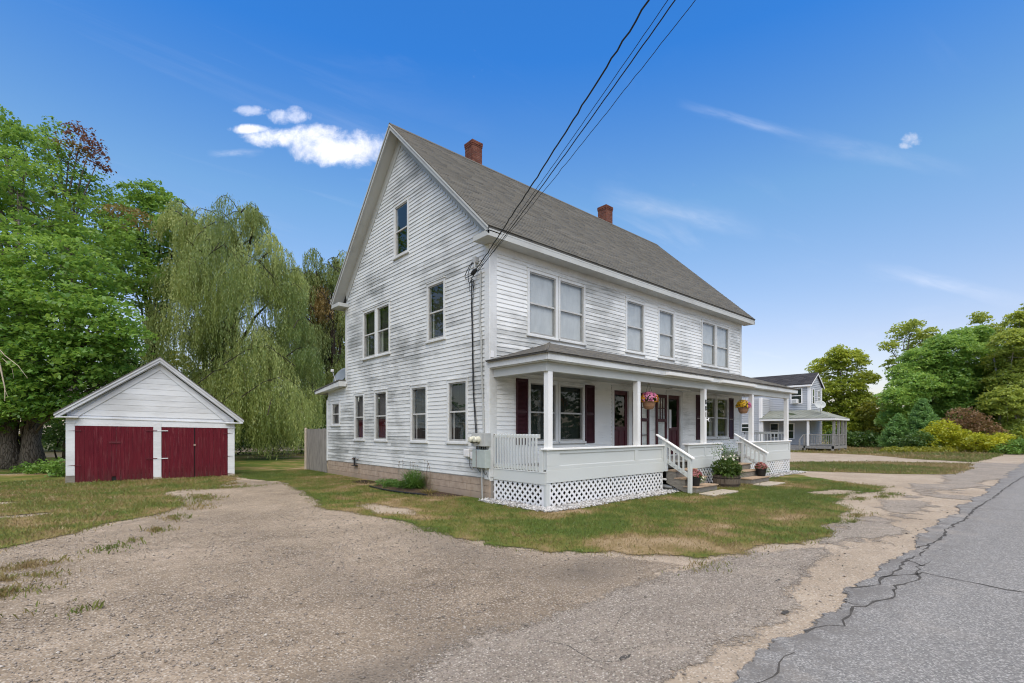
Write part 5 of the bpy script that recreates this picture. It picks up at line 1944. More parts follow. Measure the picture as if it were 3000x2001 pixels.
# doors: four leaves of vertical planks
leaves = [(.24, 1.33, 2.00, 9), (1.335, 2.395, 1.985, 9), (2.645, 3.66, 1.955, 8), (3.69, W - .24, 1.945, 9)]
for li, (a, b, h, npk) in enumerate(leaves):
    mb = MB()
    mb.box(a + .04, .015, .25, b - .04, .04, .40)
    mb.box(a + .04, .015, 1.55, b - .04, .04, 1.70)
    leaf = mb.build('door', M['garage_red'], garage)
    wd = (b - a) / npk
    for k in range(npk):
        z0 = .03 + random.uniform(-.01, .012)
        if li == 0 and k == npk - 1: z0 = .19
        MB().box(a + k * wd + .002, -.012 + random.uniform(-.004, .004), z0, a + (k + 1) * wd - .002, .014, h + random.uniform(-.008, .004)).build('plank', M['garage_red'], leaf)
    if li in (0, 3):
        for z in (.62 if li == 0 else .80, 1.80 if li == 0 else 1.70, .12):
            if z == .12 and li == 0: continue
            x0, x1 = (a - .20, a + .16) if li == 0 else (b - .16, b + .17)
            tip = x0 if li == 0 else x1
            root = x1 if li == 0 else x0
            z_ = z if li == 0 else z
            MB().prism([(tip, -.034, z_), (root, -.034, z_ + .018), (root, -.034, z_ - .018)] if li == 0 else [(tip, -.034, z_), (root, -.034, z_ - .018), (root, -.034, z_ + .018)], (0, -.008, 0)).build('hinge', M['hinge'], leaf)
    else:
        for z in (.78, 1.80):
            x0, x1 = (b - .22, b + .12) if li == 1 else (a - .12, a + .2)
            MB().box(x0, -.042, z - .014, x1, -.03, z + .014).build('hinge', M['hinge'] if li == 1 else M['garage_white'], leaf)
    if li == 0:
        MB().box(b - .20, -.035, 1.36, b + .14, -.014, 1.42).build('latch', M['hinge'], leaf)
    if li == 2:
        MB().box(b - .02, -.05, 1.24, b + .05, -.014, 1.28).build('latch', M['deadwood'], leaf)
MB().box(3.65, .042, .02, 3.70, .046, 1.93).build('gap', M['black'], garage)  # black strips stand in for the unlit garage inside behind the doors
MB().box(1.2, .042, .02, 1.40, .046, .3).build('gap', M['black'], garage)  # black strip, also a stand-in for the unlit garage inside

# ---------------------------------------------------------------- neighbour's house (fills x 48..54, y 13..27)
nbh = thing('neighbor_house', 'pale blue grey house with a green roofed wraparound porch beyond the driveway', 'house', (51, 18, 0))
NX, NY, NE = 50.0, 15.55, 5.95


def lapwall(mb, pts_fn, a0, a1, z0, top, ops, step=.17, th=.045):
    z = z0
    while z < top(a0 if top(a0) > top(a1) else a1) - .02 or z < max(top(a0), top(a1), top((a0 + a1) / 2)) - .02:
        za = z + step
        # where the top line crosses this course
        lo, hi = a0, a1
        zt = za
        N_ = 40
        ok = [a0 + (a1 - a0) * i / N_ for i in range(N_ + 1) if top(a0 + (a1 - a0) * i / N_) >= z + .02]
        if not ok: break
        lo, hi = min(ok), max(ok)
        for p, q in segs(lo, hi, ops, z, za):
            mb.add([pts_fn(a, d, h) for a in (p, q) for d, h in ((.004, za), (th, z), (0, z))], [(0, 1, 4, 3), (1, 2, 5, 4)])
        z += step


PW = Plane(lambda a, d, z: (NX - d, a, z))
PG = Plane(lambda a, d, z: (a, NY - d, z))
PV = Plane(lambda a, d, z: (48.0 - d, a, z))
PS = Plane(lambda a, d, z: (a, 19.0 - d, z))
GXC, GXE = 51.6, 53.1
gtop = lambda x: NE - .02 + (7.10 - NE) * (1 - abs(x - GXC) / 1.62)
mb = MB()
mb.box(NX + .002, NY + .002, 0, 53.09, 27, NE)
mb.prism([(NX + .01, NY + .002, NE), (53.09, NY + .002, NE), (GXC, NY + .002, 7.05)], (0, 11.4, 0))
mb.box(48.002, 19.002, 0, NX, 24, 4.9)
nw = mb.build('wall', M['neighbor'], nbh)
mb = MB()
lapwall(mb, PW.fn, NY, 24, .4, lambda a: NE, [])
lapwall(mb, PG.fn, NX, GXE, .4, gtop, [])
lapwall(mb, PV.fn, 19.0, 24, .3, lambda a: 4.9, [])
lapwall(mb, PS.fn, 48.0, NX, .3, lambda a: 4.9, [])
mb.build('lap_siding', M['neighbor'], nw, kind='stuff')
for pl_, q in ((PW, (NY - .02, NY + .18, 0, .04, 3.6, NE)), (PG, (NX - .04, NX + .12, 0, .04, 3.6, NE)), (PG, (GXE - .1, GXE + .02, 0, .04, .4, NE - .1)), (PV, (18.98, 19.2, 0, .04, .3, 4.9)), (PS, (47.96, 48.12, 0, .04, .3, 4.9))):
    pl_.box(MB(), *q[:3], .07, *q[4:]).build('corner_board', M['neighbor_trim'], nbh)
mb = MB()
mb.prism([(49.72, NY - .22, 5.98), (GXC, NY - .22, 7.15), (GXC, 27.2, 7.15), (49.72, 27.2, 5.98)], (0, 0, .06))
mb.prism([(GXC, NY - .22, 7.15), (53.4, NY - .22, 5.88), (53.4, 27.2, 5.88), (GXC, 27.2, 7.15)], (0, 0, .06))
nr = mb.build('roof', M['dark_shingles'], nbh)
at = nr.data.attributes.new('tint', 'FLOAT', 'POINT')
at.data.foreach_set('value', [.4] * len(nr.data.vertices))
tab_m = []


def tabs_y(name, ya, yb, x0, z0, x1, z1, expo, parent, mat, tabw=.5, th=.012):
    """shingle tabs on a plane whose courses run in y and climb in x"""
    L = math.hypot(x1 - x0, z1 - z0)
    ux, uz = (x1 - x0) / L, (z1 - z0) / L
    nx, nz = -uz, ux
    vs, ts, s, row = [], [], 0.0, 0
    while s < L - .01:
        e = min(s + expo + .02, L)
        p0, p1 = ya(s / L), yb(s / L)
        y = p0 - (row % 2) * tabw * .5
        while y < p1:
            p, q = max(y, p0), min(y + tabw - .008, p1)
            if q - p > .03:
                h0 = th + random.uniform(0, .006)
                for yy in (p, q):
                    for t, h in ((s, 0), (s, h0), (e, .003)):
                        vs.append((x0 + ux * t + nx * h, yy, z0 + uz * t + nz * h))
                ts += [min(1, max(0, random.gauss(.45, .22)))] * 6
            y += tabw
        s += expo
        row += 1
    n = len(vs) // 6
    tri = np.array([(0, 3, 4), (0, 4, 1), (1, 4, 5), (1, 5, 2), (0, 1, 2), (3, 5, 4)])
    return npmesh(name, np.array(vs), (tri[None] + 6 * np.arange(n)[:, None, None]).reshape(-1, 3), mat, {'tint': np.array(ts)}, parent, 'stuff')


tabs_y('shingle_courses', lambda t: NY - .22, lambda t: 27.2, 49.70, 6.045, GXC, 7.215, .16, nbh, M['dark_shingles'])
mb = MB()
mb.box(49.70, NY - .2, 5.84, 49.76, 27.1, 5.99)
mb.box(49.76, NY - .18, 5.86, NX, 27, 5.9)
for xa, za in ((49.72, 5.98), (53.4, 5.88)):
    mb.prism([(xa, NY - .22, za), (GXC, NY - .22, 7.15), (GXC, NY - .22, 7.02), (xa, NY - .22, za - .14)], (0, .04, 0))
mb.build('roof_trim', M['neighbor_trim'], nbh)


def nwin(pl, a0, a1, z0, z1, cas=.11):
    return window(pl, a0, a1, z0, z1, nbh, 'green_dark', cas=cas, trim='neighbor_trim', sash='neighbor_trim', storm=False, sill=False)


# small windows stand proud of the lap siding; the wall is solid behind them, so they get a dark recess box of their own


def nwindow(pl, a0, a1, z0, z1, cas=.10, mcol='neighbor_trim'):
    mb = MB()
    pl.box(mb, a0, a0 + cas, 0, .085, z0, z1)
    pl.box(mb, a1 - cas, a1, 0, .085, z0, z1)
    pl.box(mb, a0 + cas, a1 - cas, 0, .084, z1 - cas, z1)
    pl.box(mb, a0 + cas, a1 - cas, 0, .084, z0, z0 + cas * .7)
    wn = mb.build('window', M[mcol], nbh)
    mid = (z0 + z1) / 2
    mb = MB()
    pl.box(mb, a0 + cas, a1 - cas, 0, .076, mid - .03, mid + .03)
    mb.build('meeting_rail', M[mcol], wn)
    mb = MB()
    pl.box(mb, a0 + cas, a1 - cas, 0, .056, z0 + cas * .7, z1 - cas)
    mb.build('backing', M['green_dark'], wn)
    for q0, q1 in ((z0 + cas * .7, mid - .03), (mid + .03, z1 - cas)):
        MB().poly([pl.fn(a, .064, z) for a, z in ((a0 + cas, q0), (a1 - cas, q0), (a1 - cas, q1), (a0 + cas, q1))]).build('pane', M['glass'], wn)
    return wn


nwindow(PW, 16.15, 17.15, 4.30, 5.78, .09)
nwindow(PW, 18.15, 19.0, 1.15, 2.55)
nwindow(PW, 16.8, 17.7, 1.04, 2.53)
nwindow(PV, 20.05, 20.82, 1.70, 2.50, .07)
nwindow(PG, 50.50, 51.0, 4.28, 5.66, .06)
nwindow(PG, 51.98, 52.5, 4.28, 5.58, .06)
ac = thing('air_conditioner', 'white window air conditioner in the upstairs window of the grey house', 'air conditioner', (NX - .3, 16.7, 4.32))
MB().box(NX - .45, 16.46, 4.33, NX - .03, 16.98, 4.72).build('case', M['white_plastic'], ac, bevel=.02)
MB().box(NX - .458, 16.53, 4.38, NX - .45, 16.91, 4.67).build('grille', M['grey_metal'], ac)
# wraparound porch
PE, PT = 2.86, 3.68
C1, C2 = (47.75, 12.95), (51.8, 12.95)
mb = MB()
mb.prism([(47.75, 12.95, PE), (NX, NY, PT), (NX, 19.1, PT), (47.75, 19.1, PE)], (0, 0, .04))
mb.prism([(47.75, 12.95, PE), (51.9, 12.95, PE), (53.1, NY, PT), (NX, NY, PT)], (0, 0, .04))
pr = mb.build('porch_roof', M['green_shingles'], nbh)
at = pr.data.attributes.new('tint', 'FLOAT', 'POINT')
at.data.foreach_set('value', [.5] * len(pr.data.vertices))
tabs_y('porch_shingle_courses', lambda t: 12.95 + 2.6 * t, lambda t: 19.1, 47.73, PE + .045, NX, PT + .045, .16, nbh, M['green_shingles'])
MB().poly([(48.75, 16.2, 3.29), (49.0, 16.6, 3.38), (49.1, 17.05, 3.42), (48.85, 17.0, 3.33), (48.7, 16.75, 3.27), (48.6, 16.5, 3.235)]).build('roof_patch', M['dark_leaf'], nbh)
mb = MB()
mb.box(47.75, 12.95, PE - .14, 47.79, 19.1, PE)
mb.box(47.79, 12.95, PE - .14, 51.9, 12.99, PE)
mb.box(47.8, 13.0, PE - .16, 51.8, 19.0, PE - .141)
mb.build('porch_fascia', M['neighbor_trim'], nbh)
for (x, y, mt) in ((48.0, 15.06, 'neighbor_trim'), (48.02, 18.92, 'neighbor_trim'), (48.35, 13.2, 'rail_wood'), (49.6, 13.2, 'rail_wood'), (50.65, 13.2, 'rail_wood'), (51.6, 13.2, 'rail_wood')):
    MB().box(x - .085, y - .085, .3, x + .085, y + .085, PE - .16).build('porch_post', M[mt], nbh)
mb = MB()
mb.box(47.9, 13.1, .27, 51.7, 15.5, .50)
mb.box(47.9, 15.5, .27, NX, 19.0, .50)
for x, y in ((47.95, 13.2), (47.95, 15.3), (49.8, 13.2), (51.6, 13.2), (47.95, 17.4)):
    mb.box(x - .07, y - .07, 0, x + .07, y + .07, .27)
mb.build('porch_deck', M['rail_wood'], nbh)
mb = MB()
mb.box(47.93, 13.2, 1.43, 48.02, 15.35, 1.50)
mb.box(47.93, 13.2, .60, 48.0, 15.35, .66)
mb.box(48.0, 13.17, 1.43, 51.65, 13.25, 1.50)
mb.box(48.0, 13.17, .60, 51.65, 13.25, .66)
mb.box(47.9, 13.1, .0, 48.05, 13.25, 1.56)
mb.box(47.9, 15.28, .3, 48.02, 15.4, 1.52)
mb.prism([(47.9, 15.4, 1.5), (47.9, 15.4, 1.42), (47.1, 15.45, .98), (47.1, 15.45, 1.06)], (.06, .06, 0))
mb.box(47.05, 15.40, 0, 47.15, 15.5, 1.06)
nrl = mb.build('porch_railing', M['rail_wood'], nbh)
nbm = MB().box(-.02, -.02, 0, .02, .02, .84).mesh('baluster', M['rail_wood'])
for i in range(15):
    link('baluster', nbm, nrl, (47.96, 13.36 + i * .132, .62))
for i in range(22):
    link('baluster', nbm, nrl, (48.15 + i * .16, 13.21, .62))
mb = MB()
mb.box(47.15, 15.5, 0, 47.55, 17.0, .17)
mb.box(47.5, 15.5, 0, 47.9, 17.0, .34)
mb.build('steps', M['rail_wood'], nbh)
dish('satellite_dish', 'pale grey satellite dish on the green porch roof of the neighbouring house', (48.55, 14.30, 4.05), .42, (-.80, -.42, .30), 'dish_light', (48.85, 14.35, 3.25))

# ---------------------------------------------------------------- slabs, pipes, baskets, pots, barrel
for (x0, y0, x1, y1, lb) in ((12.95, 6.33, 14.45, 6.84, 'flat stone slab in the grass before the nearer porch steps'), (16.5, 6.3, 17.95, 6.84, 'flat stone slab in the grass before the farther porch steps')):
    o = MB().prism([(x0, y0 + .03, 0), (x1 - .05, y0, 0), (x1, y1, 0), (x0 + .06, y1 - .02, 0)], (0, 0, .062)).build('stepping_slab', M['slab'], bevel=.012)
    tag(o, lb, 'paving slab', 'stone slabs before the steps')
for i, (x, y, z, r, lb) in enumerate(((13.12, 7.90, .36, .030, 'thin white plastic pipe end, topmost beside the porch steps'), (13.30, 7.78, .13, .050, 'fat white plastic pipe end between the two others by the steps'), (13.38, 7.62, .05, .045, 'white plastic pipe end lying lowest on the ground by the steps'))):
    mb = MB()
    mb.tube([(x + .12, y + 1.2, z), (x, y, z)], r, 12, cap=False)
    mb.tube([(x + .12, y + 1.2, z), (x, y, z)], r * .78, 12, cap=False)
    n = len(mb.v) // 2
    mb.f += [(12 + k, 12 + (k + 1) % 12, n + 12 + (k + 1) % 12, n + 12 + k) for k in range(12)]
    tag(mb.build('plastic_pipe', M['pvc']), lb, 'pipe', 'white pipes under the porch')


def dome(c, r, rz, n, size, mat, parent, name, lo=-.2, az=None, sq=1.0):
    """flower heads: small six-petalled discs facing outward on a dome"""
    vs, fs, ts = [], [], []
    c = Vector(c)
    i = 0
    while i < n:
        d = Vector((random.gauss(0, 1), random.gauss(0, 1), random.gauss(0, 1))).normalized()
        if d.z < lo: continue
        if az and not az(d): continue
        i += 1
        p = c + Vector((d.x * r, d.y * r, d.z * rz)) * random.uniform(.82, 1.04)
        u = d.orthogonal().normalized()
        v = d.cross(u)
        s = size * random.uniform(.7, 1.25)
        o = len(vs)
        vs.append(p + d * s * .35)
        for k in range(7):
            an = 2 * math.pi * k / 7 + random.random() * .3
            rr_ = s * random.uniform(.75, 1.1)
            vs.append(p + u * math.cos(an) * rr_ + v * math.sin(an) * rr_)
        fs += [(o, o + 1 + k, o + 1 + (k + 1) % 7) for k in range(7)]
        ts += [random.random()] * 8
    return npmesh(name, np.array([tuple(v) for v in vs]), np.array(fs), M[mat], {'tint': np.array(ts)}, parent, 'stuff')


def leaf_cloud(name, pts, size, mat, parent=None, kind=None, up=.5, asp=.5, tint=None):
    """rhombic leaves at points (n,3) with random facing, biased upwards"""
    n = len(pts)
    nrm = rng.normal(0, 1, (n, 3))
    nrm[:, 2] = np.abs(nrm[:, 2]) + up
    nrm /= np.linalg.norm(nrm, axis=1, keepdims=True)
    a = rng.normal(0, 1, (n, 3))
    a -= nrm * (a * nrm).sum(1, keepdims=True)
    a /= np.linalg.norm(a, axis=1, keepdims=True)
    b = np.cross(nrm, a)
    s = (size * rng.uniform(.5, 1.5, n))[:, None]
    cv = nrm * s * .12
    v = np.stack([pts - a * s * .5, pts + b * s * asp * .5 + cv, pts + a * s * .5, pts - b * s * asp * .5 + cv], 1).reshape(-1, 3)
    f = np.arange(4 * n).reshape(n, 4)
    t = np.clip(rng.normal(.5, .2, n) if tint is None else tint, 0, 1)
    return npmesh(name, v, f, M[mat], {'tint': np.repeat(t, 4)}, parent, kind)


def ball(c, r, n, zs=1.0, lo=-1):
    p = rng.normal(0, 1, (n * 2, 3))
    p /= np.linalg.norm(p, axis=1, keepdims=True)
    p = p[p[:, 2] > lo][:n]
    p *= rng.uniform(.3, 1, (len(p), 1)) ** .5
    return np.array(c) + p * r * np.array([1, 1, zs])


def basket(x, y, z, lb, mid, edge, azm, aze):
    b = thing('hanging_basket', lb, 'flower basket', (x, y, z), group='hanging flower baskets')
    MB().lathe([(.07, 0), (.12, .015), (.165, .09), (.185, .19), (.20, .20), (.20, .225), (.18, .225), (.17, .19), (.0, .19)], (x, y, z), 20).build('pot', M['terracotta'], b, smooth=False)
    mb = MB()
    for k in range(3):
        an = k * 2.094 + .5
        mb.tube([(x + .19 * math.cos(an), y + .19 * math.sin(an), z + .22), (x, y, z + .80)], .004, 4)
    mb.tube([(x, y, z + .80), (x, y, 3.372)], .006, 5)
    mb.build('hanger', M['black'], b)
    leaf_cloud('leaves', ball((x, y, z + .30), .25, 700, .6, -.5), .05, 'dark_leaf', b)
    dome((x, y, z + .29), .27, .23, 240, .026, mid, b, 'blossoms', -.25, azm)
    dome((x, y, z + .29), .275, .22, 150, .026, edge, b, 'blossoms', -.35, aze)
    return b


VD = Vector((.66, -.75, 0))      # rightwards as one faces the house
basket(12.62, 8.16, 2.43, 'hanging basket of pink mums edged with orange by the second post', 'pink', 'orange', lambda d: abs(d.dot(VD)) < .72, lambda d: abs(d.dot(VD)) >= .6)
basket(18.92, 8.14, 2.45, 'hanging basket of yellow mums with pink on one side by the fourth post', 'yellow', 'pink', lambda d: d.dot(VD) < .35, lambda d: d.dot(VD) >= .3)


def potted(x, y, z, lb):
    b = thing('potted_mum', lb, 'potted plant', (x, y, z), group='potted mums on the steps')
    MB().lathe([(.11, 0), (.13, .01), (.165, .22), (.18, .22), (.18, .25), (.16, .25), (.15, .21), (0, .21)], (x, y, z), 18).build('pot', M['black'], b)
    leaf_cloud('leaves', ball((x, y, z + .30), .20, 500, .7, -.4), .05, 'perennial', b)
    dome((x - .01, y, z + .29), .21, .20, 230, .024, 'dusty_red', b, 'blossoms', -.1)
    w_ = (x + .13, y - .12, z + .2)
    leaf_cloud('leaves', ball(w_, .14, 200, .8), .04, 'perennial', b)
    dome(w_, .14, .12, 26, .022, 'cream', b, 'blossoms', -.6)


potted(13.42, 7.16, .209, 'dusty red mum in a black pot on the bottom tread of the nearer steps')
potted(18.08, 7.16, .209, 'dusty red mum in a black pot on the bottom tread of the farther steps')

bx, by = 15.72, 7.30
barrel = thing('barrel_planter', 'weathered half barrel planter standing between the two porch steps', 'planter', (bx, by, 0))
ns = 20
for k in range(ns):
    a0, a1 = 2 * math.pi * k / ns + .012, 2 * math.pi * (k + 1) / ns - .012
    mb = MB()
    pr_ = [(.37, 0), (.405, .14), (.415, .22), (.41, .40 + random.uniform(-.006, .006)), (.37, .40), (.37, .2), (.33, 0)]
    for (r0, z0) in pr_:
        pass
    vs = [(bx + r_ * math.cos(a), by + r_ * math.sin(a), z_) for a in (a0, a1) for r_, z_ in pr_]
    m_ = len(pr_)
    fs = [(i, i + 1, m_ + i + 1, m_ + i) for i in range(m_ - 1)] + [tuple(range(m_))[::-1], tuple(range(m_, 2 * m_))]
    mb.add(vs, fs).build('stave', M['barrel'], barrel)
for z_ in (.07, .27):
    MB().lathe([(.404, 0), (.412, 0), (.422, .045), (.412, .045)], (bx, by, z_), 24).build('hoop', M['hoop'], barrel)
MB().lathe([(.37, 0), (.3, .02), (0, .03)], (bx, by, .33), 20).build('soil', M['soil'], barrel)


def blades_fan(name, c, n, L, wd, mat, parent, rise=.5, arch=1.0, seg=4, spread=.25):
    """arching strap leaves from a centre"""
    vs, fs, ts = [], [], []
    for i in range(n):
        an = random.uniform(0, 6.283)
        l = L * random.uniform(.6, 1.15)
        r0 = spread * random.random()
        x, y, z = c[0] + r0 * math.cos(an), c[1] + r0 * math.sin(an), c[2]
        el = random.uniform(.35, 1.35) * rise + .15
        px, py = -math.sin(an), math.cos(an)
        w_ = wd * random.uniform(.7, 1.2)
        t = min(1, max(0, random.gauss(.5, .2)))
        o = len(vs)
        for k in range(seg + 1):
            s = k / seg
            ww = w_ * math.sin(math.pi * min(.97, s * .8 + .18)) * .5
            vs.append((x + px * ww, y + py * ww, z)); vs.append((x - px * ww, y - py * ww, z))
            x += math.cos(an) * math.cos(el) * l / seg
            y += math.sin(an) * math.cos(el) * l / seg
            z += math.sin(el) * l / seg
            el -= arch * random.uniform(.3, .55)
            ts += [t, t]
        fs += [(o + 2 * k, o + 2 * k + 1, o + 2 * k + 3, o + 2 * k + 2) for k in range(seg)]
    return npmesh(name, np.array(vs), np.array(fs), M[mat], {'tint': np.array(ts)}, parent)


hp = thing('leafy_perennial', 'broad bushy green perennial filling the barrel planter', 'plant', (bx, by, .35))
blades_fan('leaves', (bx, by, .36), 260, .44, .085, 'barrel_leaf', hp, 1.0, .9, 4, .3)
blades_fan('leaves', (bx, by, .42), 120, .36, .05, 'barrel_leaf', hp, .7, 1.1, 4, .34)
leaf_cloud('leaves', ball((bx, by, .62), .47, 1300, .6, -.7), .085, 'barrel_leaf', hp, asp=.45)
rb = thing('rose_bush', 'tall thin rose with cream blooms rising from the barrel planter', 'rose bush', (bx - .02, by + .02, .35))
mb = MB()
tips = []
for k in range(16):
    an = random.uniform(0, 6.283)
    rr_ = random.uniform(.08, .36)
    top = Vector((bx + rr_ * math.cos(an) + .06, by + rr_ * math.sin(an), random.uniform(.85, 1.38)))
    mb.tube([(bx + .05 * math.cos(an), by + .05 * math.sin(an), .35), Vector((bx, by, .35)).lerp(top, .5) + Vector((0, 0, .08)), top], [.006, .005, .003], 4)
    tips.append(top)
mb.build('stems', M['fern'], rb)
lp = np.concatenate([np.array(t_)[None] + rng.normal(0, 1, (60, 3)) * np.array([.07, .07, .15]) - np.array([0, 0, .12]) for t_ in tips])
leaf_cloud('leaves', lp, .04, 'perennial', rb, asp=.55)
for k, (dx, dz) in enumerate(((-.30, 1.22), (-.28, .98), (-.05, 1.0), (.06, 1.02), (.02, .92), (.16, .93), (.05, .88), (-.2, .9))):
    q = Vector((bx, by, 0)) + VD * dx + Vector((-.25, -.30, dz))
    dome(q, .027, .026, 16, .019, 'cream', rb, 'bloom', -.6)

# mulch bed, herbs, perennial and wire trellis along the gable wall
MB().add([(8.0, 11.0, .02), (7.55, 11.1, .02), (7.2, 11.6, .02), (6.98, 12.6, .02), (6.9, 13.6, .02), (7.0, 14.7, .02), (7.4, 15.1, .02), (8.0, 15.0, .02), (7.6, 12, .09), (7.5, 13.5, .09), (7.65, 14.6, .07)],
         [(0, 8, 1), (1, 8, 2), (2, 8, 3), (3, 8, 9), (3, 9, 4), (4, 9, 5), (5, 9, 10), (5, 10, 6), (6, 10, 7), (7, 10, 9), (7, 9, 8), (7, 8, 0)]).build('mulch_bed', M['mulch'], kind='stuff')
edge = wire('bed_edging', 'low black plastic edging round the mulch bed by the gable', [(7.2, 11.6, .05), (6.98, 12.6, .05), (6.9, 13.6, .05), (7.0, 14.7, .05)], .025, 'black', cat='edging')
MB().add([(7.3, 15.6, .015), (7.1, 16.3, .015), (7.35, 16.9, .015), (7.9, 16.8, .015), (7.95, 15.7, .015), (7.6, 16.3, .08)], [(0, 5, 1), (1, 5, 2), (2, 5, 3), (3, 5, 4), (4, 5, 0)]).build('soil_patch', M['soil'], kind='stuff')
pp = thing('tall_perennial', 'feathery green perennial with tall seed stalks against the gable foundation', 'plant', (7.65, 13.1, 0))
blades_fan('leaves', (7.65, 13.1, .03), 420, .66, .022, 'perennial', pp, 1.3, .55, 5, .22)
leaf_cloud('leaves', ball((7.65, 13.1, .30), .33, 1000, .95, -.8), .055, 'perennial', pp, asp=.3)
mb = MB()
for k in range(12):
    q = Vector((7.65 + random.uniform(-.25, .2), 13.1 + random.uniform(-.55, .5), random.uniform(.7, 1.02)))
    mb.tube([(7.65, 13.1, .1), q - Vector((0, 0, .3)), q], .004, 4)
    mb.lathe([(.012, -.01), (.018, .01), (.006, .025)], q, 6)
mb.build('seed_stalks', M['grey_wood'], pp)
hb = thing('herb_mound', 'low spreading mound of small green herbs in the bed by the gable', 'plant', (7.4, 14.1, 0))
pts = np.concatenate([ball((7.45 + random.uniform(-.2, .2), 13.5 + k * .17, .10), .24, 300, .7, -.4) for k in range(8)])
leaf_cloud('leaves', pts, .05, 'perennial', hb, asp=.5)
dw = thing('dry_clump', 'small withered straw coloured clump at the end of the mulch bed', 'plant', (7.5, 11.9, .05))
blades_fan('leaves', (7.45, 11.9, .05), 120, .25, .012, 'bronze_leaf', dw, .5, .6, 3, .2)
mb = MB()
for s in (-1, 1):
    mb.tube([(7.75, 12.42 + s * .09, 0), (7.75, 12.42 + s * .09, .62), (7.75, 12.42 + s * .05, .76), (7.75, 12.42 - s * .02, .86)], .006, 5)
for z_ in (.2, .4):
    mb.tube([(7.75, 12.33, z_), (7.75, 12.51, z_)], .004, 4)
tag(mb.build('wire_trellis', M['rust']), 'small arched rusty wire trellis beside the feathery perennial', 'trellis')

# ---------------------------------------------------------------- crowns: (x, y, z, radius, colour index)
BIG_MAPLE=[(-2.16, 35.34, 14.37, 1.99, 0), (-3.81, 36.81, 13.04, 2.65, 0), (-2.23, 34.07, 10.9, 2.23, 0), (-0.77, 31.44, 9.7, 1.83, 0), (0.29, 30.49, 8.89, 1.52, 0), (-3.2, 33.6, 8.69, 2.44, 0), (-1.61, 30.84, 7.61, 1.94, 0), (-0.3, 29.68, 7.03, 1.85, 0), (0.86, 28.65, 6.64, 1.55, 0), (1.66, 27.94, 6.06, 0.97, 0), (-3.36, 33.73, 5.64, 2.44, 0), (-1.76, 30.97, 5.47, 1.85, 0), (-0.59, 29.94, 5.08, 1.75, 0), (0.57, 28.91, 4.89, 1.4, 0), (1.39, 29.52, 4.52, 0.91, 0), (-1.86, 30.4, 3.68, 1.33, 0), (-0.88, 30.2, 3.82, 1.26, 0), (-3.36, 32.39, 3.53, 1.94, 0), (-0.09, 29.49, 3.04, 0.78, 0), (-2.29, 30.77, 3.02, 0.95, 0), (-1.57, 30.14, 2.83, 0.76, 0), (-0.73, 29.8, 2.94, 0.65, 0), (-3.36, 32.39, 2.56, 1.17, 0), (0.24, 34.55, 11.65, 1.38, 0), (-1.98, 37.85, 17.16, 1.43, 0), (-3.58, 39.28, 17.52, 2.03, 0), (-3.07, 40.16, 19.21, 1.11, 0), (-1.44, 37.38, 13.46, 1.67, 0), (-5.01, 41.88, 16.86, 2.47, 0)]
RED_MAPLE=[(-1.21, 41.48, 18.86, 1.12, 0), (-0.43, 42.01, 17.45, 1.71, 0), (-1.33, 42.11, 15.83, 1.41, 0), (0.6, 41.33, 17.26, 1.52, 0), (1.64, 40.5, 15.91, 1.44, 0), (0.38, 39.37, 14.63, 1.63, 0), (1.35, 38.3, 13.39, 1.72, 0), (-0.22, 41.65, 19.44, 0.99, 1), (0.33, 41.15, 20.53, 0.82, 2), (0.66, 40.86, 19.57, 0.77, 2), (1.05, 40.52, 18.7, 0.49, 2), (-0.91, 43.61, 21.28, 0.85, 0), (-1.42, 41.74, 20.01, 0.59, 0), (2.44, 39.28, 15.19, 1.26, 1), (1.88, 38.71, 12.18, 1.97, 0), (1.16, 42.4, 11.53, 1.89, 0), (-2.06, 43.16, 17.06, 1.37, 0), (-0.44, 43.19, 13.93, 1.7, 0)]
ROUND_MAPLE=[(3.9, 44.58, 19.07, 1.43, 0), (4.84, 44.4, 18.01, 1.77, 0), (5.41, 41.93, 15.97, 1.61, 0), (3.83, 45.28, 16.24, 2.12, 0), (2.92, 47.02, 15.86, 1.64, 0), (3.08, 45.49, 13.56, 1.98, 0), (5.07, 44.6, 14.42, 1.78, 0), (6.13, 43.38, 15.32, 1.35, 0), (3.99, 42.84, 11.58, 1.84, 0), (3.38, 46.17, 18.66, 1.17, 0), (5.49, 43.62, 12.66, 1.6, 0)]
WILLOW=[(6.52, 38.33, 15.03, 2.04, 0), (8.38, 36.69, 15.47, 1.81, 0), (9.68, 35.53, 14.16, 1.52, 0), (5.71, 40.39, 16.49, 1.26, 0), (7.15, 35.1, 12.18, 2.19, 0), (9.07, 34.73, 11.52, 1.75, 0), (10.56, 34.75, 11.68, 1.11, 0), (6.22, 37.27, 11.38, 1.75, 0), (5.15, 40.89, 12.28, 1.35, 0), (5.48, 37.92, 8.27, 1.7, 0), (7.18, 37.75, 8.91, 1.6, 0), (8.38, 34.01, 7.8, 1.92, 0), (10.23, 35.04, 8.91, 1.6, 0), (8.51, 32.56, 6.01, 2.25, 0), (11.1, 34.27, 6.58, 1.52, 0), (7.81, 33.18, 4.16, 1.75, 0), (9.3, 31.86, 3.5, 1.91, 0), (5.69, 37.73, 5.45, 1.27, 0), (7.83, 37.17, 6.44, 1.46, 0), (11.32, 34.08, 3.52, 1.46, 0), (9.14, 36.01, 16.64, 0.87, 0), (4.34, 40.27, 9.64, 0.87, 0), (7.15, 35.1, 9.99, 1.37, 0)]
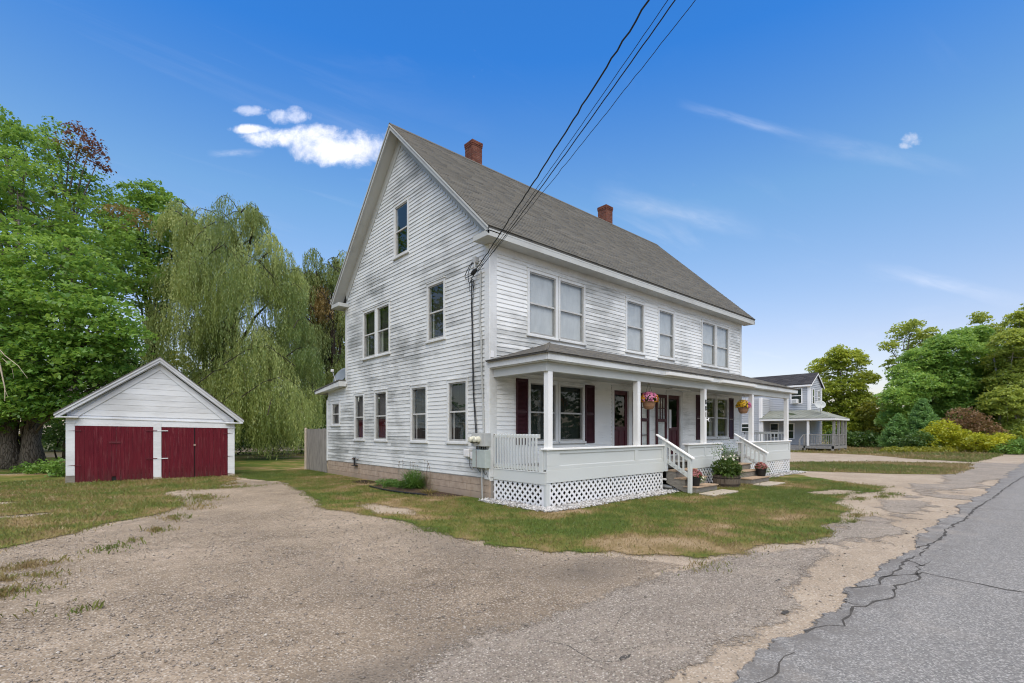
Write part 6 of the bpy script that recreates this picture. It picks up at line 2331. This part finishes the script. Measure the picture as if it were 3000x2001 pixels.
FAR_WILLOW=[(15.28, 41.26, 15.53, 1.3, 0), (16.18, 40.46, 16.07, 0.87, 0), (14.33, 42.1, 14.26, 1.3, 0), (15.74, 40.85, 12.63, 1.81, 1), (14.74, 41.74, 11.18, 1.99, 0), (16.37, 40.29, 10.09, 1.59, 0), (14.33, 42.1, 8.65, 1.81, 0), (15.69, 40.89, 6.65, 1.67, 0), (14.47, 41.98, 5.02, 1.81, 0), (16.64, 40.05, 14.08, 1.01, 0), (15.96, 40.65, 3.57, 1.63, 0), (17.04, 39.69, 6.83, 1.81, 0), (13.79, 42.58, 12.63, 1.63, 0), (14.06, 42.34, 15.16, 1.16, 0), (14.65, 40.48, 13.78, 1.41, 0), (15.17, 40.01, 9.19, 1.77, 0), (16.77, 39.93, 11.54, 1.45, 0), (15.97, 39.31, 7.77, 1.55, 0)]
BACK_TREE=[(19.39, 48.84, 10.05, 2.09, 0), (19.88, 47.33, 12.92, 1.72, 0), (19.05, 51.41, 8.75, 2.03, 0), (19.93, 49.06, 6.39, 1.98, 0), (21.06, 49.04, 10.26, 2.24, 0), (19.57, 51.01, 12.14, 1.81, 0), (18.71, 51.11, 5.78, 1.79, 0), (22.33, 48.73, 8.09, 2.72, 0), (17.04, 51.31, 7.46, 1.76, 0)]
GARAGE_TREE=[(4.72, 55.85, 7.31, 2.46, 0), (3.74, 55.29, 5.05, 1.78, 0), (6.52, 53.05, 7.4, 2.14, 1), (5.66, 55.55, 5.36, 2.4, 0), (7.73, 53.49, 5.35, 2.39, 0), (2.52, 54.98, 4.03, 1.7, 0), (7.06, 51.1, 2.9, 2.27, 0), (4.54, 53.67, 2.91, 2.29, 0), (9.27, 52.47, 2.96, 2.41, 0), (1.71, 57.05, 6.41, 2.13, 0), (2.91, 56.76, 7.64, 1.96, 0), (1.12, 57.03, 3.68, 1.92, 0), (3.76, 55.52, 2.93, 2.14, 0), (2.14, 56.47, 9.09, 1.54, 0), (6.02, 52.89, 4.07, 1.92, 0)]
DARK_SHRUB=[[(9.29, 41.34, 1.11, 1.44, 0), (10.27, 40.47, 1.77, 1.44, 0)], [(11.35, 39.94, 1.27, 1.52, 0), (12.02, 39.05, 1.93, 1.38, 0)], [(13.44, 39.46, 1.26, 1.56, 0), (14.3, 38.6, 1.43, 1.49, 0)], [(15.24, 37.94, 1.09, 1.43, 0), (15.87, 36.95, 1.43, 1.42, 0)]]
LEFT_SHRUB=[[(-3.71, 38.95, 1.54, 1.55, 0), (-4.35, 40.45, 2.5, 1.45, 0)], [(-0.8, 40.1, 1.51, 1.09, 0), (-0.41, 39.67, 2.55, 1.04, 0)], [(-3.41, 47.24, 1.48, 1.46, 0), (-3.09, 47.15, 2.65, 1.17, 0)]]
FERN=[[(-1.63, 29.96, -0.01, 0.49, 0), (-2.09, 30.87, -0.29, 0.35, 0)], [(-0.99, 28.35, 0.15, 0.51, 0), (-1.29, 28.38, -0.16, 0.36, 0)], [(-0.46, 26.13, 0.34, 0.42, 0), (-0.56, 26.85, -0.1, 0.31, 0)]]
YELLOW_TREE=[(72.51, 20.51, 9.87, 2.02, 0), (71.35, 17.92, 10.34, 2.04, 0), (75.4, 17.19, 8.41, 1.44, 0), (70.04, 20.38, 6.93, 1.8, 0), (71.25, 18.26, 7.13, 2.05, 0), (73.37, 16.95, 5.54, 1.63, 0), (71.75, 20.29, 3.96, 2.11, 0), (74.2, 18.54, 3.14, 2.34, 0), (70.27, 18.7, 11.39, 1.18, 0), (71.84, 19.59, 2.02, 1.87, 0), (71.68, 17.46, 4.96, 1.93, 0), (70.34, 21.35, 5.62, 1.44, 0), (73.91, 16.62, 3.38, 1.63, 0)]
OPEN_TREE=[(73.34, 12.65, 13.46, 1.64, 0), (75.19, 11.41, 12.07, 1.76, 0), (70.49, 13.67, 11.57, 1.01, 0), (73.09, 13.34, 9.76, 1.34, 0), (73.23, 10.46, 12.97, 0.9, 0), (71.04, 11.47, 13.81, 0.89, 0)]
GREEN_MAPLE=[(67.35, 10.15, 9.15, 2.13, 0), (67.5, 7.74, 10.02, 2.06, 0), (70.19, 6.02, 9.2, 2.26, 0), (67.98, 8.83, 6.78, 2.83, 0), (71.2, 6.78, 6.38, 2.87, 0), (64.97, 10.49, 6.26, 2.16, 0), (63.26, 11.55, 5.11, 1.7, 0), (74.0, 5.32, 5.98, 2.72, 0), (68.97, 7.57, 3.57, 2.73, 0), (69.09, 10.05, 3.4, 2.26, 0), (73.77, 5.65, 2.93, 2.26, 0), (64.45, 11.84, 3.12, 1.6, 0), (66.47, 10.37, 1.98, 1.83, 0), (68.42, 8.88, 1.75, 1.84, 0), (70.99, 7.1, 1.99, 1.85, 0), (73.21, 4.94, 3.14, 2.03, 0), (68.23, 9.21, 8.44, 1.84, 0), (66.22, 11.24, 7.77, 1.67, 0), (72.9, 6.6, 12.12, 1.32, 0), (69.92, 7.5, 11.86, 1.1, 0), (68.07, 8.84, 10.91, 1.28, 0)]
POPLAR=[(77.76, 6.74, 14.76, 0.9, 0), (76.8, 5.67, 12.87, 1.27, 0), (76.55, 6.14, 11.78, 1.27, 0), (80.79, 5.09, 12.81, 0.81, 0), (76.57, 7.0, 13.04, 0.74, 0)]
EDGE_TREE=[(69.0, 3.13, 12.6, 1.11, 0), (66.32, 3.36, 10.19, 1.64, 0), (69.85, 1.85, 9.77, 2.78, 0), (68.82, 3.42, 7.72, 2.13, 0), (65.87, 3.79, 4.64, 1.89, 0), (69.77, 2.72, 3.47, 2.56, 0), (71.28, 1.45, 5.61, 3.42, 0), (67.06, 2.9, 1.35, 1.9, 0), (68.0, 4.34, 1.97, 1.62, 0), (71.18, 0.87, 13.18, 2.54, 0), (68.28, 4.3, 8.62, 1.46, 0), (67.22, 3.93, 6.59, 1.51, 0), (70.32, 2.59, 6.91, 2.15, 0), (68.21, 4.6, 4.34, 1.46, 0), (66.43, 3.3, 0.94, 1.65, 0), (65.67, 4.13, 0.73, 1.4, 0), (70.67, 2.16, 11.62, 1.71, 0)]
UNDER=[[(71.12, 17.1, 3.07, 1.8, 0), (72.12, 16.22, 2.01, 1.8, 0), (70.33, 17.8, 2.01, 1.48, 0)], [(70.48, 15.0, 4.05, 1.84, 0), (70.86, 14.66, 2.0, 1.84, 0), (71.63, 13.98, 3.29, 1.74, 0), (71.82, 13.81, 1.24, 1.54, 0)], [(61.6, 16.19, 1.05, 1.4, 0), (62.48, 15.41, 0.82, 1.22, 0)], [(63.53, 14.48, 0.82, 1.4, 0), (64.23, 13.86, 0.58, 1.12, 0)]]
SHRUBS=[[(53.7, 7.53, 1.29, 1.02, 0), (53.82, 6.85, 1.94, 1.01, 0), (52.9, 7.83, 0.68, 0.8, 0)], [(54.91, 6.16, 1.29, 1.02, 0), (55.36, 5.54, 0.86, 0.94, 0), (54.32, 6.5, 0.61, 0.8, 0)], [(53.29, 4.7, 0.91, 0.96, 0), (54.11, 4.02, 0.73, 0.96, 0), (54.94, 3.46, 1.08, 0.76, 0)], [(51.84, 8.65, 0.86, 0.94, 0), (52.49, 8.14, 1.11, 0.94, 0), (53.28, 7.75, 0.6, 0.73, 0)], [(60.25, 6.32, 3.14, 1.11, 0), (59.79, 7.16, 2.48, 0.95, 0), (61.71, 5.59, 2.64, 1.12, 0), (60.62, 6.21, 2.08, 1.11, 0), (62.12, 4.81, 2.08, 0.95, 0), (59.32, 7.76, 1.96, 0.8, 0), (62.79, 4.23, 1.56, 0.79, 0)], [(53.32, 3.24, 0.16, 0.8, 0), (54.28, 2.58, 0.43, 1.01, 0), (55.39, 1.81, 0.42, 1.21, 0)]]
VINES=[[(49.76, 9.0, -0.06, 0.42, 0), (50.58, 8.44, 0.0, 0.49, 0), (51.25, 7.86, -0.14, 0.49, 0), (52.3, 7.33, -0.08, 0.5, 0), (52.65, 6.7, -0.14, 0.49, 0), (53.65, 6.15, -0.08, 0.43, 0), (49.42, 9.36, 0.36, 0.49, 0), (54.02, 5.4, -0.1, 0.42, 0)]]
PINE=[(56.61, 8.59, 0.91), (56.23, 10.26, 0.25)]

# ---------------------------------------------------------------- trees


def crown_points(c, r, n_spray, per, flat=.75, droop=.25, sr=.42):
    """leaf positions gathered in flat sprays near the shell of a clump"""
    d = rng.normal(0, 1, (n_spray, 3))
    d[:, 2] = d[:, 2] * .9 + .25
    d /= np.linalg.norm(d, axis=1, keepdims=True)
    rad = rng.uniform(.45, 1.08, (n_spray, 1)) ** .7
    sc = np.array(c) + d * rad * r * np.array([1, 1, flat])
    a = rng.uniform(0, 2 * np.pi, (n_spray, per))
    rr = np.sqrt(rng.random((n_spray, per))) * sr * rng.uniform(.6, 1.3, (n_spray, 1))
    ox, oy = np.cos(a) * rr, np.sin(a) * rr
    out = (ox * d[:, :1] + oy * d[:, 1:2])
    oz = rng.normal(0, .07, (n_spray, per)) - droop * out - .25 * rr
    p = np.stack([sc[:, None, 0] + ox, sc[:, None, 1] + oy, sc[:, None, 2] + oz], 2)
    return p.reshape(-1, 3), np.repeat(rng.normal(0, .13, n_spray), per)


def limb_mesh(mb, base, clumps, r0, fork=.35, wob=.4, frac=1.0, tops=None):
    """limbs from the trunk to each clump"""
    base = Vector(base)
    for (x, y, z, r, *_) in clumps:
        e = Vector((x, y, z - r * .2))
        h = e.z - base.z
        s = base + Vector((0, 0, max(.8, h * fork)))
        s.x += random.uniform(-.15, .15); s.y += random.uniform(-.15, .15)
        m = s.lerp(e, .5) + Vector((random.uniform(-wob, wob), random.uniform(-wob, wob), abs(h) * .10))
        rr_ = max(.025, min(r0 * .3, .024 * (e - s).length ** .8))
        path = [s, s.lerp(m, .5) + Vector((0, 0, .1)), m, m.lerp(e, .6), e]
        mb.tube(path, [rr_, rr_ * .85, rr_ * .6, rr_ * .4, rr_ * .15], 6)
        for k in range(5):
            d = Vector((random.gauss(0, 1), random.gauss(0, 1), random.gauss(.2, .6))).normalized()
            q = m.lerp(e, random.uniform(.3, 1))
            mb.tube([q, q + d * r * .5 + Vector((0, 0, -.05)), q + d * r * .9], [rr_ * .3, rr_ * .2, .008], 4)


def trunk_path(mb, base, top, r, n=6, lean=.25, flare=1.5):
    base, top = Vector(base), Vector(top)
    pts, rs = [], []
    for i in range(n + 1):
        t = i / n
        p = base.lerp(top, t)
        if 0 < i < n: p += Vector((random.uniform(-lean, lean), random.uniform(-lean, lean), 0)) * .5
        pts.append(p)
        rs.append(r * (1 - .55 * t) * (1 + (flare - 1) * max(0, 1 - t * 6)))
    mb.tube(pts, rs, 12)


def tree(name, label, clumps, base, trunks, r0, leaf, mats, dens, per=14, bark_='bark', flat=.75, sr=.45, fork=.35, group=None, cat='tree', up=.5, asp=.6, limbs=True, wob=.4, airy=.6):
    """trunks: list of (dx, dy, top z, radius). mats: leaf material per clump colour index"""
    t = thing(name, label, cat, base, group=group)
    mb = MB()
    for (dx, dy, zt, r) in trunks:
        trunk_path(mb, (base[0] + dx, base[1] + dy, -.05), (base[0] + dx * 1.6, base[1] + dy * 1.6, zt), r)
    if limbs:
        limb_mesh(mb, base, clumps, r0, fork, wob)
    if mb.v:
        mb.build('trunk', M[bark_], t, smooth=True)
    by_m = {}
    for (x, y, z, r, c) in clumps:
        ns = max(6, int(dens * r * r * (1.0 if z < 9.5 else airy)))
        p, tn = crown_points((x, y, z), r, ns, per, flat, .25, sr)
        k = p[:, 2] > .05
        by_m.setdefault(c, []).append((p[k], tn[k] + rng.normal(0, .10)))
    for c, L in by_m.items():
        p = np.concatenate([a for a, _ in L]); tn = np.concatenate([b for _, b in L])
        leaf_cloud('crown', p, leaf, mats[c], t, None, up, asp, .5 + tn + rng.normal(0, .12, len(p)))
    return t


def willow(name, label, clumps, base, trunks, r0, mats, strands, base_len, leaf=.16, bark_='dark_bark', group=None):
    t = thing(name, label, 'willow tree', base, group=group)
    mb = MB()
    for (dx, dy, tx, ty, zt, r) in trunks:
        trunk_path(mb, (base[0] + dx, base[1] + dy, -.05), (tx, ty, zt), r, 7, .5, 1.3)
    limb_mesh(mb, base, clumps, r0, .45, .6)
    mb.build('trunk', M[bark_], t, smooth=True)
    by_m = {}
    ax, ay = base[0], base[1]
    bough = MB()
    for (x, y, z, r, c) in clumps:
        nb = max(3, int(1.9 * r * r))
        for _ in range(nb):
            # a bough arches out over the clump and a fan of strands hangs from its outer part
            a0 = math.atan2(y - ay, x - ax) + random.gauss(0, 1.1)
            ex, ey = x + r * random.uniform(-.75, .75), y + r * random.uniform(-.75, .75)
            ez = z + r * random.uniform(-.35, .85)
            dxy = Vector((math.cos(a0), math.sin(a0), 0))
            L0 = r * random.uniform(.8, 1.5)
            P0 = Vector((ex, ey, ez)) - dxy * L0 * .8 + Vector((0, 0, -.35 * L0))
            P1 = Vector((ex, ey, ez + .15 * r))
            P2 = Vector((ex, ey, ez)) + dxy * L0 * .55 + Vector((0, 0, -.42 * L0))
            bough.tube([P0, P0.lerp(P1, .5) + Vector((0, 0, .12 * r)), P1, P1.lerp(P2, .5) + Vector((0, 0, .08 * r)), P2], [.035, .028, .02, .014, .006], 4, cap=False)
            ns = max(6, int(strands * r * r / nb))
            tt = rng.random(ns) ** .8
            q = lambda t: np.where(t[:, None] < .5, np.array(P0)[None] + (np.array(P1) - np.array(P0))[None] * (t[:, None] * 2), np.array(P1)[None] + (np.array(P2) - np.array(P1))[None] * (t[:, None] * 2 - 1))
            st = q(tt) + rng.normal(0, .10, (ns, 3)) * np.array([1, 1, .6])
            lat = rng.normal(0, .22 * r, ns)
            st[:, 0] += -dxy.y * lat; st[:, 1] += dxy.x * lat
            st[:, 2] += r * .12 * np.sin(np.pi * tt) - np.abs(lat) * .5
            Ls_ = base_len * r * random.uniform(.55, 1.3) * (.35 + .75 * tt) * rng.uniform(.7, 1.15, ns)
            Ls_ = np.minimum(Ls_, np.maximum(.3, st[:, 2] - rng.uniform(.15, .9, ns)))
            tone = random.gauss(0, .22)
            nl = 30
            s = np.linspace(0, 1, nl)[None] ** .95
            fl = (.16 * r) * np.sin(np.minimum(s * 3.0, 1.57)) * rng.uniform(.3, 1.2, (ns, 1))
            px = st[:, :1] + dxy.x * fl + rng.normal(0, .04, (ns, nl)) + np.sin(tone * 9 + s * 3) * .10 * s
            py = st[:, 1:2] + dxy.y * fl + rng.normal(0, .04, (ns, nl)) + np.cos(tone * 7 + s * 3) * .10 * s
            pz = st[:, 2:3] - s * Ls_[:, None] + .05 * r * np.sin(np.minimum(s * 6, np.pi))
            p = np.stack([px, py, pz], 2).reshape(-1, 3)
            qn = np.full(len(p), tone) + np.repeat(rng.normal(0, .08, ns), nl)
            k = p[:, 2] > .1
            by_m.setdefault(c, []).append((p[k], qn[k]))
    bough.build('boughs', M[bark_], t, kind='stuff')
    for c, Ls in by_m.items():
        p = np.concatenate([a for a, _ in Ls]); tn = np.concatenate([b for _, b in Ls])
        n = len(p)
        a = np.stack([rng.normal(0, .32, n), rng.normal(0, .32, n), -np.ones(n)], 1)
        a /= np.linalg.norm(a, axis=1, keepdims=True)
        h = rng.uniform(0, 2 * np.pi, n)
        b = np.stack([np.cos(h), np.sin(h), np.zeros(n)], 1)
        s = (leaf * rng.uniform(.7, 1.4, n))[:, None]
        v = np.stack([p, p + a * s * .5 + b * s * .14, p + a * s, p + a * s * .5 - b * s * .14], 1).reshape(-1, 3)
        f = np.arange(4 * n).reshape(n, 4)
        npmesh('crown', v, f, M[mats[c]], {'tint': np.repeat(np.clip(.5 + tn + rng.normal(0, .1, n), 0, 1), 4)}, t)
    return t


tree('maple_tree', 'huge spreading green maple with twin grey trunks left of the garage', BIG_MAPLE, (-1.75, 33.8, 0), [(-.50, -.5, 8.5, .44), (.28, -.95, 8.0, .38)], .6, .20, ['maple'], 30, 26, fork=.30, sr=.62)
tree('maple_tree', 'tall maple with a red tipped top behind the huge maple', RED_MAPLE, (-.1, 41.6, 0), [(0, 0, 11, .35)], .35, .19, ['maple', 'bronze_leaf', 'red_leaf'], 34, 18, fork=.45, sr=.55)
tree('maple_tree', 'rounded green maple standing between the red tipped maple and the willow', ROUND_MAPLE, (4.3, 44.5, 0), [(0, 0, 9, .35)], .35, .22, ['maple'], 30, 22, airy=.9, sr=.6, fork=.4, bark_='dark_bark')
willow('willow_tree', 'big weeping willow with long hanging tresses behind the garage', WILLOW, (7.4, 38.4, 0), [(-.3, -.3, 7.4, 38.4, 8.6, .5), (.2, 0, 8.3, 37.6, 9.5, .4), (.1, .1, 6.4, 39.4, 8.0, .34)], .5, ['willow'], 118, 1.85)
willow('willow_tree', 'smaller weeping willow with an orange tinted patch beside the house roof', FAR_WILLOW, (16.1, 40.5, 0), [(0, 0, 16.2, 40.7, 10.5, .36)], .4, ['willow_far', 'orange_leaf'], 84, 1.8, .19)
tree('broadleaf_tree', 'dark stemmed tree half hidden behind the house and the willows', BACK_TREE, (19.7, 49.3, 0), [(0, 0, 9, .3)], .3, .24, ['olive_leaf'], 40, 13, bark_='dark_bark')
tree('broadleaf_tree', 'yellowish green tree showing just above the garage roof', GARAGE_TREE, (4.9, 54.5, 0), [(0, 0, 5, .3)], .3, .22, ['dark_leaf', 'olive_leaf'], 45, 13, bark_='dark_bark')
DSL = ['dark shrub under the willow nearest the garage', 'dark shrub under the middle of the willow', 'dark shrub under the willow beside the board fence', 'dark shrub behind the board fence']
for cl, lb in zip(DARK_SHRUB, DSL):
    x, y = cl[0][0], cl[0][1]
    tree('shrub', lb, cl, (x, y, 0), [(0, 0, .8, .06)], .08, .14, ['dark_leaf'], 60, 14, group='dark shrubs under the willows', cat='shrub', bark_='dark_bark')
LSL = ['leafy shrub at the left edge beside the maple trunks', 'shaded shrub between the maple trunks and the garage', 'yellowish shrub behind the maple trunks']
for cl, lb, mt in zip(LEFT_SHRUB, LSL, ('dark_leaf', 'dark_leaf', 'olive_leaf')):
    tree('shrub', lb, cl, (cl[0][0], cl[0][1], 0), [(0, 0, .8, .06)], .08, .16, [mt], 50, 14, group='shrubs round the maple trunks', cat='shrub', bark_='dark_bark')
FNL = ['fern clump before the maple trunks, leftmost of three', 'middle fern clump before the maple trunks', 'fern clump touching the left post of the garage']
for cl, lb in zip(FERN, FNL):
    tree('fern_clump', lb, cl, (cl[0][0], cl[0][1], 0), [], .05, .13, ['fern'], 190, 14, group='ferns at the left of the garage', cat='fern', limbs=False, flat=.8, sr=.2)
# broken dead bough hanging in front of the maple
hb_ = MB()
dx = lambda u, v: Vector((-2.62, 29.2, 5.9)) + Vector((.0113 * (u - 14) * 1.9 * .75, -.0113 * (u - 14) * 1.9 * .66, -.0206 * (v - 765)))
for pth, r in ((((14, 765), (28, 800), (38, 845), (45, 880), (45, 905)), .045), (((14, 765), (4, 795), (2, 825)), .035), (((24, 790), (45, 815), (70, 835), (88, 860)), .022),
               (((30, 808), (22, 850), (8, 880)), .018), (((36, 835), (34, 870), (30, 900)), .016), (((40, 820), (58, 838), (62, 860)), .012), (((44, 880), (52, 900)), .012)):
    P_ = [dx(*p) for p in pth]
    hb_.tube(P_, [r * (1 - .75 * i / (len(P_) - 1)) for i in range(len(P_))], 6)
tag(hb_.build('dead_branch', M['deadwood']), 'bare pale dead branch hanging from the huge maple', 'branch')

tree('broadleaf_tree', 'yellow green roundheaded tree behind the grey house porch', YELLOW_TREE, (71.9, 19.1, 0), [(0, 0, 7, .28)], .28, .25, ['yellowgreen'], 62, 18, airy=.9, sr=.45, bark_='bark')
tree('broadleaf_tree', 'airy tall tree whose top rises left of the dark green maple', OPEN_TREE, (72.1, 12.4, 0), [(0, 0, 11, .25)], .25, .26, ['far_olive'], 44, 15, fork=.6, airy=.8)
tree('maple_tree', 'broad dense dark green maple beyond the road bend', GREEN_MAPLE, (72.0, 8.1, 0), [(0, 0, 6, .35)], .35, .23, ['far_maple'], 80, 18, airy=1.0, sr=.45)
tree('poplar_tree', 'slender open crowned poplar rising right of the dense maple', POPLAR, (77.4, 6.2, 0), [(0, 0, 13, .16)], .16, .24, ['far_olive'], 70, 12, fork=.75, airy=1.0)
tree('broadleaf_tree', 'tall olive green tree at the right edge of the road', EDGE_TREE, (68.3, 3.2, 0), [(0, 0, 9, .3), (-.6, 1.0, 9, .14)], .3, .23, ['far_olive'], 70, 18, bark_='pale_bark', airy=1.0, sr=.45)
UNL = ['olive sapling thicket right of the grey house', 'taller olive sapling thicket before the airy tree', 'dark bush beside the corner of the grey house porch', 'dark bush right of the one by the porch corner']
for cl, lb, mt in zip(UNDER, UNL, ('yellowgreen', 'olive_leaf', 'dark_leaf', 'dark_leaf')):
    tree('bush', lb, cl, (cl[0][0], cl[0][1], 0), [(0, 0, 1.2, .08)], .1, .22, [mt], 60, 14, group='bushes right of the grey house', cat='bush', bark_='dark_bark')
SHL = [('yellow_leaf', 'bright yellow green shrub right of the dark roadside shrub'), ('yellow_leaf', 'bright yellow green shrub below the reddish shrub'), ('yellow_leaf', 'low bright yellow green shrub nearest the road edge'), ('dark_leaf', 'dark roadside shrub at the foot of the pine saplings'), ('sumac', 'tall reddish brown sumac shrub above the yellow shrubs'), ('fern', 'low green leafy patch at the far road edge')]
for cl, (mt, lb) in zip(SHRUBS, SHL):
    tree('shrub', lb, cl, (cl[0][0], cl[0][1], 0), [(0, 0, .7, .04)], .06, .15, [mt], 60 if mt == 'sumac' else 120, 14, group='shrubs along the road bend', cat='shrub', bark_='dark_bark', sr=.35)
vn = leaf_cloud('ground_vines', np.concatenate([ball((c[0], c[1], .12), c[3] * 1.9, 500, .45, -.2) for c in VINES[0]]), .16, 'olive_leaf', None, 'stuff')


def pine(name, label, x, y, h, r, group):
    t = thing(name, label, 'pine sapling', (x, y, 0), group=group)
    mb = MB().tube([(x, y, 0), (x, y, h)], [.07, .015], 6)
    pts = []
    k = 0
    z = .15
    while z < h:
        rr_ = r * (1 - (z / h) ** 1.3) + .06
        for i in range(9):
            an = random.uniform(0, 6.283)
            e = Vector((x + math.cos(an) * rr_, y + math.sin(an) * rr_, z + rr_ * random.uniform(.25, .6)))
            s = Vector((x, y, z))
            mb.tube([s, e], [.014, .005], 3)
            m = int(26 * rr_ + 12)
            tt = rng.uniform(.25, 1.05, (m * 3, 1))
            pts.append(np.array(s) + (np.array(e) - np.array(s)) * tt + rng.normal(0, .09, (m * 3, 3)))
        z += .15
    mb.build('trunk', M['dark_bark'], t)
    leaf_cloud('crown', np.concatenate(pts), .17, 'pine', t, None, .2, .28)


pine('pine_sapling', 'taller soft green pine sapling among the roadside shrubs', PINE[0][0], PINE[0][1], 4.6, 1.6, 'pine saplings')
pine('pine_sapling', 'shorter soft green pine sapling left of the taller one', PINE[1][0], PINE[1][1], 3.2, 1.5, 'pine saplings')

# woods: the far off mass behind everything


def woods(name, segs_, n, h0, h1, mat, leaf, seed):
    pts = []
    for (xa, ya, xb, yb) in segs_:
        for i in range(n):
            t = (i + random.random()) / n
            cx, cy = xa + (xb - xa) * t + random.uniform(-3, 3), ya + (yb - ya) * t + random.uniform(-3, 3)
            hh = random.uniform(h0, h1)
            z = 0.8
            while z < hh:
                rr_ = random.uniform(1.6, 2.8) * (1 - .35 * z / hh)
                p, _ = crown_points((cx + random.uniform(-1, 1), cy + random.uniform(-1, 1), z), rr_, int(9 * rr_ * rr_), 9, .8, .25, .7)
                pts.append(p)
                z += 2.2
    p = np.concatenate(pts)
    p = p[p[:, 2] > 0.1]
    return leaf_cloud(name, p, leaf, mat, None, 'stuff')


woods('far_woods', [(-34, 44, -4, 56), (-4, 58, 26, 66), (26, 66, 60, 50)], 12, 6, 10, 'dark_leaf', .42, 1)
woods('far_woods', [(74, 40, 96, 24), (96, 24, 112, 4), (66, -12, 120, -18)], 8, 5, 9, 'olive_leaf', .42, 2)
woods('far_woods', [(112, 4, 150, 0)], 8, 8, 13, 'dark_leaf', .5, 3)
woods('left_woods', [(-30, 10, -26, 40), (-9, 38, -12, 60), (-12, 60, -40, 84)], 8, 17, 23, 'maple', .45, 5)
# trees across the road, seen mirrored in the porch windows
woods('roadside_trees', [(-14, -22, 46, -22), (46, -22, 130, -26)], 14, 7, 13, 'dark_leaf', .55, 4)
